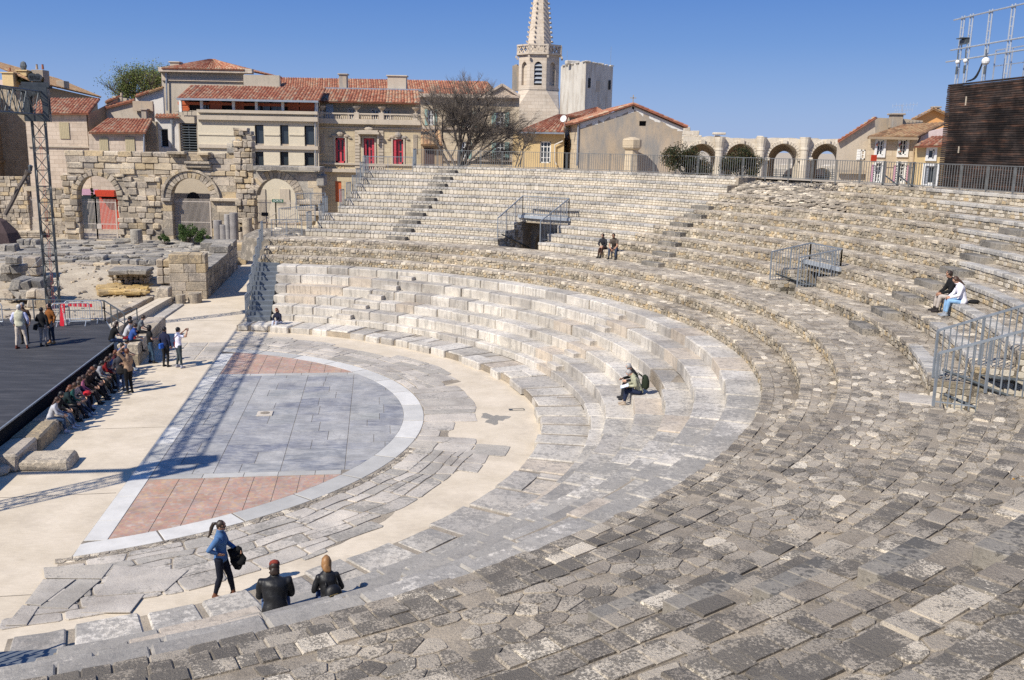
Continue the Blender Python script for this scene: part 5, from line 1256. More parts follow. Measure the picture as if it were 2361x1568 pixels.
for x0, x1, yy in ((1230, 1440, 778), (1250, 1400, 825)):
    mb.tube(a5(x0, yy+6, 79), a5(x1, yy-8, 79), .02, n=4)
    for i in range(8): q = a5(x0, yy+6, 79).lerp(a5(x1, yy-8, 79), i/7); mb.tube(q-UP*.18, q+UP*.18, .012, n=3)
obj('antenna', mb, M['steel_light'], b)
b = thing('orange_house', 'bright orange rendered house gable with a small capped chimney', 'house', base(2140, 90))
u0, v0 = Z5(1400, 905); u1, v1 = Z5(1800, 960); wall(b, 90, u0, v0, u1, v1, 'pl_orange', (), .4, zb=5, slope=[Z5(1800, 860), Z5(1680, 850), Z5(1580, 812), Z5(1500, 860), Z5(1395, 902)])
roof(b, a5(1388, 906, 89.5), a5(1582, 806, 89.5), a5(1400, 900, 94), a5(1592, 802, 94), 'tile_old'); roof(b, a5(1700, 862, 89.5), a5(1582, 806, 89.5), a5(1710, 856, 94), a5(1592, 802, 94), 'tile_old')
u0, v0 = Z5(1580, 800); u1, v1 = Z5(1620, 825); chimney(b, 90.5, u0, v0, u1, v1, 'pl_grey', .7)
b = thing('ochre_cottage', 'small ochre cottage with grey shuttered door beside the timber tower', 'house', base(2140, 69))
u0, v0 = Z5(1425, 1135); u1, v1 = Z5(1720, 1460); hq = [(1532, 1158, 1586, 1238), (1500, 1300, 1604, 1455)]; hh = [(*Z5(*q[:2]), *Z5(*q[2:])) for q in hq]
wall(b, 69, u0, v0, u1, v1, 'pl_yellow', hh, .3, zb=5, back=5); window(b, 69, *hh[0], cols=1, rows=1, recess=.1, sur='white_paint'); window(b, 69, *hh[1], cols=1, rows=1, recess=.15, sur='white_paint', name='door')
w5(shutter, b, 69.1, 1502, 1302, 1530, 1450, 'grey_shutter'); w5(shutter, b, 69.1, 1574, 1302, 1602, 1450, 'grey_shutter')
roof(b, a5(1415, 1132, 68.5), a5(1740, 1125, 68.5), a5(1560, 1055, 72.5), a5(1800, 1040, 72.5), 'tile'); 
mb = MB(); q = [a5(1450, 1105, 73.5), a5(1480, 1085, 73.5), a5(1700, 1030, 73.5), a5(1700, 965, 73.5), a5(1485, 1020, 73.5)]; mb.prism([(p.x, p.z) for p in q], [], (Vector((0, 73.5, 0)), XW, UP, YW), .3); obj('pink_gable', mb, M['pl_pink'], b)
# ---- timber clad lighting tower
def timber():
    t = NT('weathered_dark_planks'); a = t.att()
    g = t.noise(1.0, 6, 0.7, t.mp((0.7, 0.7, 9.0))); c = t.ramp(g, [(0.35, (0.018, 0.014, 0.013)), (0.5, (0.04, 0.029, 0.024)), (0.68, (0.105, 0.05, 0.03)), (0.84, (0.26, 0.14, 0.08))])
    big = t.ramp(t.noise(0.6, 4, 0.6), [(0.42, 0.35), (0.62, 1.4)]); c = t.mix(c, big, 1.0, 'MULTIPLY'); c = t.mix(c, t.ramp(a[0], [(0, 0.6), (1, 1.3)]), 1.0, 'MULTIPLY'); return t.out(c, 0.8)
M['timber'] = timber()
b = thing('timber_clad_tower', 'dark weathered timber clad lighting tower behind the right railing', 'tower', base(2250, 45))
yA = 46.0; A = at(2187, 195, yA); A.z = at(2187, 195, yA).z; zt = A.z
yB = min((abs(at(2361, 175.5, y/10).z-zt), y/10) for y in range(300, 460))[1]; B_ = at(2361, 175.5, yB); d = Vector((B_.x-A.x, B_.y-A.y, 0)).normalized(); N = Vector((-d.y, d.x, 0)); A0_ = Vector((A.x, A.y, 7.9)); H = zt-7.9
print('timber tower', A, B_)
L = 9.0; mb = MB(); n = int(H/.095)
for i in range(n):
    z = 7.9+H*(i+.5)/n; s = 0.0
    while s < L:
        e = min(L, s+rng.choice((1.35, 1.6, 2.2, 2.9))); mb.box(A0_+d*((s+e)/2)+UP*(z-7.9)+N*rng.uniform(-.012, .012), (e-s-.01, .06, H/n*.8), ax=(d, N, UP), r=rr()); s = e
    mb.box(A0_+N*2.5+UP*(z-7.9), (.06, 5.0, H/n*.8), ax=(d, N, UP), r=rr())
obj('plank_cladding', mb, M['timber'], b)
mb = MB(); mb.box(A0_+d*(L/2)+N*2.6+UP*(H/2-.05), (L-.2, 4.9, H-.1), ax=(d, N, UP)); obj('core', mb, M['roofdark'], b)
mb = MB()
mb.box(A0_+d*1.75+N*-.05+UP*H*.83, (.05, .04, .4), ax=(d, N, UP)); mb.box(A0_+d*1.6+N*-.05+UP*H*.38, (.05, .04, .3), ax=(d, N, UP)); obj('door_hinge', mb, M['pl_beige'], b)
# scaffold on top
f = thing('roof_scaffold', 'pale steel lighting scaffold with floodlights on top of the timber tower', 'scaffold', tuple(A0_+UP*H))
T0 = A0_+UP*H; mb = MB(); hs = at(2231, 91, 46).z-zt
for s in (.55, 1.25, 2.75, 4.4, 6.2):
    p = T0+d*s; mb.tube(p, p+UP*(3.0), .035); q = p+N*.0+d*.22; mb.tube(q, q+UP*3.0, .035)
    for k in range(8): mb.bar(p+UP*(.2+.38*k), q+UP*(.2+.38*k), .03, .05)
for h_ in (2.9, 1.55, 1.05): mb.tube(T0+d*(-.05 if h_ != 1.05 else -.35)+UP*h_-N*.05, T0+d*8+UP*h_-N*.05, .035)
for s in (.9, 1.7, 2.2, 3.2, 3.9, 5):
    mb.bar(T0+d*s+N*1.6, T0+d*s+N*1.6+UP*1.5, .05, .05)
mb.bar(T0+d*.9+N*1.6+UP*1.5, T0+d*6+N*1.6+UP*1.5, .05, .05); mb.bar(T0+d*.9+N*1.6+UP*.8, T0+d*6+N*1.6+UP*.8, .04, .04)
obj('tubes', mb, M['steel_light'], f)
for i, (s, h_, m_) in enumerate(((.85, .95, 'white_paint'), (1.5, .95, 'white_paint'), (3.15, .8, 'white_paint'))):
    mb = MB(); c = T0+d*s+UP*h_-N*.15; rad = .10 if i < 2 else .17; mb.ball(c, rad, 12, 0); mb.tube(c, c+UP*.5-d*.05, .03, m=1); mb.tube(c-UP*.2, c-UP*.55, .05, m=1); obj('floodlight', mb, [M[m_], M['steel_dark']], f)
mb = MB(); c = T0+d*1.05+UP*1.85; mb.box(c, (.5, .3, .22), ax=(d, (N+UP*.4).normalized(), UP)); mb.box(c+UP*.12-N*.1, (.55, .4, .04), ax=(d, N, UP)); obj('lamp_housing', mb, M['steel_dark'], f)
mb = MB()
for k in range(3):
    P0, P1 = T0+d*2.75+UP*1.0, T0+d*(1.5+.15*k)+UP*.05; pts = [P0.lerp(P1, t/8)+UP*(-.5*math.sin(math.pi*t/8)*(1-t/14)) for t in range(9)]; mb.pipe(pts, .025, 5)
obj('cables', mb, M['dark'], f)
# ================================================================ RUINS, STAGE, STEELWORK
rng = random.Random(23)
M['ruin'] = stone_mat('ruin_block_stone', [(0.40, 0.34, 0.26), (0.54, 0.46, 0.36), (0.46, 0.40, 0.33), (0.58, 0.50, 0.39), (0.52, 0.41, 0.26)], 0.7, 0.55, 0.8, 1.0, lcol=(0.13, 0.12, 0.11))
M['ruin_grey'] = stone_mat('grey_weathered_block', [(0.30, 0.28, 0.25), (0.40, 0.37, 0.32), (0.34, 0.32, 0.29), (0.46, 0.42, 0.36)], 0.7, 0.7, 0.9, 1.0, lcol=(0.12, 0.115, 0.11))
M['granite'] = stone_mat('grey_granite_shaft', [(0.30, 0.28, 0.27), (0.38, 0.36, 0.34)], 0.4, 0.3, 1.5, 0.4)
M['yellow_rock'] = stone_mat('yellow_bedrock', [(0.52, 0.36, 0.14), (0.58, 0.42, 0.20), (0.48, 0.36, 0.2)], 0.7, 0.3, 1.2, 1.0, lcol=(0.16, 0.12, 0.08))
Yr = 79.8; S8 = Yr/FPX
def gx(u, v=460): return at(u, v, Yr).x
def gz(v, u=400): return at(u, v, Yr).z
ARCH = [(224.5, 451, 44.5, 12), (440.5, 457, 45, 19), (636.5, 458, 45, 18)]      # centre u, spring v, radius, ring width in D pixels
def arch_hw(i, z, extra=0.0):     # half width of opening i at height z
    u, v, r, w = ARCH[i]; xc, zs, q = gx(u), gz(v, u), (r+extra)*S8
    if z <= zs: return xc, q-extra*S8 if extra else q
    d = z-zs
    return xc, math.sqrt(q*q-d*d) if d < q else 0.0
def blockwall(name, mat, parent, x0, x1, z0, ztop, holes, y, courses=(0.42, 0.62), lens=(0.5, 1.4), rough=0.06, ring=True, depth=0.5, keep=None):
    mb = MB(); z = z0
    while z < ztop-0.1:
        h = min(rng.uniform(*courses), ztop-z); x = x0+rng.uniform(-.1, .15)
        while x < x1-.1:
            L = rng.uniform(*lens); a, c = x, min(x+L, x1); zc = z+h/2; x = c
            ivs = [(a, c)]
            for i in holes:
                xc, hw = arch_hw(i, zc, ARCH[i][3] if ring else 0.0)
                if ring and zc <= gz(ARCH[i][1], ARCH[i][0]): hw = ARCH[i][2]*S8
                nv = []
                for p, q in ivs:
                    if hw <= 0 or q <= xc-hw or p >= xc+hw: nv.append((p, q)); continue
                    if p < xc-hw: nv.append((p, xc-hw))
                    if q > xc+hw: nv.append((xc+hw, q))
                ivs = nv
            for p, q in ivs:
                if q-p < .12: continue
                if keep and not keep((p+q)/2, zc): continue
                pr = rng.uniform(-rough, rough); mb.block(((p+q)/2, y+depth/2-pr, zc), (q-p-.008, depth, h-.008), 0, rng.uniform(.012, .012+rough*.7), 0, rr(), rough*.25)
        z += h
    return obj(name, mb, mat, parent)
wl_ = thing('arched_ruin_wall', 'ruined Roman wall of large blocks with two gated arches and a broken pier on its right', 'ruin wall', (gx(370), Yr, 1))
zt = gz(351); z0 = 0.9
def keepL(x, z):
    u = 1180.5+x/S8
    if u < 157+(1-(z-z0)/(zt-z0))*-14: return False
    return u < 588
# left part is rough rubble, middle is dressed
blockwall('rough_masonry', M['ruin'], wl_, gx(143), gx(372), z0, gz(404), [0], Yr, (0.38, 0.62), (0.45, 1.1), .13, True, .7, keepL)
blockwall('upper_courses', M['ruin'], wl_, gx(157), gx(561), gz(404), zt, [], Yr, (0.42, 0.6), (0.7, 1.7), .10, False, .7)
blockwall('dressed_masonry', M['ruin'], wl_, gx(372), gx(545), z0, gz(404), [1], Yr+.05, (0.5, 0.72), (1.0, 2.2), .012, True, .6)
blockwall('broken_pier', M['ruin'], wl_, gx(545), gx(588), z0, gz(292), [2], Yr-.15, (0.35, 0.6), (0.35, .8), .13, False, .9, keep=lambda x, z: (1180.5+x/S8) > 527+(z < gz(350))*16+rng.uniform(-3, 3) and (z < gz(300) or (1180.5+x/S8) < 578))
blockwall('pier_top', M['ruin_grey'], wl_, gx(528), gx(560), gz(351), gz(308), [], Yr-.1, (0.3, 0.5), (0.4, .8), .12, False, .7, keep=lambda x, z: rng.random() < .85)
for i in (0, 1):
    u, v, r, w = ARCH[i]; xc, zs = gx(u), gz(v, u); mb = MB(); n = 13 if i == 0 else 17
    for t in range(n):
        a0_, a1_ = math.pi*t/n+.01, math.pi*(t+1)/n-.01; ri, ro = r*S8, (r+w*(1 if i else rng.uniform(.7, 1.3)))*S8
        pts = [Vector((xc+q*math.cos(a_), Yr+.0, zs+q*math.sin(a_))) for q, a_ in ((ri, a0_), (ro, a0_), (ro, (a0_+a1_)/2), (ro, a1_), (ri, a1_), (ri, (a0_+a1_)/2))]
        mb.stone(pts, -YW, rng.uniform(.02, .16) if i == 0 else .06, .03 if i else .08, 0, rr())
        pts = [p+YW*.55 for p in pts]; mb.stone(pts, -YW, .56, .02, 0, rr())
    if i == 1:
        for t in range(24):
            a0_, a1_ = math.pi*t/24, math.pi*(t+1)/24; pa = Vector((xc+(r+w)*S8*math.cos(a0_), Yr-.1, zs+(r+w)*S8*math.sin(a0_))); pb = Vector((xc+(r+w)*S8*math.cos(a1_), Yr-.1, zs+(r+w)*S8*math.sin(a1_))); mb.bar(pa, pb, .16, .2)
    obj('arch_ring', mb, M['ruin'], wl_)
mb = MB()    # impost mouldings and the broken architrave
for ua, ub in ((373, 396), (485.5, 552)): a, c = at(ua, 460, Yr), at(ub, 460, Yr); mb.block(((a.x+c.x)/2, Yr, a.z), (c.x-a.x, .5, .28), 0, .05)
for u0, u1, v0, v1, p in ((390, 432, 349, 356, .5), (429, 487, 372, 378, .35), (461, 487, 351, 358, .6), (430, 489, 378, 387, .2), (432, 480, 357, 371, .12)): x_0, z_0, x_1, z_1 = rect(u0, v0, u1, v1, Yr); mb.block(((x_0+x_1)/2, Yr+.1-p/2, (z_0+z_1)/2), (x_1-x_0, .5+p, z_1-z_0), 0, .04)
obj('moulding', mb, M['ruin'], wl_)
hol = []
for i in (0, 1):
    u, v, r, w = ARCH[i]; xc, zs, q = gx(u), gz(v, u), (r+3)*S8
    hol.append([(xc-q, z0+.05), (xc+q, z0+.05), (xc+q, zs)]+[(xc+q*math.cos(t*math.pi/12), zs+q*math.sin(t*math.pi/12)) for t in range(1, 12)]+[(xc-q, zs)])
mb = MB(); mb.prism([(gx(158), z0), (gx(560), z0), (gx(560), zt-.3), (gx(158), zt-.3)], hol, (Vector((0, Yr+.12, 0)), XW, UP, YW), .9)
obj('wall_core', mb, M['mortar'], wl_)
# third arch, smooth
w3 = thing('smooth_arch', 'smooth restored stone arch ending in a broken cantilevered spring on the right', 'arch', (gx(660), Yr, 1))
u, v, r, w = ARCH[2]; xc, zs = gx(u), gz(v, u)
x0_, x1_ = gx(584), gx(743); zt3, zb3_ = gz(391), gz(461)
q = r*S8
out = [(xc+q, zb3_), (x1_, zb3_), (x1_, zt3), (x0_, zt3), (x0_-.0, gz(418)), (xc-(r+16)*S8, gz(436)), (xc-q, zs+.2)]+[(xc+q*math.cos(math.pi-t*math.pi/16), zs+q*math.sin(math.pi-t*math.pi/16)) for t in range(1, 16)]
mb = MB(); mb.prism(out, [], (Vector((0, Yr, 0)), XW, UP, YW), 1.3); obj('arch_block', mb, M['ruin_grey'], w3)
mb = MB()
for t in range(19):
    a0_, a1_ = math.pi*t/19+.008, math.pi*(t+1)/19-.008; ri, ro = q, q+19*S8
    pts = [Vector((xc+rr_*math.cos(a_), Yr, zs+rr_*math.sin(a_))) for rr_, a_ in ((ri, a0_), (ro, a0_), (ro, a1_), (ri, a1_))]; mb.stone(pts, -YW, .05, .02, 0, rr())
z = zb3_
while z < zt3-.2:
    x = xc+q+.05; 
    while x < x1_-.1:
        e = min(x1_, x+rng.uniform(.9, 1.6)); 
        if math.hypot((x+e)/2-xc, z+.3-zs) > q+19*S8+.3: mb.block(((x+e)/2, Yr+.1, z+.3), (e-x-.015, .26, .58), 0, .015, 0, rr())
        x = e
    z += .6
for k, (a_, c_, hh) in enumerate(((682, 742, 461), (686, 728, 474), (688, 745, 485), (690, 730, 498), (694, 722, 508))):
    x_0, z_0, x_1, z_1 = rect(a_, hh, c_, hh+12, Yr); mb.block(((x_0+x_1)/2, Yr+.4, (z_0+z_1)/2), (x_1-x_0, 1.2, z_1-z_0), 0, .07, 0, rr(), .05)
obj('masonry', mb, M['ruin'], w3)
mb = MB(); x_0, z_0, x_1, z_1 = rect(588, 388, 742, 397, Yr); mb.block(((x_0+x_1)/2, Yr+.3, z_1), (x_1-x_0, 1.9, .35), 0, .03); mb.block((gx(741), Yr+.4, gz(410)), (.7, 1.2, 1.0), 0, .1); obj('top_course', mb, M['ruin_grey'], w3)
# metal gates
M['gate'] = plain('pale_painted_iron', (0.50, 0.44, 0.38), 0.6, 0.15)
def gate(lbl, u0, v0, u1, v1, y, nb, mat, posts=True, leaves=1, base_panel=None):
    g = thing('iron_gate', lbl, 'gate', (at((u0+u1)/2, v1, y).x, y, at(u0, v1, y).z)); a = at(u0, v1, y); c = at(u1, v1, y); z0 = (a.z+c.z)/2; z1 = at((u0+u1)/2, v0, y).z
    for l in range(leaves):
        xa = a.x+(c.x-a.x)*l/leaves; xb = a.x+(c.x-a.x)*(l+1)/leaves; mb = MB(); n = nb//leaves
        for i in range(n+1): mb.tube((xa+(xb-xa)*i/n, y, z0+.05), (xa+(xb-xa)*i/n, y, z1), .022, n=4)
        for h in (.08, (z1-z0)*.38, z1-z0-.25): mb.bar((xa, y, z0+h), (xb, y, z0+h), .05, .06)
        obj('gate_leaf', mb, M[mat], g)
        if posts:
            for x in (xa, xb): mb = MB(); mb.bar((x, y, z0), (x, y, z1-.2), .09, .09); obj('post', mb, M[mat], g)
    return g
g = gate('pale iron double gate in the left rough arch', 180, 459, 272, 551, Yr+.5, 30, 'gate', True, 2)
mb = MB(); c = at(229, 522, Yr+.42); mb.box(c, (.4, .03, .4)); obj('lock_plate', mb, M['gate'], g)
gate('pale iron railing gate in the middle arch behind the round bush', 397, 458, 488, 545, Yr+.6, 34, 'gate', True, 1)
g = gate('pale iron gate with a green exit sign in the right smooth arch', 594, 461, 682, 545, Yr+.8, 30, 'gate', True, 2)
mb = MB()
for s in (0, 1):
    a = at(594+44*s, 490, Yr+.75); c = at(638+44*s, 515, Yr+.75); mb.bar(a, c, .04, .04); mb.bar(Vector((c.x, c.y, a.z)), Vector((a.x, a.y, c.z)), .04, .04)
obj('cross_brace', mb, M['gate'], g)
mb = MB(); c = at(640.5, 463, Yr+.6); mb.box(c, (.95, .04, .26)); so = obj('exit_sign', mb, M['dark'], g); so.data.materials[0] = plain('green_sign_enamel', (0.02, 0.12, 0.07), 0.4, 0.05)
def text(s, size, loc, rot, mat, parent, name='lettering'):
    cu = bpy.data.curves.new(name, 'FONT'); cu.body = s; cu.size = size; cu.align_x = 'CENTER'; cu.align_y = 'CENTER'; cu.extrude = 0.004; cu.materials.append(M[mat])
    tmp = bpy.data.objects.new('tmp', cu); COL.objects.link(tmp); me = bpy.data.meshes.new_from_object(tmp.evaluated_get(bpy.context.evaluated_depsgraph_get())); bpy.data.objects.remove(tmp); bpy.data.curves.remove(cu)
    if not me.materials: me.materials.append(M[mat])
    o = bpy.data.objects.new(name, me); COL.objects.link(o); o.rotation_euler = rot
    if parent:
        o.parent = parent; pl = Vector(); q = parent
        o.location = Vector(loc)-(Vector(parent.location) if parent.get('_abs') else Vector(parent.location)*0)
        if not parent.get('_abs') and parent.parent is not None: o.location = Vector(loc)-Vector(parent.parent.location)-Vector(parent.location)
    return o
text('SORTIE', .24, c-YW*.03, (math.pi/2, 0, 0), 'white_paint', so)
mb = MB(); c = at(611, 494, Yr+.7); mb.box(c, (.6, .05, .3)); obj('notice_plate', mb, M['dark'], g)
# low left wall with its own gate
lw = thing('low_stone_wall', 'low rough stone boundary wall with a small gate at the far left', 'wall', (gx(60), Yr+2, 1))
mb = MB(); y = Yr+2
blockwall('masonry', M['ruin'], lw, at(-40, 450, y).x, at(64, 450, y).x, .9, at(40, 407, y).z, [], y, (.3, .45), (.3, .8), .06, False, .5)
blockwall('masonry', M['ruin'], lw, at(95, 450, y).x, at(158, 450, y).x, .9, at(100, 433, y).z, [], y, (.3, .45), (.3, .8), .06, False, .5)
mb = MB(); mb.box((at(80, 435, y).x, y+.2, at(80, 435, y).z), (1.6, .5, .4)); obj('lintel', mb, M['ruin'], lw)
gate('small pale iron gate in the low wall at the left', 50, 454, 94, 532, Yr+2.2, 16, 'gate')
# things seen through the arches: street fronts
b = thing('cafe_front', 'street front with red awning and purple-grey panels seen through the left arch', 'shop front', at(225, 540, 90))
y = 90
mb = MB(); x_0, z_0, x_1, z_1 = rect(150, 440, 300, 552, y); mb.box(((x_0+x_1)/2, y+.3, (z_0+z_1)/2), (x_1-x_0, .3, z_1-z_0)); obj('wall', mb, M['pl_beige'], b)
for nm, u0, v0, u1, v1, m_ in (('awning', 228, 438, 272, 452, 'redband'), ('door_panel', 232, 456, 275, 552, 'redband'), ('sign_panel', 182, 436, 226, 450, 'purple'), ('dark_glazing', 182, 452, 228, 552, 'glass'), ('upper_panel', 234, 452, 272, 458, 'dark')):
    x_0, z_0, x_1, z_1 = rect(u0, v0, u1, v1, y-.2); mb = MB(); mb.box(((x_0+x_1)/2, y-.1-(.5 if nm == 'awning' else 0), (z_0+z_1)/2), (x_1-x_0, .12+(.9 if nm == 'awning' else 0), z_1-z_0)); obj(nm, mb, M[m_], b)
b = thing('street_passage_front', 'shaded stone house front with an arched dark door seen through the middle arch', 'house front', at(440, 540, 83))
mb = MB(); x_0, z_0, x_1, z_1 = rect(385, 380, 500, 552, 83); mb.box(((x_0+x_1)/2, 83.3, (z_0+z_1)/2), (x_1-x_0, .3, z_1-z_0)); obj('wall', mb, M['pl_beige'], b)
x_0, z_0, x_1, z_1 = rect(430, 443, 458, 472, 82.9); mb = MB(); n = 8; mb.prism([(x_0, 1), (x_1, 1), (x_1, z_1-.5)]+[((x_0+x_1)/2+(x_1-x_0)/2*math.cos(t*math.pi/n), z_1-.5+.5*math.sin(t*math.pi/n)) for t in range(1, n)]+[(x_0, z_1-.5)], [], (Vector((0, 83.05, 0)), XW, UP, YW), .05); obj('door', mb, M['dark'], b)
b = thing('pale_street_front', 'pale plain street front with two doorways seen through the smooth arch', 'house front', at(640, 540, 90))
mb = MB(); x_0, z_0, x_1, z_1 = rect(580, 395, 720, 560, 90); mb.box(((x_0+x_1)/2, 90.3, (z_0+z_1)/2), (x_1-x_0, .3, z_1-z_0)); obj('wall', mb, M['pl_modern'], b)
for u0, v0, u1, v1, m_ in ((645, 436, 667, 480, 'pl_beige'), (596, 436, 613, 560, 'pl_beige'), (588, 512, 700, 516, 'pl_brown'), (588, 528, 700, 545, 'pl_brown')):
    x_0, z_0, x_1, z_1 = rect(u0, v0, u1, v1, 90); mb = MB(); mb.box(((x_0+x_1)/2, 90.1, (z_0+z_1)/2), (x_1-x_0, .1, z_1-z_0)); obj('door_panel', mb, M[m_], b)
# ---------------------------------------------------------------- ruin terrain behind the stage
def smooth(a, b, x): t = max(0, min(1, (x-a)/(b-a))); return t*t*(3-2*t)
def gh(x, y):       # ground height in theatre coordinates
    h = 1.0*smooth(27.0, 34.0, y+0.25*(x+5)*(-0.6))
    if x > -1.0: h = 0.0
    n = 0.08*math.sin(x*1.7+1)*math.sin(y*1.3)+0.05*math.sin(x*3.9)*math.sin(y*4.3+2)
    return h+n*(0.3 if x > -2 else 1)-0.05
mb = MB(); xs = [-46+i*0.6 for i in range(76)]; ys = [12+j*0.6 for j in range(68)]; nx, ny = len(xs), len(ys)
for x in xs:
    for y in ys: mb.v.append(TW(x, y, gh(x, y)))
for i in range(nx-1):
    for j in range(ny-1):
        if xs[i+1] > -.9 : continue
        mb.f.append((i*ny+j, (i+1)*ny+j, (i+1)*ny+j+1, i*ny+j+1)); mb.m.append(0); mb.r.append((.5, .5, .5))
tag(obj('ruin_ground', mb, M['earth'], smooth=True), kind='structure')
mb = MB(); mb.add([TW(-46, 50, .97), TW(12, 50, .97), TW(12, 75, .97), TW(-46, 75, .97)], [(0, 1, 2, 3)], 0, (.5, .5, .5)); tag(obj('street', mb, M['earth']), kind='structure')
# broken paving of the scene building: one paving thing
mb = MB()
for poly in cells(-26, -1.2, 35.5, 50.5, 1.5, .9, .42, rng):
    cx = sum(p[0] for p in poly)/len(poly); cy = sum(p[1] for p in poly)/len(poly)
    if rng.random() < .10+.2*(cy > 46): continue
    h = gh(cx, cy)+rng.uniform(.0, .12); mb.stone([TW(u_, v_, h-.05) for u_, v_ in chaikin(shrink(poly, .06), .1)], Vector((rng.uniform(-.03, .03), rng.uniform(-.03, .03), 1)), rng.uniform(.06, .2), .04, 0, rr())
tag(obj('ruin_paving', mb, M['ruin_grey'], origin=TW(-12, 43, 1)), 'uneven grey paving of the ruined scene building before the arches', 'paving')
def rock(label, name, u0, u1, v0, v1, zb, depth, mat='ruin_grey', parts=1, rz=TH, cat='stone block', rough=.06, grp=None, stack=1):
    # block whose foot is seen at v1 and whose top front edge at v0
    a = atz(u0, v1, zb); c = atz(u1, v1, zb); y = (a.y+c.y)/2; ht = at((u0+u1)/2, v0, y).z-zb; X = (c-a); X.z = 0; L = X.length; X.normalize(); N = Vector((-X.y, X.x, 0)); mb = MB()
    for k in range(parts):
        for s in range(stack):
            p = a+X*(L*(k+.5)/parts)+N*(depth/2)+UP*(ht*(s+.5)/stack); p.z = zb+ht*(s+.5)/stack
            mb.block(p, (L/parts-.02, depth, ht/stack-.01), 0, rng.uniform(.03, .09), 0, rr(), rough, ax=(X, N, UP))
    o = obj(name, mb, M[mat], origin=(a+c)/2+N*(depth/2)); return tag(o, label, cat, grp)
rock('long weathered block on the paving at the left below the small gate', 'stone_block', 40, 87, 553, 568, 1.0, 1.0, parts=3)
rock('weathered block cut by the left edge of the picture on the ruin paving', 'stone_block', -6, 35, 565, 581, 1.0, 1.1, parts=2)
rock('big pale block under two stacked grey ones at the left edge', 'stone_block', -4, 45, 632, 651, 0.75, 1.2)
rock('grey block lying on the big pale one at the left edge', 'stone_block', 0, 50, 612, 632, 1.35, 1.1, parts=2)
rock('small cube block topping the stack at the left edge', 'stone_block', 13, 42, 593, 611, 1.95, .8)
rock('pale two-course stone stump beside the lattice tower', 'stone_stump', 56, 88, 595, 638, .8, 1.2, 'ruin', cat='stone stump', stack=2, rough=.04)
rock('dark eroded rock mass in front of the pale stump', 'eroded_masonry', 24, 100, 648, 690, .3, 2.2, parts=3, stack=2, rough=.14, cat='masonry')
rock('low eroded footing left of the lattice tower behind the stage rail', 'stone_footing', 8, 58, 668, 692, .2, 1.0, 'ruin', parts=2, rough=.1, cat='masonry')
rock('leaning row of pale ashlar behind the stage rail', 'ashlar_footing', 62, 108, 668, 712, .0, .8, 'ruin', parts=2, stack=2, cat='masonry')
rock('low wall of small grey blocks ending in a big square block', 'low_block_wall', 144, 206, 592, 604, .95, .9, parts=7, stack=2, rough=.02, cat='wall')
rock('big square dark block at the end of the low wall of small blocks', 'stone_block', 206, 241, 590, 606, .95, 1.3, rough=.02)
rock('long kerb of pale blocks below the low wall of small blocks', 'stone_kerb', 121, 276, 608, 620, .7, .8, 'ruin', parts=5, cat='kerb')
rock('low kerb of broken grey blocks left of the tall ashlar pier', 'stone_kerb', 254, 362, 600, 613, .9, .7, parts=5, cat='kerb')
rock('rubble retaining wall with thick slabs on top above the yellow rock', 'rubble_wall', 250, 342, 632, 654, .35, 1.4, 'ruin', parts=8, stack=3, rough=.05, cat='wall')
rock('thick slabs capping the rubble retaining wall', 'capping_slab', 248, 340, 622, 634, 1.05, 1.9, parts=2, rough=.06, cat='slab')
rock('ashlar return wall joining the left side of the tall pier', 'ashlar_wall', 362, 395, 598, 655, .45, 1.0, 'ruin', parts=2, stack=3, rough=.02, cat='wall')
# yellow bedrock
mb = MB()
for i in range(60):
    c = atz(rng.uniform(232, 335), rng.uniform(652, 676), .2); mb.block(c, (rng.uniform(.4, 1.3), rng.uniform(.3, .7), rng.uniform(.1, .35)), rng.uniform(0, .6), .06, 0, rr(), .05)
tag(obj('yellow_bedrock', mb, M['yellow_rock'], origin=atz(285, 665, .2)), 'yellow layered bedrock exposed below the rubble retaining wall', 'rock')
mb = MB()
for i in range(420):
    x, y = rng.uniform(-13, -2), rng.uniform(16, 34); s = rng.uniform(.03, .14); mb.block(TW(x, y, gh(x, y)+s*.3), (s*2, s*1.5, s), rng.random()*3, s*.3, 0, rr(), s*.2)
tag(obj('loose_stones', mb, M['ruin']), kind='stuff')
# tall ashlar pier with its long wall
pr = thing('ashlar_pier_wall', 'tall ashlar pier at the head of the long dark wall beside the passage', 'wall', TW(-1, 26, 0))
def qwall(mb, p, q, z0, z1, n_c, lens, thick, rough=.02, inward=1):
    d = (q-p); L = d.length; d.normalize(); N = Vector((-d.y, d.x, 0))*inward
    for k in range(n_c):
        h = (z1-z0)/n_c; s = 0
        while s < L-.05:
            e = min(L, s+rng.uniform(*lens)); c = p+d*((s+e)/2)+N*(thick/2+rng.uniform(-rough, rough)); c.z = z0+h*(k+.5); mb.block(c, (e-s-.012, thick, h-.012), 0, .025, 0, rr(), rough*.3, ax=(d, N, UP)); s = e
mb = MB(); p, q = TW(-2.15, 25.55, 0), TW(-.02, 25.65, 0); zt_ = 2.74; qwall(mb, p, q, -.05, zt_, 5, (.7, 1.3), 1.3, .015); obj('pier', mb, M['ruin'], pr)
mb = MB(); p = TW(.0, 26.3, 0); q = TW(-.2, 40.0, 0); qwall(mb, p, q, -.05, 1.75, 3, (.9, 1.9), 1.0, .02); obj('long_wall', mb, M['ruin_grey'], pr)
for y0, y1, z1, w in ((35.1, 37.3, 2.2, 1.3), (37.4, 40.0, 2.23, 2.3)):
    mb = MB(); qwall(mb, TW(-.1, y0, 0), TW(-.2, y1, 0), 1.76, z1, 1, (1.2, 2), w, .02); obj('upper_block', mb, M['ruin_grey'], pr)
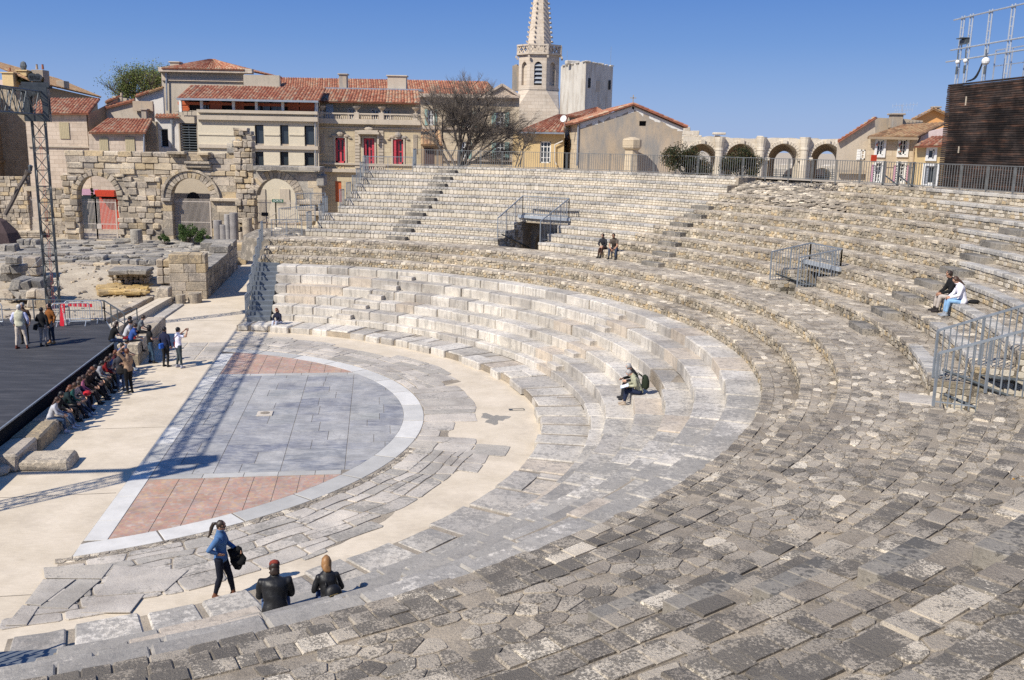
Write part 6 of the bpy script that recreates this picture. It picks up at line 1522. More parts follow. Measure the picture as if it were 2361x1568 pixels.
mb = MB(); qwall(mb, TW(.1, 42.3, 0), TW(-.05, 45.5, 0), 0, 1.62, 3, (.9, 1.5), 1.2, .05); tag(obj('stone_pier', mb, M['ruin'], origin=TW(-.4, 47, 0)), 'detached eroded stone pier at the far end of the long dark wall', 'pier')
mb = MB(); mb.block(TW(-2.3, 24.6, .45), (.7, 1.0, .95), TH, .06, 0, rr(), .04); mb.block(TW(-2.3, 24.6, -.0), (.8, 1.0, .5), TH, .06, 0, rr(), .04); obj('footing', mb, M['ruin'], pr)
def drum(label, u, v, rad, h, zb, mat='ruin', name='column_drum', cat='column drum', ax=UP, taper=.97):
    c = atz(u, v, zb); c = c+YW*rad*.5; c = (at(u, v, 78.7) if c.y > 78.7 else c); c.z = zb; mb = MB(); n = 18; prof = [(rad*.96, 0), (rad, .03), (rad*.985, h*.5), (rad*taper, h-.03), (rad*taper*.95, h)]; mb.lathe(c, prof, n, 0, rr()); return tag(obj(name, mb, M[mat], origin=c), label, cat)
drum('narrow pale column drum at the foot of the ashlar pier', 415, 701, .29, .55, 0); drum('wide pale column drum at the foot of the ashlar pier', 447.5, 699, .40, .6, 0)
drum('dark broken stump on the ruin paving before the left arch', 313, 562, .48, 1.15, 1.0, 'ruin_grey', 'column_stump', 'column stump')
drum('shortest grey column shaft, leftmost of the standing shafts', 503.5, 550, .36, 1.95, 1, 'granite', 'column_shaft', 'column')
drum('low grey shaft with slanted top in front of the standing shafts', 516, 554, .35, 1.6, 1, 'granite', 'column_shaft', 'column')
drum('slim pale column shaft behind the tallest one', 526, 549, .27, 2.45, 1, 'granite', 'column_shaft', 'column')
drum('tallest grey column shaft of the standing group', 541, 553, .36, 2.6, 1, 'granite', 'column_shaft', 'column')
drum('stub of pale column beside the broken pier', 556, 553, .2, 1.0, 1, 'ruin', 'column_stub', 'column')
drum('eroded fluted pier base left of the smooth arch', 572, 562, .42, 2.2, 1, 'ruin', 'pier_base', 'column')
for lb, u0, v0, u1, v1, rad in (('white marble shaft lying behind the other one under the bush', 418, 551, 459, 549, .22), ('white marble shaft lying in front under the round bush', 423, 557, 462, 556, .24)):
    mb = MB(); a = atz(u0, v0, 1.2); c = atz(u1, v1, 1.2); mb.tube(a, c, rad, n=14); tag(obj('lying_shaft', mb, M['slab'], origin=(a+c)/2), lb, 'column shaft')
rock('small square pedestal block before the long wall', 'stone_pedestal', 469, 486, 559, 577, 1.0, .6, cat='pedestal')
rock('flat broken slab left of the small pedestal', 'stone_slab', 412, 444, 562, 571, 1.0, .8, cat='slab')
rock('small dark stone below the left bush', 'small_block', 374, 385, 549, 556, 1.0, .4, cat='stone'); rock('second small dark stone below the round bush', 'small_block', 393, 404, 549, 556, 1.0, .4, cat='stone')
mb = MB(); mb.ball(atz(498, 552, 1.1), .35, 8, sc=(1.2, .8, .7)); tag(obj('boulder', mb, M['ruin'], origin=atz(498, 552, 1.0)), 'rounded pale boulder at the foot of the grey shafts', 'boulder')
# channel, kerbs and steps near the stage corner
mb = MB(); mb.bar(TW(-2.62, 14.5, .18), TW(-1.95, 24.2, .18), .35, .42); mb.bar(TW(-3.1, 14.5, .2), TW(-2.35, 24.2, .2), .3, .3, 0); 
tag(obj('concrete_channel', mb, M['concrete'], origin=TW(-2.5, 19, 0)), 'narrow concrete channel running from the pier to the stage corner', 'channel')
mb = MB(); qwall(mb, TW(-3.55, 15.5, 0), TW(-2.75, 24.0, 0), 0, .5, 1, (.8, 1.5), .5, .05); tag(obj('channel_kerb', mb, M['ruin'], origin=TW(-3.3, 19, 0)), 'broken stone kerb along the concrete channel', 'kerb')
mb = MB(); qwall(mb, TW(-1.25, 17.5, 0), TW(-1.0, 23.6, 0), -.05, .09, 1, (1.0, 1.9), .6, .02); tag(obj('path_edging', mb, M['slab'], origin=TW(-1.2, 20, 0)), 'pale stone edging between the channel and the beige path', 'edging')
# pulpitum blocks before the stage
bw = thing('pulpitum_wall', 'ashlar wall stub of big pale blocks at the far corner of the stage', 'wall', TW(-.4, 11, 0))
mb = MB(); qwall(mb, TW(.12, 8.1, 0), TW(-.12, 14.6, 0), -.03, .95, 2, (1.3, 2.2), .85, .03); obj('block_courses', mb, M['ruin'], bw)
ys = [-14.5, -12.6, -10.9, -9, -7.1, -5.4, -3.6, -1.9, -.2, 1.5, 3.2, 4.6]
for i, (y0, y1) in enumerate(zip(ys, ys[1:])):
    if y0 > 1.4 and y0 < 3: continue
    if y0 < -6: continue
    mb = MB(); mb.block(TW(-.50, (y0+y1)/2, .26), (.86+rng.uniform(-.08, .04), y1-y0-.03, .58+rng.uniform(-.05, .02)), TH, .06, 0, rr(), .03)
    tag(obj('bench_block', mb, M['ruin'], origin=TW(-.5, (y0+y1)/2, 0)), None, None)
    o = bpy.data.objects[-1] if False else COL.objects[-1]; tag(o, {-5.4: 'nearest long limestone block along the foot of the stage, free of people', -3.6: 'limestone block at the stage foot just before the girl in white jacket', -1.9: 'limestone block under the girl in the white jacket', -.2: 'limestone block under the middle of the seated school group', 3.2: 'last limestone block before the ashlar wall stub'}.get(y0, 'limestone block under the seated school group'), 'stone block', 'limestone blocks along the foot of the stage')
mb = MB(); mb.block(TW(.25, -4.78, .14), (2.05, 1.05, .34), TH, .07, 0, (.7, .5, .3), .04); tag(obj('fallen_slab', mb, M['ruin'], origin=TW(.25, -4.8, 0)), 'big fallen limestone slab lying across the beige floor near the stage', 'slab')
mb = MB()
for x, y, s in ((-.9, -5.6, .5), (-.55, -5.5, .35), (-.75, -4.9, .4), (-1.3, -5.4, .5)): mb.block(TW(x, y, s*.3), (s*1.6, s*1.2, s*.7), rng.random()*2, .1, 0, rr(), .06)
tag(obj('rock_heap', mb, M['ruin'], origin=TW(-.9, -5.4, 0)), 'small heap of rough stones behind the fallen slab', 'rocks')
# ---------------------------------------------------------------- stage
def stagem():
    t = NT('dark_stage_floor'); c = t.ramp(t.noise(1.2, 7, 0.65, t.mp((.5, 2.2, 1), (0, 0, .15))), [(0.3, (0.035, 0.036, 0.04)), (0.55, (0.058, 0.058, 0.062)), (0.75, (0.095, 0.092, 0.095))])
    c = t.mix(c, t.ramp(t.noise(26, 3), [(0.3, .8), (.7, 1.2)]), .8, 'MULTIPLY'); t.bump(t.noise(18, 5), .2, .01); return t.out(c, .75)
M['stage'] = stagem()
M['skirt'] = plain('black_cloth_skirt', (0.012, 0.012, 0.013), 0.95, 0.2)
st = thing('stage', 'dark grey open-air stage platform with black skirt and metal edge', 'stage', TW(-6, 2, 0))
pl = [(-.95, -22), (-.93, 8.85), (-2.56, 13.3), (-17, 14.6), (-17, -22)]
mb = MB(); top = [TW(x, y, 1.0) for x, y in pl]; bt = [TW(x, y, .93) for x, y in pl]; n = len(pl)
mb.add(top+bt, [tuple(range(n))[::1]]+[(i, n+i, n+(i+1) % n, (i+1) % n) for i in range(n)]); obj('deck', mb, M['stage'], st)
mb = MB()
for (a, c) in (((-1.07, -22), (-1.05, 8.8)), ((-1.05, 8.8), (-2.62, 13.2)), ((-2.62, 13.2), (-17, 14.5))):
    p, q = TW(*a, 0), TW(*c, 0); mb.add([p, q, q+UP*.94, p+UP*.94], [(0, 1, 2, 3)])
obj('skirt', mb, M['skirt'], st)
mb = MB(); mb.bar(TW(-.93, -22, .985), TW(-.91, 8.87, .985), .05, .05); mb.bar(TW(-.91, 8.87, .985), TW(-2.55, 13.3, .985), .04, .04); obj('edge_trim', mb, M['steel'], st)
def rail(name, lbl, pts, h, mat, mid=(.5,), post=1.6, cat='railing', bars=None, th=.045, grp=None, base_=None):
    o = thing(name, lbl, cat, pts[0], grp); mb = MB()
    for p, q in zip(pts, pts[1:]):
        mb.bar(p+UP*h, q+UP*h, th, th)
        for m_ in mid: mb.bar(p+UP*h*m_, q+UP*h*m_, th*.7, th*.7)
    obj('rails', mb, M[mat], o); 
    for si, (p, q) in enumerate(zip(pts, pts[1:])):
        L = (q-p).length; n = max(1, round(L/post))
        for i in range(0 if si == 0 else 1, n+1): mb = MB(); c = p.lerp(q, i/n); mb.bar(c, c+UP*h, th, th); obj('post', mb, M[mat], o)
    if bars:
        mb = MB()
        for p, q in zip(pts, pts[1:]):
            n = max(1, int((q-p).length/bars))
            for i in range(n): c = p.lerp(q, (i+.5)/n); mb.tube(c+UP*.06, c+UP*h, .011, n=4, caps=False)
        obj('bars', mb, M[mat], o)
    return o
rail('stage_rail', 'dark steel safety rail along the back of the stage', [TW(-17, 14.4, 1), TW(-7.5, 13.75, 1), TW(-2.56, 13.2, 1)], 1.0, 'steel_dark', (.5, .03))
rail('stair_rail', 'dark steel rail beside the small steps at the stage corner', [TW(-2.56, 13.2, 1), TW(-1.75, 12.3, .75), TW(-1.35, 11.9, .6), TW(-1.0, 12.8, .7)], 1.0, 'steel_dark', (.5,), .8)
def barrier(lbl, p, q, tape=False):
    o = thing('crowd_barrier', lbl, 'barrier', p, 'galvanised crowd barriers on the stage'); d = (q-p).normalized(); L = (q-p).length; mb = MB(); z = UP
    mb.pipe([p+z*.2, p+z*.95, p+d*.08+z*1.05, q-d*.08+z*1.05, q+z*.95, q+z*.2, p+z*.2], .022, 6); obj('frame', mb, M['steel_light'], o); mb = MB()
    for i in range(1, 15): c = p.lerp(q, i/15); mb.tube(c+z*.2, c+z*1.05, .009, n=4)
    obj('bars', mb, M['steel_light'], o); N = Vector((-d.y, d.x, 0))
    for s in (.12, .88): mb = MB(); c = p.lerp(q, s); mb.pipe([c+z*.2, c+N*.3, c+z*.2, c-N*.3], .018, 5); obj('foot', mb, M['steel_light'], o)
    return o
b1 = barrier('galvanised crowd barrier hung with a red and white warning tape', TW(-4.55, 12.1, 1), TW(-2.95, 12.25, 1))
b2 = barrier('galvanised crowd barrier just behind the taped one', TW(-4.2, 12.75, 1), TW(-2.6, 12.9, 1))
b3 = barrier('galvanised crowd barrier at the left edge behind the white haired man', TW(-8.4, 12.4, 1), TW(-6.75, 12.2, 1))
M['redtape'] = plain('red_warning_tape', (0.62, 0.02, 0.04), 0.5, 0.1)
c = TW(-4.1, 12.1, 1); mb = MB(); mb.box(c+UP*.52-YW*.04, (.2, .015, 1.05), ax=(XW, YW, (UP+XW*.12).normalized())); tp = obj('warning_tape', mb, M['redtape'], origin=c); tag(tp, 'red vertical warning tape with white lettering over the front barrier', 'warning tape')
tx = text('NE PAS FRANCHIR', .12, (0, 0, 0), (0, 0, 0), 'white_paint', tp); tx.location = Vector((.07, -.06, .52)); tx.rotation_euler = (math.pi/2, math.pi/2-.12, 0)
mb = MB()
for i in range(5): mb.box(TW(-3.85+.22*i, 12.45, 1.93-.01*i), (.17, .02, .16), TH)
tag(obj('warning_tape', mb, M['redtape'], origin=TW(-3.4, 12.4, 1.9)), 'red strip of tape stretched along the barrier behind', 'warning tape')
# ---------------------------------------------------------------- lattice towers and bridge
def lattice(mb, p, q, w, step, rc, rb, up=None):
    d = (q-p); L = d.length; d.normalize(); X = up.cross(d).normalized() if up is not None else Vector((math.cos(.35), math.sin(.35), 0)); Y_ = d.cross(X); n = max(1, round(L/step))
    cs = [X*(w/2)*a+Y_*(w/2)*b_ for a, b_ in ((-1, -1), (1, -1), (1, 1), (-1, 1))]
    for c_ in cs: mb.tube(p+c_, q+c_, rc, n=6)
    for f in range(4):
        a, b_ = cs[f], cs[(f+1) % 4]
        for i in range(n):
            s0, s1 = p+d*(L*i/n), p+d*(L*(i+1)/n); mb.tube(s0+a, s0+b_, rb, n=4, caps=False)
            if (i+f) % 2: mb.tube(s0+a, s1+b_, rb, n=4, caps=False)
            else: mb.tube(s0+b_, s1+a, rb, n=4, caps=False)
    for a, b_ in zip(cs, cs[1:]+cs[:1]): mb.tube(q+a, q+b_, rb, n=4)
def ltower(x, y, label):
    o = thing('lattice_tower', label, 'lattice tower', TW(x, y, .5)); mb = MB(); lattice(mb, TW(x, y, .4), TW(x, y, 10.25), .56, .74, .036, .019); obj('mast', mb, M['truss'], o)
    bz = TW(x, y, 11.0); A_ = Vector((math.cos(.35), math.sin(.35), 0)); B2 = Vector((-A_.y, A_.x, 0)); mb = MB(); w = 1.05; h = 1.55
    for N_, X_ in ((A_, B2), (B2, A_), (-A_, B2), (-B2, A_)):
        hole = [(-.26, -.42), (.26, -.42), (.26, .25), (.1, .45), (-.1, .45), (-.26, .25)]
        mb.prism([(-w/2, -h/2), (w/2, -h/2), (w/2, h/2), (-w/2, h/2)], [hole], (bz+N_*(w/2), X_, UP, -N_), .03)
    obj('sleeve_block', mb, M['truss'], o); mb = MB(); t = bz+UP*(h/2+.12); mb.box(t, (1.15, .5, .22), ax=(A_, B2, UP)); mb.box(t+UP*.28, (.45, .4, .24), ax=(A_, B2, UP)); mb.bar(t-A_*.7-UP*.1, t+A_*.7-UP*.1, .12, .12)
    for s in (-.12, .14): mb.tube(t+UP*.35+A_*s-B2*.2, t+UP*.35+A_*s+B2*.2, .16, n=12)
    obj('hoist', mb, M['truss'], o); mb = MB(); mb.tube(TW(x-.03, y, .5), TW(x-.03, y, 10.3), .006, n=4); mb.tube(TW(x+.05, y, .5), TW(x+.05, y, 10.3), .006, n=4); obj('chain', mb, M['redband'], o)
    return o
ltower(-5.45, 15.1, 'tall grey lattice tower with a steel head block behind the stage rail')
ltower(-5.2, -12.0, 'second lattice tower at the near stage corner, seen by its shadow on the marble')
br = thing('lighting_bridge', 'horizontal grey truss bridge running from the lattice tower out of the picture', 'truss bridge', TW(-5.4, 10, 11)); mb = MB(); p, q = TW(-5.45, 15.1, 11.05), TW(-5.2, -12.0, 11.05)
lattice(mb, p, q, .0001, .62, .001, .001, UP) if False else None
d = (q-p).normalized(); X = UP.cross(d).normalized(); L = (q-p).length; hh, ww = .52, .36; n = 34
for a in (-1, 1):
    for b_ in (-1, 1): mb.tube(p+X*ww*a+UP*hh*b_, q+X*ww*a+UP*hh*b_, .04, n=6)
for i in range(n):
    s0, s1 = p+d*(L*i/n), p+d*(L*(i+1)/n); k = 1 if i % 2 else -1
    for a in (-1, 1): mb.tube(s0+X*ww*a+UP*hh*k, s1+X*ww*a-UP*hh*k, .024, n=5, caps=False); mb.tube(s0+X*ww*a-UP*hh, s0+X*ww*a+UP*hh, .015, n=4, caps=False)
    for b_ in (-1, 1): mb.tube(s0+X*ww+UP*hh*b_, s0-X*ww+UP*hh*b_, .018, n=4, caps=False); mb.tube(s0+X*ww*k+UP*hh*b_, s1-X*ww*k+UP*hh*b_, .015, n=4, caps=False)
obj('truss', mb, M['truss'], br)
bb = MB(); bb.bar(TW(-16, -12.1, 11.0), TW(-5.6, -12.1, 11.0), .12, .3); tag(obj('cross_beam', bb, M['truss'], origin=TW(-11, -12.1, 11)), 'steel beam reaching from the near lattice tower over the stage', 'beam')
# guy wires and the leaning trunk at the left
mb = MB(); mb.tube(atz(52, 640, .8), at(98, 590, 52.5), .012, n=4); mb.tube(atz(102, 690, .3), at(45, 595, 60), .012, n=4); tag(obj('guy_wire', mb, M['steel_light']), 'thin guy wires of the lattice tower crossing the ruins', 'wire')
# ---------------------------------------------------------------- railings of the seating
bars_z = lambda: None
rimp = [PW(R(a), 35.05, 8.03) for a in np.arange(68.4, -14, -2.55)]
M['rim_steel'] = plain('weathered_railing_steel', (0.16, 0.165, 0.165), .6, .2, 4, .2)
rf = thing('rim_railing', 'long steel railing of thin vertical bars around the top of the seating', 'railing', rimp[10])
for i, (p, q) in enumerate(zip(rimp, rimp[1:])):
    mb = MB(); n = 10
    mb.bar(p+UP*1.08, q+UP*1.08, .045, .03); mb.bar(p+UP*.1, q+UP*.1, .04, .03); mb.bar(p-UP*.1, p+UP*1.1, .045, .045)
    for k in range(n): c = p.lerp(q, (k+.5)/n); mb.tube(c+UP*.1, c+UP*1.08, .016, n=4, caps=False)
    obj('railing_panel', mb, M['rim_steel'], rf)
gt = thing('rim_gate', 'pair of steel gate leaves with slanting braces in the rim railing before the arcade', 'gate', PW(R(13.6), 35.15, 8.0)); mb = MB()
for a in (12.1, 13.6, 15.1): p = PW(R(a), 35.15, 7.85); mb.bar(p, p+UP*1.3, .09, .09)
for a0_, a1_ in ((12.1, 13.6), (13.6, 15.1)): p, q = PW(R(a0_), 35.2, 8), PW(R(a1_), 35.2, 8); mb.bar(p, q, .07, .07); mb.bar(p+UP*.05, q+UP*.5, .05, .05)
obj('leaves', mb, M['steel_dark'], gt)
# stepped guard panels at the left ends of the rows
def guard(lbl, p, q, zt_, zb_, n, grp, mat='steel'):
    o = MB(); o.bar(Vector((p.x, p.y, zt_)), Vector((q.x, q.y, zt_)), .05, .05); o.bar(Vector((p.x, p.y, zb_+.08)), Vector((q.x, q.y, zb_+.08)), .03, .03)
    for i in range(n+1):
        c = p.lerp(q, i/n); w = .06 if i in (0, n) else .035; o.bar(Vector((c.x, c.y, zb_-.1)), Vector((c.x, c.y, zt_)), w, w*.6)
    return tag(obj('guard_panel', o, M[mat], origin=Vector((p.x, p.y, zb_))), lbl, 'railing', grp)
for k in range(1, 10):
    r_, z_ = uk(k); z_ += .417; a = math.acos(XEND['U%d' % k]/r_); p = PW(a-.004, r_+.04, z_); q = PW(a-.004, r_+.95, z_)
    guard('grey guard panel at the left end of the %s upper seat row' % ORD[k-1], p, q, z_+1.02, z_, 6, 'stepped guard panels at the left row ends')
p, q = PW(R(68.6), 34.9, 8.03), PW(R(69.0), 36.2, 8.03); guard('tall guard panel at the left corner of the rim railing', p, q, 9.15, 8.03, 8, 'stepped guard panels at the left row ends')
p = TW(9.35, 32.75, 7.6); q = TW(12.7, 32.5, 7.6)
rail('upper_side_railing', 'thin barred railing joining the ninth row to the rim corner before the town house', [p, q], 1.0, 'steel', (.08,), 1.6, bars=.13, th=.04)
for lbl, pts in (('thin railing on the landing left of the fifth upper row', [TW(5.2, 28.4, 5.3), TW(7.0, 29.0, 5.3)]), ('thin barred railing left of the second upper row', [TW(4.2, 27.6, 4.4), TW(6.4, 27.9, 4.6)]), ('short railing on the walkway at the top of the metal stair', [TW(3.95, 25.4, 3.87), TW(5.7, 26.1, 3.87)])):
    rail('side_railing', lbl, pts, 1.0, 'steel', (.08,), 1.2, bars=.13, th=.04)
mb = MB(); 
for i in range(40): a = rng.uniform(0, 6.28); q_ = rng.random()**.5; mb.block(TW(3.9+1.6*q_*math.cos(a)+.3, 28.6+1.9*q_*math.sin(a), 3.7+.3*(1-q_)), (.5, .4, .3), a, .08, 0, rr(), .05)
mb.lathe(TW(4.2, 28.8, 2.2), [(2.6, 0), (2.4, 1.4), (1.6, 1.75), (.3, 1.85)], 20, 0); tag(obj('rubble_mound', mb, M['rubble'], origin=TW(4.2, 28.8, 2.2)), 'mound of loose rubble beyond the left end of the walkway', 'rubble mound')
# ---------------------------------------------------------------- metal stairs at both ends of the lower seats
def mstair(sgn, y0, label):
    o = thing('metal_stair', label, 'metal stair', TW(4.1, y0, .32), 'grey metal stairs at the ends of the seating'); n = 12; rise = (2.68-.34)/n; run = .49
    for i in range(n):
        mb = MB(); y = y0+sgn*run*i; w = 1.2 if i < 6 else 1.25; z = .34+rise*(i+1); mb.box(TW(4.08-.0*i, y+sgn*(run*.75), (z+.28)/2), (w, run*1.0+.004*i, z-.28), TH); obj('step', mb, M['sheet'], o)
    for i in range(0, n+6, 2):
        y = y0+sgn*run*(i+.6); z = .34+rise*(i+1.5); mb = MB(); p = TW(3.42+.0*i, y, z); q = TW(3.42, y+sgn*run*1.9, z)
        mb.bar(p+UP*1.0, q+UP*1.0, .05, .05)
        for k in range(7): c = p.lerp(q, k/6); mb.bar(c-UP*.15, c+UP*1.0, .05 if k in (0, 6) else .03, .03)
        obj('rail_panel', mb, M['steel'], o)
    return o
M['sheet'] = plain('grey_sheet_steel', (0.17, 0.19, 0.21), 0.55, 0.12, 3, 0.3)
mstair(1, 16.55, 'grey metal stair at the far end of the seating beside the seated blonde woman')
mstair(-1, -16.5, 'grey metal stair at the bottom left corner of the picture')
# railings round the passage mouths
for vi, (v0, v1) in enumerate(VOM):
    NR_ = VROWS[vi]; RT = 26.72+.91*NR_; ZT = 3.86+.417*NR_+(1.09 if NR_ == 2 else 1.08)+.42*(NR_ == 3); HB = ZT-1.07
    nm = ('left', 'middle', 'right')[vi]; o = thing('passage_railing', 'sloping barred steel railing round the %s passage mouth in the seats' % nm, 'railing', PW((v0+v1)/2, 28, 4), 'railings round the passage mouths')
    for a in (v0-.003, v1+.003):
        mb = MB(); P0, P1 = PW(a, 26.72, 5.45), PW(a, RT, ZT); mb.bar(P0, P1, .05, .05)
        n = 20 if NR_ == 3 else 14
        for i in range(n+1):
            s = i/n; r_ = 26.72+(RT-26.72)*s; k = min(NR_-1, int((r_-26.66)/.91)); zb_ = 3.86+.417*(k+1)+.02; w = .05 if i in (0, 7, 14, 20) else .022; mb.bar(PW(a, r_, zb_), PW(a, r_, 5.45+(ZT-5.45)*s), w, w)
        mb.bar(PW(a, 26.72, 4.4), PW(a, 27.5, 4.4), .025, .025)
        obj('side_rail', mb, M['steel'], o)
    mb = MB(); P0, P1 = PW(v0-.003, RT, HB), PW(v1+.003, RT, HB); mb.bar(P0+UP*1.07, P1+UP*1.07, .05, .05); mb.bar(P0+UP*.05, P1+UP*.05, .05, .05)
    for i in range(21): c = P0.lerp(P1, i/20); w = .05 if i in (0, 20) else .022; mb.bar(c, c+UP*1.07, w, w)
    obj('top_rail', mb, M['steel'], o)
    mb = MB()
    for a, s in ((v0, 1), (v1, -1)):
        da = s*.06/28; mb.tube(PW(a+da, 26.9, 4.55), PW(a+da, 30.2, 3.45), .035, n=8)
    if vi == 2: mb.tube(PW(v0+.002, 26.95, 4.15), PW(v0+.002, 29.4, 3.2), .035, n=8)
    obj('hand_rail', mb, M['steel_dark'], o)
    if vi == 2:
        mb = MB()
        for rk, zk in ((27.7, 4.5), (28.7, 4.95)):
            P0 = PW(v1-.0, rk, zk); 
            for i in range(6): q = PW(v1-.002, rk+.12*i, zk); mb.bar(q, q+TD(.25, -.4, 0), .03, .03)
        obj('grille', mb, M['steel_dark'], o)
# ================================================================ VEGETATION
rng = random.Random(31)
def leafm(name, cols):
    t = NT(name); a = t.att(); n = len(cols); c = t.ramp(a[0], [((i+.5)/n, k) for i, k in enumerate(cols)])
    t.b.inputs['Roughness'].default_value = .6; t.b.inputs['Subsurface Weight'].default_value = 0.0
    tr = t.n.new('ShaderNodeBsdfTranslucent'); t.l.new(c, tr.inputs[0]); mx = t.n.new('ShaderNodeMixShader'); mx.inputs[0].default_value = .28
    t.l.new(c, t.b.inputs['Base Color']); t.l.new(t.b.outputs[0], mx.inputs[1]); t.l.new(tr.outputs[0], mx.inputs[2]); t.l.new(mx.outputs[0], t.n['Material Output'].inputs[0]); return t.mat
M['bark'] = stone_mat('grey_brown_bark', [(0.12, 0.10, 0.085), (0.17, 0.145, 0.125)], .5, .3, 2, .6)
M['leaf_spring'] = leafm('fresh_spring_leaves', [(0.12, 0.17, 0.04), (0.20, 0.25, 0.07), (0.30, 0.33, 0.10), (0.16, 0.14, 0.06)])
M['leaf_dark'] = leafm('dark_evergreen_leaves', [(0.018, 0.03, 0.012), (0.035, 0.05, 0.018), (0.07, 0.075, 0.03), (0.12, 0.07, 0.03)])
M['leaf_bush'] = leafm('glossy_green_leaves', [(0.03, 0.06, 0.015), (0.06, 0.11, 0.03), (0.10, 0.17, 0.05), (0.15, 0.21, 0.08)])
def leaf(mb, c, s, r=None):
    a = Vector((rng.gauss(0, 1), rng.gauss(0, 1), rng.gauss(0, 1))).normalized(); b = a.orthogonal().normalized(); b = (b*math.cos(q := rng.random()*6.28)+a.cross(b)*math.sin(q))
    d = a.cross(b); mb.add([c-b*s, c+d*s*.45, c+b*s, c-d*s*.45], [(0, 1, 2, 3)], 0, r or rr(rng))
def grow(mb, p, d, L, r, lev, tips, spread=.5, kids=3, up=.12, minr=.007, shrink_=.72, inside_=None):
    segs = 3; q = p; dd = d.normalized()
    for i in range(segs):
        dd = (dd+Vector((rng.gauss(0, .13), rng.gauss(0, .13), rng.gauss(0, .13)+up*.3))).normalized(); n = q+dd*(L/segs); r1 = max(minr, r*(1-.25*(i+1)/segs)); mb.tube(q, n, max(minr, r*(1-.25*i/segs)), r1, 6 if r > .04 else 3, 0, None, False); q = n
        if lev > 0 and i < segs-1 and rng.random() < .65:
            s = (dd+Vector((rng.gauss(0, spread), rng.gauss(0, spread), rng.gauss(0, spread)*.6+up))).normalized(); grow(mb, q, s, L*shrink_*rng.uniform(.6, 1), r*.5, lev-1, tips, spread, kids, up, minr, shrink_, inside_)
    if lev <= 0 or (inside_ and not inside_(q)): tips.append(q); return
    for k in range(kids):
        s = (dd+Vector((rng.gauss(0, spread), rng.gauss(0, spread), rng.gauss(0, spread)*.6+up))).normalized(); grow(mb, q, s, L*shrink_*rng.uniform(.75, 1.15), r*.62, lev-1, tips, spread, kids, up, minr, shrink_, inside_)
# bare tree on the terrace
Yt = 72.0; bt = thing('bare_tree', 'leafless spreading tree with dark twigs standing behind the rim railing', 'tree', Vector((at(1062, 384, Yt).x, Yt, 7.9)))
cc = at(1078, 285, Yt); 
def ins(q): return ((q.x-cc.x)/3.75)**2+((q.z-cc.z+.3)/3.4)**2+((q.y-Yt)/3.2)**2 < 1
mb = MB(); tips = []; tw = MB()
for u0, v0, tx, tz, L, r in ((1036, 383, -1.3, 3.0, 2.3, .13), (1058, 384, -.35, 3.0, 2.5, .17), (1068, 384, .5, 3.0, 2.5, .16), (1066, 383, 1.5, 2.3, 2.4, .13), (1060, 383, .9, 2.0, 2.2, .11), (1070, 384, 2.5, 1.9, 2.5, .11), (1050, 384, -1.0, 2.2, 2.4, .11), (1064, 384, .1, 3.0, 2.4, .12), (1072, 384, 2.0, 2.9, 2.6, .10)):
    p = at(u0, v0, Yt+rng.uniform(-.2, .2)); grow(tw, p, Vector((tx, rng.uniform(-.6, .6), tz)), L, r*.9, 5, tips, .5, 2, .03, .005, .76, ins)
mb = tw; obj('trunk_and_branches', mb, M['bark'], bt)
# fine outer twigs
t2 = MB()
for q in tips:
    if True:
        for k in range(6):
            d = (q-Vector((cc.x, Yt, cc.z-1.2))).normalized()+Vector((rng.gauss(0, .5), rng.gauss(0, .5), rng.gauss(0, .4))); t2.tube(q, q+d.normalized()*rng.uniform(.25, .6), .005, .003, 3, 0, None, False)
obj('twigs', t2, M['bark'], bt)
bt2 = thing('bare_shrub', 'thin bare brown shrub against the ochre annex beside the bare tree', 'shrub', Vector((at(1195, 384, 80).x, 80, 7.9))); mb = MB(); tips = []
for k in range(3): grow(mb, at(1188+6*k, 386, 80), Vector((rng.uniform(-.5, .9), 0, 2)), 1.5, .05, 4, tips, .5, 3, .02, .008, .68)
obj('branches', mb, M['bark'], bt2)
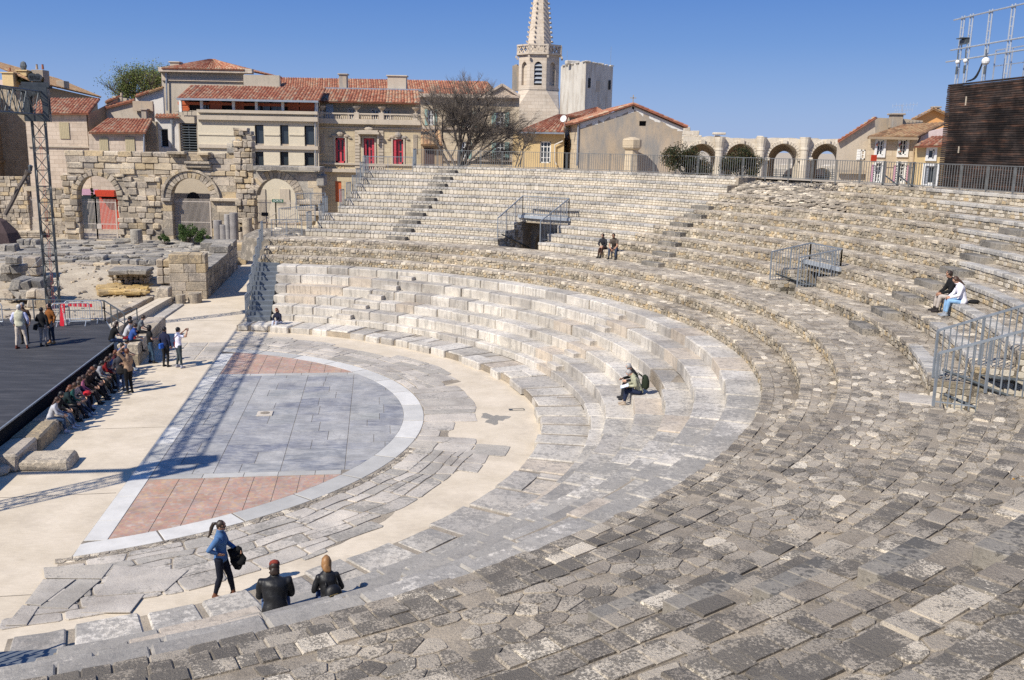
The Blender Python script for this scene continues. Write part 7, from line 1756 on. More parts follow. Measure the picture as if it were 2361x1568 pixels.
# leafy tree behind the left roofs
Yt = 122.0; lt = thing('leafy_tree', 'tall tree in fresh spring leaf rising behind the left tiled roofs', 'tree', Vector((at(318, 260, Yt).x, Yt, 0))); mb = MB(); tips = []; b0 = at(318, 250, Yt)
mb.tube((b0.x, Yt, 0), b0, .45, .3, 8)
for k in range(11): grow(mb, b0+UP*rng.uniform(-2.0, .2)+XW*.8, Vector((-1.9+.36*k, rng.uniform(-.6, .6), 1.25)), 2.15, .15, 3, tips, .40, 3, .2, .02, .74)
obj('trunk', mb, M['bark'], lt); lm = MB()
for q in tips:
    for k in range(15): leaf(lm, q+Vector((rng.gauss(0, .5), rng.gauss(0, .5), rng.gauss(0, .5))), rng.uniform(.06, .13))
obj('crown', lm, M['leaf_spring'], lt)
def bush(name, label, u0, u1, v0, v1, y, zb, mat, n, s, lumps=9, dense=1.0, depth=.8, cat='shrub', trunk=True):
    a, c = at(u0, v1, y), at(u1, v1, y); w = (c.x-a.x)/2; h = at((u0+u1)/2, v0, y).z-zb; cx = (a.x+c.x)/2; o = thing(name, label, cat, (cx, y, zb)); lm = MB(); L = []; lumps = int(lumps*1.5)
    for k in range(lumps): t = rng.uniform(-1, 1); L.append((cx+t*w*.72, y+rng.uniform(-.5, .5)*w*depth, zb+h*rng.uniform(.2, .8)*(1-.25*abs(t)), rng.uniform(.16, .42)*min(w, h)))
    for k in range(int(n*dense)):
        lx, ly, lz, lr = L[rng.randrange(len(L))]; d = Vector((rng.gauss(0, 1), rng.gauss(0, 1), rng.gauss(0, 1))).normalized()*(lr*(rng.random()**.25)*rng.uniform(.8, 1.25)); p = Vector((lx, ly, lz))+d
        if p.z < zb+.03: continue
        leaf(lm, p, s*rng.uniform(.6, 1.3))
    obj('foliage', lm, M[mat], o)
    if trunk:
        mb = MB()
        for lx, ly, lz, lr in L: mb.tube((cx+rng.uniform(-.1, .1), y, zb-.1), (lx, ly, lz), .03, .012, 5)
        obj('stems', mb, M['bark'], o)
    return o
bush('evergreen_shrub', 'big dark evergreen shrub behind the rim railing right of the chapel', 1522, 1642, 322, 402, 57, 7.97, 'leaf_dark', 9000, .06, 14)
bush('evergreen_shrub', 'second dark evergreen shrub before the arcade, with rusty leaf tips', 1648, 1766, 340, 406, 56, 7.97, 'leaf_dark', 8000, .06, 13)
bush('round_bush', 'largest round green bush before the middle arch', 408, 463, 500, 549, 77.6, 1, 'leaf_bush', 6000, .055, 12)
bush('round_bush', 'small round green bush left of the largest one', 364, 392, 527, 554, 77.5, 1, 'leaf_bush', 2200, .05, 7)
bush('round_bush', 'round green bush between the largest one and the grey shafts', 454, 490, 519, 552, 77.3, 1, 'leaf_bush', 3200, .05, 8)
bush('climbing_plant', 'green climbing plant hanging in the left rough arch', 206, 222, 420, 452, 81, 3.9, 'leaf_bush', 900, .07, 6, trunk=False, cat='plant')
bush('potted_shrub', 'leafy shrub standing behind the left iron gate', 209, 222, 478, 520, 82, 1.6, 'leaf_bush', 700, .06, 6, cat='plant')
bush('roof_weeds', 'dark weeds overgrowing the old roof between the chimneys', 40, 120, 172, 196, 110, at(80, 192, 110).z, 'leaf_dark', 5000, .12, 14, trunk=False, cat='weeds')
# slanting dead trunk at the left wall
mb = MB(); mb.pipe([at(12, 495, 78), at(30, 462, 78.3), at(45, 430, 78.6), at(60, 405, 79)], .16, 7); mb.tube(at(60, 405, 79), at(66, 395, 79), .14, .3, 7); mb.tube(at(30, 462, 78.3), at(36, 432, 78.3), .07, .04, 5); mb.tube(at(58, 408, 79), at(66, 425, 79), .09, .05, 5)
tag(obj('dead_trunk', mb, M['bark'], origin=at(12, 495, 78)), 'leaning dead grey trunk against the low wall at the left', 'tree trunk')
mb = MB(); a = at(2, 520, 76); mb.lathe((a.x-.4, 76, .9), [(2.0, 0), (1.6, 1.0), (.8, 1.9), (.1, 2.3)], 9); tag(obj('dark_canopy', mb, M['roofdark'], origin=(a.x, 76, .9)), 'dark sloping cover at the left edge beside the stone steps', 'cover')
rock('stone steps and ramp side below the small gate', 'stone_steps', 0, 96, 534, 548, 1.0, 1.6, 'ruin', parts=3, stack=3, rough=.02, cat='steps')
# street lamp near the far-left house
mb = MB(); p = at(66, 420, 84); mb.tube(p, at(67, 384, 84), .05); q = at(68, 378, 84); mb.lathe(at(71, 396, 83.8), [(.05, 0), (.12, .1), (.22, .5), (.05, .62)], 6); mb.bar(at(66, 392, 84), at(72, 388, 83.8), .04, .04); tag(obj('street_lamp', mb, M['steel_dark'], origin=p), 'small lantern street lamp at the corner of the ashlar house', 'street lamp')
# ================================================================ PEOPLE
rng = random.Random(5)
def skinm(name, c):
    t = NT(name); n = t.ramp(t.noise(6, 3), [(.3, .9), (.7, 1.1)]); return t.out(t.mix(c, n, 1, 'MULTIPLY'), .55)
M['skin'] = skinm('skin_light', (0.56, 0.33, 0.23)); M['skin2'] = skinm('skin_tanned', (0.42, 0.23, 0.15))
CM = {}
def cloth(c, leather=False):
    k = (tuple(c), leather)
    if k not in CM:
        t = NT('cloth'); n = t.ramp(t.noise(5, 5, .65), [(.3, .72), (.7, 1.2)]); f = t.ramp(t.noise(60, 2), [(.3, .92), (.7, 1.08)]); t.bump(t.noise(9, 4, .6, dist=1.0) if False else t.noise(9, 4, .6), .5, .02)
        if leather: t.b.inputs['Specular IOR Level'].default_value = .35
        CM[k] = t.out(t.mix(t.mix(c, n, 1, 'MULTIPLY'), f, 1, 'MULTIPLY'), .48 if leather else .9)
    return CM[k]
HAIR = {k: plain('hair_'+k, c, .5, .3, 14) for k, c in dict(black=(.012, .01, .01), brown=(.06, .03, .018), grey=(.30, .29, .28), white=(.50, .48, .45), blond=(.27, .14, .055), red=(.13, .045, .02), darkbrown=(.03, .018, .012)).items()}
def loft(mb, rings, lat, n=10):
    vs = []; k = len(rings)
    for i, (p, ra, rb) in enumerate(rings):
        d = (rings[min(k-1, i+1)][0]-rings[max(0, i-1)][0]).normalized(); a = (lat-d*lat.dot(d))
        a = a.normalized() if a.length > 1e-3 else d.orthogonal().normalized(); b = d.cross(a)
        for j in range(n): t = 2*math.pi*j/n; vs.append(p+a*(math.cos(t)*ra)+b*(math.sin(t)*rb))
    fs = [(i*n+j, i*n+(j+1) % n, (i+1)*n+(j+1) % n, (i+1)*n+j) for i in range(k-1) for j in range(n)]+[tuple(range(n))[::-1], tuple(range((k-1)*n, k*n))]
    mb.add(vs, fs, 0, (.5, .5, .5))
def V(*a): return Vector(a)
def hand(mb, w, d, palm_n, curl=.5, s=1.0, side=1):
    d = d.normalized(); lat = d.cross(palm_n).normalized()*side; pn = lat.cross(d)*side
    loft(mb, [(w-d*.02, .024*s, .018*s), (w+d*.03*s, .036*s, .015*s), (w+d*.085*s, .040*s, .013*s), (w+d*.095*s, .034*s, .010*s)], lat, 8)
    for i, (o, L) in enumerate(((-.030, .062), (-.010, .074), (.010, .068), (.029, .052))):
        p = w+d*.088*s+lat*o*s; e = (d*math.cos(curl*.5)+palm_n*math.sin(curl*.5)); q = p+e*L*.5*s; e2 = (d*math.cos(curl*1.5)+palm_n*math.sin(curl*1.5)); q2 = q+e2*L*.5*s; mb.tube(p, q, .0095*s, .0085*s, 6); mb.tube(q, q2, .0085*s, .0065*s, 6)
    p = w+d*.02*s-lat*.032*s; q = p+(d*.7-lat*.7+palm_n*.3).normalized()*.035*s; q2 = q+(d*.9-lat*.2+palm_n*.5).normalized()*.03*s; mb.tube(p, q, .012*s, .010*s, 6); mb.tube(q, q2, .010*s, .007*s, 6)
def person(label, loc, heading, pose, c, h=1.7, hair='brown', hairlen=0, group=None, voxel=.026, skin='skin', cap=None, glasses=False, jacket=False, female=False, extra=None):
    """pose: dict of joints in metres for a 1.72 m figure, local frame x right, y forward, z up from the feet"""
    s = h/1.72; X = V(1, 0, 0); P = {k: (v if isinstance(v, list) else v) for k, v in pose.items()}
    pel, wai, che, nec, hd = (Vector(P[k]) for k in ('pelvis', 'waist', 'chest', 'neck', 'head')); mb = MB(); tx = X; ld = Vector(P.get('lat', (1, 0, 0)))
    wf = .92 if female else 1.0; hf = 1.06 if female else 1.0; cf = c.get('bulk', 1.0)
    dn = (pel-wai).normalized()
    loft(mb, [(pel+dn*.10, .10*hf, .085), (pel+dn*.04, .155*hf*cf, .115*cf), (pel, .165*hf*cf, .12*cf), (wai, .135*wf*cf, .10*cf), (che-(che-wai)*.3, .16*wf*cf, .115*cf), (che, .175*wf*cf, .12*cf), (che.lerp(nec, .55), .165*wf*cf, .095*cf), (nec.lerp(che, .12), .08, .065), (nec, .056, .056), (nec.lerp(hd, .5), .052, .055)], ld, 14)
    up = (hd-nec).normalized(); hl = Vector(P.get('hlat', ld)); hl = (hl-up*hl.dot(up)).normalized(); fw = up.cross(hl)
    loft(mb, [(hd-up*.118+fw*.025, .02, .025), (hd-up*.10+fw*.018, .042, .052), (hd-up*.06+fw*.008, .062, .078), (hd-up*.01, .073, .092), (hd+up*.04, .075, .096), (hd+up*.085, .062, .080), (hd+up*.115, .035, .045), (hd+up*.122, .01, .012)], hl, 12)
    mb.ball(hd+fw*.095-up*.02, .017, 8, sc=(.8, .9, 1.3)); mb.ball(hd+fw*.086-up*.065, .016, 8, sc=(1.3, .6, .6))
    for a in (-1, 1): mb.ball(hd+hl*a*.076-up*.01, .02, 6, sc=(.5, .9, 1.3))
    seg = [('torso', pel+dn*.1, nec.lerp(che, .2)), ('neck', nec, hd-up*.1), ('head', hd-up*.09, hd+up*.1)]; hands = []
    for a, sd in ((-1, 'L'), (1, 'R')):
        sh = che.lerp(nec, .42)+ld*(a*.175*wf*cf); el, wr = Vector(P['elbow'+sd]), Vector(P['wrist'+sd])
        loft(mb, [(che.lerp(nec, .35)+ld*(a*.10*wf), .06, .06), (sh, .058*cf, .058*cf), (sh.lerp(el, .35), .050*cf, .050*cf), (el, .040*cf, .040*cf)], V(0, 1, .1), 9)
        loft(mb, [(el+(sh-el)*.06, .040*cf, .040*cf), (el.lerp(wr, .3), .040*cf, .038*cf), (wr, .026, .024)], V(0, 1, .1), 9); mb.ball(el, .041*cf, 8)
        seg += [('uarm', sh, el), ('farm', el, wr)]; hands.append((a, sd, wr, (wr-el).normalized()))
        hp = pel+ld*(a*.09*hf)-V(0, 0, .02); kn, an = Vector(P['knee'+sd]), Vector(P['ankle'+sd]); toe = Vector(P['toe'+sd])
        loft(mb, [(hp+(hp-kn).normalized()*.03, .088*hf, .088), (hp.lerp(kn, .3), .082*hf*cf, .082*cf), (hp.lerp(kn, .7), .066*cf, .066*cf), (kn, .056, .058)], V(1, 0, .05), 10); mb.ball(kn, .058, 8)
        loft(mb, [(kn, .055, .056), (kn.lerp(an, .3), .054, .058), (kn.lerp(an, .75), .040, .042), (an, .035, .040)], V(1, 0, .05), 10)
        fd = (toe-an); fd.z = 0; fd.normalize(); ft = V(0, 0, an.z-.085)
        sole = an.z-.085+.0
        loft(mb, [(an-fd*.06+V(0, 0, -.045), .030, .030), (an-fd*.02+V(0, 0, -.045), .038, .042), (an+fd*.06+V(0, 0, -.05), .042, .036), (an+fd*.13+V(0, 0, -.06), .044, .027), (an+fd*.18+V(0, 0, -.063), .030, .020)], V(-fd.y, fd.x, 0), 9)
        seg += [('thigh', hp, kn), ('shin', kn, an+(kn-an)*.12), ('foot', an-V(0, 0, .05), an+fd*.16-V(0, 0, .06))]
    me = mb.mesh('tmp'); tmp = bpy.data.objects.new('tmp', me); COL.objects.link(tmp); md = tmp.modifiers.new('r', 'REMESH'); md.mode = 'VOXEL'; md.voxel_size = voxel; md.adaptivity = 0
    sm = tmp.modifiers.new('s', 'SMOOTH'); sm.iterations = 2; sm.factor = .5
    dg = bpy.context.evaluated_depsgraph_get(); ev = tmp.evaluated_get(dg); em = bpy.data.meshes.new_from_object(ev); vs = [v.co.copy() for v in em.vertices]; ns = [v.normal.copy() for v in em.vertices]; fs = [tuple(p.vertices) for p in em.polygons]; bpy.data.objects.remove(tmp); bpy.data.meshes.remove(em); bpy.data.meshes.remove(me)
    # region of every vertex
    N = len(vs); VA = np.array([tuple(v) for v in vs]); best = np.full(N, 1e9); reg = np.zeros(N, int); tt = np.zeros(N)
    rad = dict(torso=.13, neck=.05, head=.08, uarm=.05, farm=.035, thigh=.075, shin=.05, foot=.035)
    for i, (nm, a, b) in enumerate(seg):
        a_, b_ = np.array(tuple(a)), np.array(tuple(b)); ab = b_-a_; t = np.clip(((VA-a_)@ab)/(ab@ab), 0, 1); d = np.linalg.norm(VA-(a_+t[:, None]*ab), axis=1)-rad[nm]*(.9 if nm != 'torso' else 1.0)
        k = d < best; best[k] = d[k]; reg[k] = i; tt[k] = t[k]
    names = [seg[i][0] for i in reg]
    rot = Matrix.Rotation(heading-math.pi/2, 4, 'Z'); o = Vector(loc)
    W = lambda v: rot@(v*s)
    bm = MB(); bm.v = [W(v) for v in vs]; bm.f = list(fs); bm.m = [0]*len(fs); bm.r = [(.5, .5, .5)]*len(fs)
    for a, sd, wr, d in hands:
        hm = MB(); pn = Vector(P.get('palm'+sd, (-a*.8, .2, -.3))); hd_ = Vector(P['hand'+sd]) if 'hand'+sd in P else d; hand(hm, wr-d*.01, hd_, pn.normalized(), P.get('curl', .6), 1.0, a); b0 = len(bm.v); bm.v += [W(v) for v in hm.v]; bm.f += [tuple(b0+i for i in f) for f in hm.f]; bm.m += hm.m; bm.r += hm.r
    body = obj('person', bm, M[skin], smooth=True); body.location = o; tag(body, label, 'person', group)
    def garment(name, test, mat, off):
        keep = [f for f in fs if all(test(i) for i in f)]
        if not keep: return
        used = sorted({i for f in keep for i in f}); mp_ = {i: k for k, i in enumerate(used)}; g = MB()
        g.v = [W(vs[i]+ns[i]*off+ns[i]*off*.22*math.sin(vs[i].z*23+vs[i].x*17+1.7*math.sin(vs[i].y*19))) for i in used]; g.f = [tuple(mp_[i] for i in f) for f in keep]; g.m = [0]*len(keep); g.r = [(.5, .5, .5)]*len(keep)
        # closing rim back to the skin
        from collections import Counter
        ec = Counter(); dr = {}
        for f in g.f:
            for i in range(len(f)): e = (f[i], f[(i+1) % len(f)]); ec[frozenset(e)] += 1; dr[frozenset(e)] = e
        inn = {}
        for k, n_ in ec.items():
            if n_ == 1:
                a, b = dr[k]
                for q in (a, b):
                    if q not in inn: inn[q] = len(g.v); g.v.append(W(vs[used[q]]-ns[used[q]]*.004))
                g.f.append((b, a, inn[a], inn[b])); g.m.append(0); g.r.append((.5, .5, .5))
        return obj(name, g, mat, body, smooth=True)
    sl = c.get('sleeve', 1.0)        # 1 long, .4 short
    tor = [n_ == 'torso' for n_ in names]
    pelz = .14 if not c.get('long') else -.1
    def is_top(i):
        n_ = names[i]
        if n_ == 'torso': return (Vector(vs[i])-pel).dot(-dn) > (-.06 if not c.get('long') else -.2)
        if n_ == 'uarm': return sl >= .9 or tt[i] < sl*1.6
        if n_ == 'farm': return sl >= .9 and tt[i] < .93
        if n_ == 'neck': return tt[i] < .15
        return c.get('long') and n_ == 'thigh' and tt[i] < .25
    def is_leg(i):
        n_ = names[i]
        if n_ == 'torso': return (Vector(vs[i])-pel).dot(-dn) < .10
        if n_ == 'thigh': return True
        if n_ == 'shin': return tt[i] < c.get('leg', 1.0)
        return False
    garment(c.get('topname', 'shirt'), is_top, cloth(c['top'], c.get('leather', False)), .014 if not jacket else .019)
    garment('trousers', is_leg, cloth(c['leg_c']), .010)
    garment('shoes', lambda i: names[i] == 'foot' or (names[i] == 'shin' and tt[i] > .93), cloth(c.get('shoe', (.03, .03, .03))), .009)
    if c.get('vest'): garment('vest', lambda i: names[i] == 'torso' and (Vector(vs[i])-pel).dot(-dn) > -.04, cloth(c['vest']), .034)
    # hair
    hb = MB(); n = 14; vs_ = []; rings = []
    for j in range(7):
        ph = math.radians(-28+j*19.5)
        q = math.cos(ph); rings.append((hd+up*(.005+.124*math.sin(ph))-fw*(.012 if j > 1 else .03), .084*q+.004, (.104*q+.004)*(1 if j > 1 else .75)))
    loft(hb, [(hd-fw*.045-up*.07, .045, .035), (hd-fw*.035-up*.035, .066, .055)]+rings[1:], hl, n)
    if hairlen > .05:
        loft(hb, [(hd-fw*.02-up*.13, .075, .06), (hd-fw*.02-up*.06, .095, .085), (hd-fw*.012+up*.02, .097, .112), (hd-fw*.01+up*.09, .075, .092), (hd+up*.135, .03, .04)], hl, 14) if hairlen in (.13, .06) and not cap else None
        b = hd-fw*.075; L = hairlen
        loft(hb, [(b+fw*.03+up*.04, .055, .05), (b+fw*.03-up*.04, .078, .06), (b+fw*.01-up*(.05+L*.35), .085, .042), (b-fw*.0-up*(.05+L*.75), .075, .026), (b-fw*.01-up*(.05+L), .045, .010)], hl, 10)
        if P.get('ponytail'): pass
    if P.get('ponytail'):
        b = hd-fw*.10+up*.03; loft(hb, [(b, .03, .03), (b-fw*.06-up*.02, .035, .035), (b-fw*.085-up*.14, .04, .04), (b-fw*.09-up*.27, .03, .03), (b-fw*.12-up*.36, .008, .008)], hl, 8)
    hb.v = [v+Vector((.006*math.sin(v.z*90+v.y*70)+rng.uniform(-.003, .003), .006*math.sin(v.x*110+v.z*40)+rng.uniform(-.003, .003), rng.uniform(-.004, .004))) for v in hb.v]
    hb.v = [W(v) for v in hb.v]; obj('hair', hb, HAIR[hair], body, smooth=True)
    if cap:
        cb = MB(); loft(cb, [(hd+up*.045, .088, .106), (hd+up*.085, .084, .10), (hd+up*.12, .062, .075), (hd+up*.136, .02, .025)], hl, 14); loft(cb, [(hd+up*.06+fw*.07, .06, .012), (hd+up*.05+fw*.13, .05, .008), (hd+up*.045+fw*.16, .03, .006)], hl, 8); cb.v = [W(v) for v in cb.v]; obj('cap', cb, cloth(cap), body, smooth=True)
    if glasses:
        gb = MB(); 
        for a in (-1, 1): gb.ball(hd+fw*.088+hl*a*.032+up*.012, .024, 8, sc=(1.0, .5, .8)); gb.bar(hd+fw*.08+hl*a*.055+up*.012, hd-fw*.01+hl*a*.08+up*.012, .006, .01)
        gb.v = [W(v) for v in gb.v]; obj('sunglasses', gb, M['dark'], body)
    eb = MB()
    for a in (-1, 1): eb.ball(hd+fw*.088+hl*a*.03+up*.004, .010, 6)
    eb.v = [W(v) for v in eb.v]; obj('eyes', eb, M['dark'], body)
    body['_s'] = s
    return body, (lambda v: o+rot@(Vector(v)*s))
def stand(**k):
    p = dict(pelvis=(0, 0, .93), waist=(0, 0, 1.08), chest=(0, .005, 1.28), neck=(0, 0, 1.47), head=(0, .02, 1.60), elbowL=(-.25, -.03, 1.13), elbowR=(.25, -.03, 1.13), wristL=(-.25, .05, .90), wristR=(.25, .05, .90),
             kneeL=(-.10, .02, .50), kneeR=(.10, .02, .50), ankleL=(-.11, -.02, .085), ankleR=(.11, -.02, .085), toeL=(-.13, .16, .03), toeR=(.13, .16, .03)); p.update(k); return p
def sit(hs=.45, lean=.10, knee=.44, foot=.46, spread=.13, **k):
    z = hs+.10; p = dict(pelvis=(0, 0, z), waist=(0, lean*.25, z+.16), chest=(0, lean*.8, z+.36), neck=(0, lean*1.2, z+.54), head=(0, lean*1.4+.03, z+.67), elbowL=(-.24, lean+.08, z+.20), elbowR=(.24, lean+.08, z+.20), wristL=(-.12, lean+.30, z+.10), wristR=(.12, lean+.30, z+.10))
    kz = max(hs+.06, .085+.0+math.sqrt(max(.02, .415**2-(foot-knee)**2))); kz = .085+math.sqrt(max(.02, .415**2-(foot-knee)**2))
    p.update(kneeL=(-spread, knee, kz), kneeR=(spread, knee, kz), ankleL=(-spread, foot, .085), ankleR=(spread, foot, .085), toeL=(-spread-.02, foot+.18, .03), toeR=(spread+.02, foot+.18, .03)); p.update(k); return p
NAVY = (.012, .018, .05); BLACK = (.012, .012, .013); JEANS = (.06, .10, .19); DENIM = (.07, .15, .30); KHAKI = (.42, .34, .25); WHITE = (.72, .72, .76)
W0 = math.radians(8.164)
def TWh(a_deg): return math.radians(a_deg)+W0      # heading given in the theatre frame
# foreground woman
b, F = person('woman in a denim shirt and sunglasses walking past with a jacket over her arm', TW(6.95, -13.82, 0), math.radians(-4), stand(ponytail=True, pelvis=(0, 0, .90), elbowR=(.30, -.13, 1.17), wristR=(.185, .02, 1.06), elbowL=(-.22, .06, 1.14), wristL=(-.18, .27, 1.03), kneeR=(.10, .0, .50), ankleR=(.09, -.13, .085), toeR=(.12, .05, .03), kneeL=(-.09, .13, .49), ankleL=(-.10, .20, .085), toeL=(-.11, .4, .03), head=(0, .03, 1.60), palmR=(-1, .2, 0)), dict(top=DENIM, leg_c=(.008, .010, .02), shoe=(.14, .06, .035)), 1.74, 'darkbrown', 0, voxel=.016, skin='skin2', glasses=True, female=True)
mb = MB(); rings = []
for i in range(12):
    z = 1.07-.5*i/11; w = (.05, .10, .15, .17, .165, .16, .17, .155, .13, .12, .08, .03)[i]; rings.append((F((-.17+.012*math.sin(i*1.9), .26+.03*math.sin(i*1.3)+.05*(i/11), z)), .055+.02*math.sin(i*2.1), w*(1+.12*math.sin(i*2.7))))
loft(mb, rings, F((1, 0, 0))-F((0, 0, 0)), 16)
mb.v = [v+Vector((.012*math.sin(v.z*37+v.x*60), .012*math.sin(v.z*29+2), 0)) for v in mb.v]
tag(obj('folded_jacket', mb, cloth((.009, .009, .010)), origin=F((-.17, .27, 1.0)), smooth=True), 'black jacket hanging over the forearm of the woman in the denim shirt', 'jacket')
# man with cap and blonde woman on the lowest seat
p = TW(8.47, -17.45, 1)
b, F = person('man in a black leather jacket and rust red cap sitting back turned', (p.x, p.y, 1.007), math.radians(103), sit(.37, .16, .36, .50, .17, elbowL=(-.25, .20, .64), elbowR=(.25, .20, .64), wristL=(-.10, .42, .60), wristR=(.10, .42, .60), neck=(0, .19, .97), head=(0, .24, 1.09)), dict(top=BLACK, leather=True, leg_c=JEANS, long=True, bulk=1.22), 1.86, 'darkbrown', .06, voxel=.018, cap=(.20, .035, .022), jacket=True)
p = TW(9.38, -17.10, 1)
b, F = person('blonde woman in a black jacket sitting with a small backpack on her back', (p.x, p.y, 1.007), math.radians(112), sit(.37, .14, .36, .48, .12, elbowL=(-.26, .12, .66), elbowR=(.26, .12, .66)), dict(top=BLACK, leather=True, leg_c=(.04, .07, .16), bulk=1.0), 1.66, 'blond', .13, voxel=.018, jacket=True, female=True)
def backpack(F, c, size, mat, label, lat=(1, 0, 0), name='backpack'):
    mb = MB(); w, d, h = size; q = lambda x, y, z: F((c[0]+x*w, c[1]+y*d, c[2]+z*h)); L = F(lat)-F((0, 0, 0))
    loft(mb, [(q(0, 0, -.5), w*.42, d*.35), (q(0, -.1, -.35), w*.52, d*.55), (q(0, -.1, 0), w*.5, d*.55), (q(0, 0, .35), w*.40, d*.42), (q(0, .1, .5), w*.18, d*.2)], L, 12)
    for a in (-1, 1): mb.pipe([q(a*.35, .3, .35), F((c[0]+a*.10, c[1]+d*.9, c[2]+h*.60)), F((c[0]+a*.14, c[1]+d*1.2+.12, c[2]+h*.3))], .014, 5)
    return tag(obj(name, mb, mat, origin=q(0, 0, -.5), smooth=True), label, 'backpack')
backpack(F, (.05, -.15, .64), (.34, .20, .42), cloth((.010, .010, .011), True), 'black leather backpack with gold zip on the blonde woman sitting in front')
mb = MB(); mb.pipe([F((-.10, -.27, .63)), F((-.02, -.285, .71)), F((.10, -.285, .73)), F((.19, -.26, .67))], .007, 5); tag(obj('zip', mb, plain('gold_zip', (.6, .42, .15), .3, .1, metal=.8)), None); z_ = COL.objects[-1]; z_.parent = COL.objects[-2]; z_.location = -Vector(COL.objects[-2].location)
# blonde woman on the far kerb
p = atz(644, 746, .32)
person('red-blonde woman in navy jacket and pale jeans on the far kerb below the metal stair', (p.x, p.y, 0), math.radians(-112), sit(.30, .12, .40, .52, .10, wristL=(-.04, .34, .46), wristR=(.05, .34, .46)), dict(top=(.015, .017, .035), leg_c=(.50, .52, .60), shoe=(.2, .17, .12)), 1.68, 'red', .12, jacket=True, female=True)
# pair with the map
seat = [PW(R(-9.2), 19.28, 1.007), PW(R(-6.9), 19.30, 1.007)]
wr = dict(wristL=(-.10, .40, .66), wristR=(.12, .42, .66), elbowL=(-.25, .16, .72), elbowR=(.25, .16, .72))
b, F = person('grey-haired man in a khaki jacket sitting over an open map', seat[0], TWh(180-9), sit(.38, .20, .42, .50, .10, hlat=(1, 0, 0), head=(0, .36, 1.09), **wr), dict(top=(.36, .36, .25), leg_c=(.015, .022, .05), shoe=(.38, .31, .24)), 1.75, 'grey', 0, voxel=.02, jacket=True)
backpack(F, (0, -.17, .80), (.34, .24, .46), cloth((.02, .028, .016)), 'dark green rucksack on the man in the khaki jacket reading the map')
person('grey-haired man in black pointing at the map beside the man in khaki', seat[1], TWh(180-5), sit(.38, .17, .42, .48, .12, head=(0, .30, 1.12), **{**wr, 'wristR': (.05, .50, .70)}), dict(top=BLACK, leg_c=(.02, .022, .03), shoe=(.03, .03, .035)), 1.76, 'grey', 0, voxel=.022, jacket=True)
t = NT('printed_map'); cmap = t.ramp(t.noise(9, 3, .6), [(.45, (.80, .82, .86)), (.52, (.72, .76, .85)), (.56, (.25, .45, .75)), (.62, (.85, .80, .80))]); M['map'] = t.out(cmap, .7)
mb = MB(); q = [F((x, y, z)) for x, y, z in ((-.32, .40, .72), (.16, .36, .70), (.18, .62, .60), (-.34, .66, .64))]; nz = UP*.006; m1, m2 = (q[0]+q[1])/2+UP*.03, (q[2]+q[3])/2+UP*.03
mb.add([q[0], m1, m2, q[3], q[0]-nz, m1-nz, m2-nz, q[3]-nz], [(0, 1, 2, 3), (7, 6, 5, 4), (0, 4, 5, 1), (3, 2, 6, 7), (0, 3, 7, 4)]); mb.add([m1, q[1], q[2], m2, m1-nz, q[1]-nz, q[2]-nz, m2-nz], [(0, 1, 2, 3), (7, 6, 5, 4), (0, 4, 5, 1), (1, 5, 6, 2), (3, 2, 6, 7)])
tag(obj('paper_map', mb, M['map'], origin=m1), 'unfolded blue and white paper map on the knees of the two men', 'map')
# couple on the first upper row
sA, sB = PW(R(34.9), 26.95, 3.86), PW(R(33.2), 26.92, 3.86)
person('dark-haired woman in black top and dark tights beside the man in striped t-shirt', sA, TWh(180+52), sit(.40, .14, .42, .60, .07, wristL=(-.08, .36, .62), wristR=(.05, .38, .60)), dict(top=(.03, .03, .035), leg_c=(.05, .025, .018), shoe=(.02, .02, .02), sleeve=1), 1.66, 'darkbrown', 0, female=True)
person('man in a dark striped t-shirt and jeans leaning forward on the walkway edge', sB, TWh(180+60), sit(.40, .24, .42, .50, .17, wristL=(-.05, .50, .50), wristR=(.05, .50, .50), elbowL=(-.2, .36, .66), elbowR=(.2, .36, .66)), dict(top=(.10, .08, .065), leg_c=(.04, .055, .09), sleeve=.4), 1.78, 'darkbrown', 0, skin='skin2')
# pair on the right
sA, sB = PW(R(-12.3), 28.80, 4.694), PW(R(-13.9), 28.78, 4.694)
b, F = person('man in a black cardigan over a bright blue shirt sitting beside the woman in white', sA, TWh(180-14), sit(.40, .12, .44, .50, .13, wristL=(-.08, .42, .58), wristR=(.10, .42, .58)), dict(top=BLACK, leg_c=(.42, .37, .33), shoe=(.03, .025, .025), bulk=1.05), 1.74, 'darkbrown', 0, voxel=.02, skin='skin2', jacket=True)
b, F = person('long-haired woman in a white cardigan and light blue jeans looking down', sB, TWh(180-16), sit(.40, .13, .44, .48, .09, wristL=(-.06, .40, .60), wristR=(.06, .42, .60), head=(0, .26, 1.14)), dict(top=(.76, .74, .80), leg_c=(.22, .38, .58), shoe=(.25, .27, .30), long=True), 1.68, 'brown', .22, voxel=.02, jacket=True, female=True)
mb = MB(); mb.ball(F((.05, -.35, .48)), .15, 8, sc=(1.3, .8, .5)); tag(obj('handbag', mb, cloth(BLACK), origin=F((.05, -.35, .40)), smooth=True), 'black bag lying on the seat behind the woman in white', 'bag')
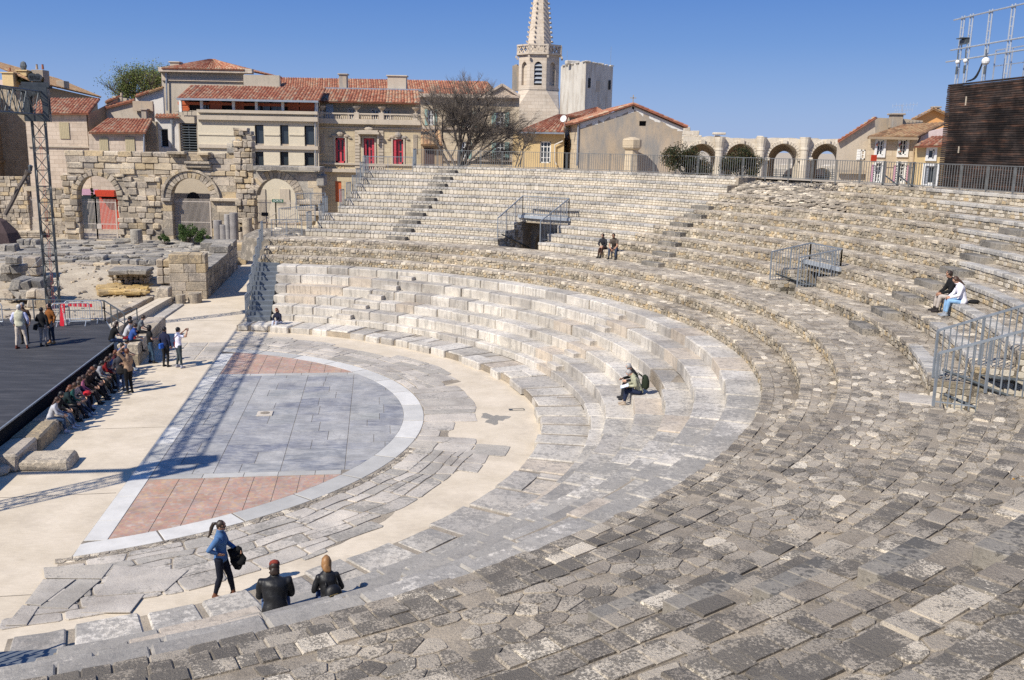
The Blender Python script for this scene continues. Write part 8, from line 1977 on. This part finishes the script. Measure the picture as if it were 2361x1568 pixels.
# standing pair on the beige floor
b, F = person('man in a navy shirt seen from behind with a blue shoulder bag', TW(1.28, 7.85, 0), TWh(62), stand(wristL=(-.20, .10, .95)), dict(top=(.015, .018, .045), leg_c=(.02, .02, .022), sleeve=1), 1.74, 'black', 0, skin='skin2')
mb = MB(); mb.block(F((-.02, -.20, .93)), (.26, .10, .22), math.radians(70), .02); tag(obj('shoulder_bag', mb, cloth((.03, .12, .48)), origin=F((-.02, -.2, .82))), 'bright blue shoulder bag on the back of the man in navy', 'bag')
b, F = person('man in a white t-shirt photographing the seats', TW(1.88, 7.60, 0), TWh(35), stand(elbowR=(.33, .20, 1.36), wristR=(.12, .36, 1.56), elbowL=(-.28, .20, 1.34), wristL=(-.08, .34, 1.55), ankleR=(.16, .02, .085), ankleL=(-.12, -.06, .085)), dict(top=(.70, .68, .78), leg_c=(.045, .06, .07), sleeve=.42, shoe=(.35, .35, .4)), 1.76, 'black', 0, skin='skin2')
mb = MB(); mb.block(F((.0, .40, 1.60)), (.11, .05, .07), 0, .01); mb.tube(F((.0, .42, 1.60)), F((.0, .47, 1.60)), .028, n=10); tag(obj('camera_body', mb, M['dark'], origin=F((0, .4, 1.56))), 'small black camera held up by the man in the white t-shirt', 'camera')
mb = MB(); mb.block(F((-.24, -.02, .95)), (.10, .22, .24), math.radians(40), .02); mb.pipe([F((-.24, 0, 1.05)), F((-.05, -.16, 1.25)), F((.14, -.08, 1.44))], .012, 5); tag(obj('shoulder_bag', mb, cloth((.16, .02, .03)), origin=F((-.24, -.02, .84))), 'dark red bag slung from the man in the white t-shirt', 'bag')
# boy and teacher
person('dark-haired boy in a black t-shirt and jeans standing beside the block wall', TW(.50, 8.55, 0), TWh(25), stand(elbowL=(-.24, .05, 1.12), wristL=(-.10, .26, 1.10), elbowR=(.24, .05, 1.12), wristR=(.08, .28, 1.12), kneeR=(.1, .08, .5), ankleR=(.11, .10, .085), toeR=(.12, .3, .03)), dict(top=BLACK, leg_c=(.05, .09, .14), sleeve=.42), 1.68, 'black', .06)
b, F = person('auburn-haired woman in a tan top and black trousers with one hand on her head', TW(.84, 3.50, 0), TWh(150), stand(elbowL=(-.33, .12, 1.62), wristL=(-.08, .12, 1.76), elbowR=(.25, .05, 1.12), wristR=(.10, .28, 1.10)), dict(top=(.34, .22, .14), leg_c=(.012, .011, .012), sleeve=1, bulk=1.06), 1.74, 'red', .05, female=True)
mb = MB(); loft(mb, [(F((-.10, .25, 1.02)), .05, .03), (F((-.12, .27, .92)), .15, .06), (F((-.12, .27, .78)), .16, .07), (F((-.12, .27, .72)), .08, .03)], Vector((1, 0, 0)), 10); mb.pipe([F((-.1, .25, 1.0)), F((-.05, -.13, 1.25)), F((.16, -.03, 1.43))], .014, 5); tag(obj('handbag', mb, cloth((.02, .018, .018)), origin=F((-.12, .27, .7))), 'black handbag slung across the woman with her hand on her head', 'bag')
person('person in blue jeans mostly hidden behind the auburn-haired woman', TW(.42, 3.95, 0), TWh(-60), stand(), dict(top=(.05, .05, .06), leg_c=JEANS, shoe=(.25, .2, .15)), 1.55, 'brown', .1)
# on the stage
person('white-haired man in a beige vest and khaki trousers seen from behind on the stage', TW(-4.21, 7.17, 1.0), TWh(92), stand(elbowL=(-.29, -.02, 1.14), elbowR=(.29, -.02, 1.14), wristL=(-.25, .10, .93), wristR=(.25, .10, .93), ankleL=(-.19, -.02, .085), ankleR=(.19, 0, .085), kneeL=(-.15, .02, .5), kneeR=(.15, .02, .5)), dict(top=(.52, .54, .74), leg_c=(.56, .48, .40), vest=(.50, .48, .36), shoe=(.12, .03, .02), bulk=1.1), 1.84, 'white', 0, skin='skin2')
person('grey-haired man in brown facing the white-haired man on the stage', TW(-4.45, 8.25, 1.0), TWh(-85), stand(), dict(top=(.10, .06, .04), leg_c=(.05, .04, .035)), 1.74, 'grey', 0, skin='skin2')
b, F = person('black-haired woman in a black jacket and grey trousers on the stage', TW(-3.50, 7.60, 1.0), TWh(80), stand(elbowL=(-.28, .03, 1.14), wristL=(-.14, .22, 1.05), ankleL=(-.10, -.06, .085)), dict(top=BLACK, leg_c=(.27, .24, .22)), 1.64, 'black', 0, jacket=True, female=True)
mb = MB(); loft(mb, [(F((-.2, .1, 1.0)), .05, .03), (F((-.3, .02, .9)), .12, .05), (F((-.34, -.02, .72)), .09, .05)], Vector((1, 0, 0)), 8); tag(obj('black_bag', mb, cloth(BLACK), origin=F((-.3, 0, .7))), 'black bag at the hip of the black-haired woman on the stage', 'bag')
person('long-haired woman in an orange brown top and dark jeans on the stage', TW(-3.36, 8.15, 1.0), TWh(-120), stand(), dict(top=(.22, .08, .02), leg_c=(.02, .03, .055), sleeve=1, shoe=(.4, .2, .08)), 1.72, 'black', .25, female=True)
# school group seated along the stage foot
KIDS = [(-1.60, .50, 8, WHITE, (.05, .09, .17), 'brown', .25, 'girl in a white jacket at the near end of the seated school group', 0, 1),
 (-.95, .50, 0, (.015, .015, .02), (.10, .16, .28), 'black', .15, 'girl in black with pale blue jeans beside the girl in white', .1, 1),
 (-.35, .50, 20, (.02, .04, .045), (.02, .02, .03), 'red', .12, 'auburn-haired girl in black with her head lowered', .0, 1),
 (.10, .50, 12, (.03, .13, .12), (.015, .018, .03), 'brown', .2, 'girl in a teal top resting an arm on her knee', .1, 1),
 (.55, .50, -6, (.45, .38, .44), (.04, .06, .11), 'darkbrown', .1, 'child in a pale grey-pink scarf with legs stretched out', .28, 0),
 (1.02, .50, 5, (.04, .05, .11), (.03, .04, .08), 'brown', .2, 'girl in a dark blue hoodie holding a red bag', .05, 1),
 (1.45, .50, 18, (.72, .22, .36), (.015, .015, .02), 'darkbrown', .3, 'girl in a bright pink top with long dark hair', .0, 1),
 (2.05, .50, -10, (.03, .02, .018), (.06, .05, .045), 'brown', .35, 'long-haired girl in a dark brown jacket leaning back', .1, 1),
 (2.45, .50, 15, (.02, .015, .018), (.012, .012, .013), 'red', .3, 'auburn long-haired girl with a pink patterned scarf', .2, 1),
 (2.95, .50, -5, (.03, .03, .04), (.02, .02, .03), 'black', .2, 'dark-haired girl in black between the long-haired girl and the grey hoodie', .1, 1),
 (3.50, .52, 10, (.45, .46, .50), (.015, .015, .016), 'black', .1, 'child in a light grey hoodie behind the standing auburn woman', .15, 1),
 (4.10, .52, 25, (.30, .015, .02), (.03, .03, .04), 'brown', .15, 'curly-haired child in a red top half hidden behind the woman', .05, 1),
 (4.62, .45, 0, (.10, .10, .13), (.05, .05, .04), 'black', 0, 'boy in a grey hoodie and camouflage trousers', .1, 0),
 (5.20, .45, -15, (.04, .12, .40), (.02, .025, .05), 'darkbrown', 0, 'boy in a blue cap sleeve top leaning on his elbows', .05, 0),
 (5.80, .45, 10, (.12, .02, .03), (.05, .06, .09), 'red', .15, 'red-haired child with bare knees near the block wall', .05, 1),
 (6.65, .50, 5, (.05, .13, .42), (.02, .02, .025), 'darkbrown', 0, 'boy in a blue t-shirt and black track trousers', .15, 0),
 (6.25, .45, -12, (.03, .03, .035), (.03, .035, .05), 'black', .05, 'dark-clothed boy between the red-haired child and the boy in blue', .1, 0),
 (7.25, .55, 10, (.35, .42, .52), (.04, .06, .10), 'black', 0, 'boy in a pale blue shirt lying back beside the one in blue', .1, 0)]
for y, hs, hd_, top, leg_c, hr, hl, lb, st_, fem in KIDS:
    person(lb, TW(-.38, y, 0), TWh(hd_+rng.uniform(-6, 6)), sit(hs, rng.uniform(.08, .26), .44, .48+st_, rng.uniform(.07, .13)), dict(top=tuple(q*.62 for q in top), leg_c=tuple(q*.7 for q in leg_c), sleeve=1 if fem else .5, shoe=rng.choice([(.5, .5, .55), (.02, .02, .025), (.3, .35, .42), (.03, .03, .03)])), rng.uniform(1.52, 1.64), hr, hl, 'school group seated along the foot of the stage', voxel=.03, female=bool(fem))
TOPK = [((-1.02, 8.35, .55), 40, BLACK, (.05, .08, .16), 'darkbrown', .15, 'long-haired child in a black t-shirt perched on the stage corner', .50),
 ((-.70, 9.3, .50), 15, WHITE, (.35, .02, .03), 'black', 0, 'boy in a white t-shirt and red shorts sitting by the stage corner', .45),
 ((-.35, 8.7, .45), 30, (.05, .12, .42), (.02, .02, .025), 'darkbrown', 0, 'small boy in a royal blue t-shirt on the block wall', .45),
 ((-.45, 10.5, .50), 5, (.20, .22, .24), (.015, .016, .02), 'darkbrown', 0, 'boy in a grey checked shirt holding a water bottle', .45),
 ((-.95, 10.2, .50), 20, (.03, .03, .035), (.03, .03, .04), 'black', 0, 'dark-clothed boy behind the one in the white t-shirt', .45)]
for (x, y, z), hd_, top, leg_c, hr, hl, lb, hs in TOPK:
    b, F = person(lb, TW(x, y, z), TWh(hd_), sit(hs, .18, .42, .50, .12), dict(top=tuple(q*.62 for q in top), leg_c=tuple(q*.7 for q in leg_c), sleeve=.45), 1.62, hr, hl, 'school group seated along the foot of the stage', voxel=.03)
    if 'bottle' in lb: mb = MB(); q = F((.12, .52, .62)); mb.lathe(q, [(.035, 0), (.035, .13), (.015, .19), (.015, .21)], 10); tag(obj('water_bottle', mb, plain('clear_plastic', (.6, .65, .7), .1, .05), origin=q), 'small clear water bottle held by the boy in the checked shirt', 'bottle')
mb = MB(); q = TW(.02, 1.02, .68); mb.ball(q, .2, 10, sc=(.8, 1.0, .45)); tag(obj('red_bag', mb, cloth((.45, .02, .03)), origin=q, smooth=True), 'red bag on the lap of the girl in the dark blue hoodie', 'bag')
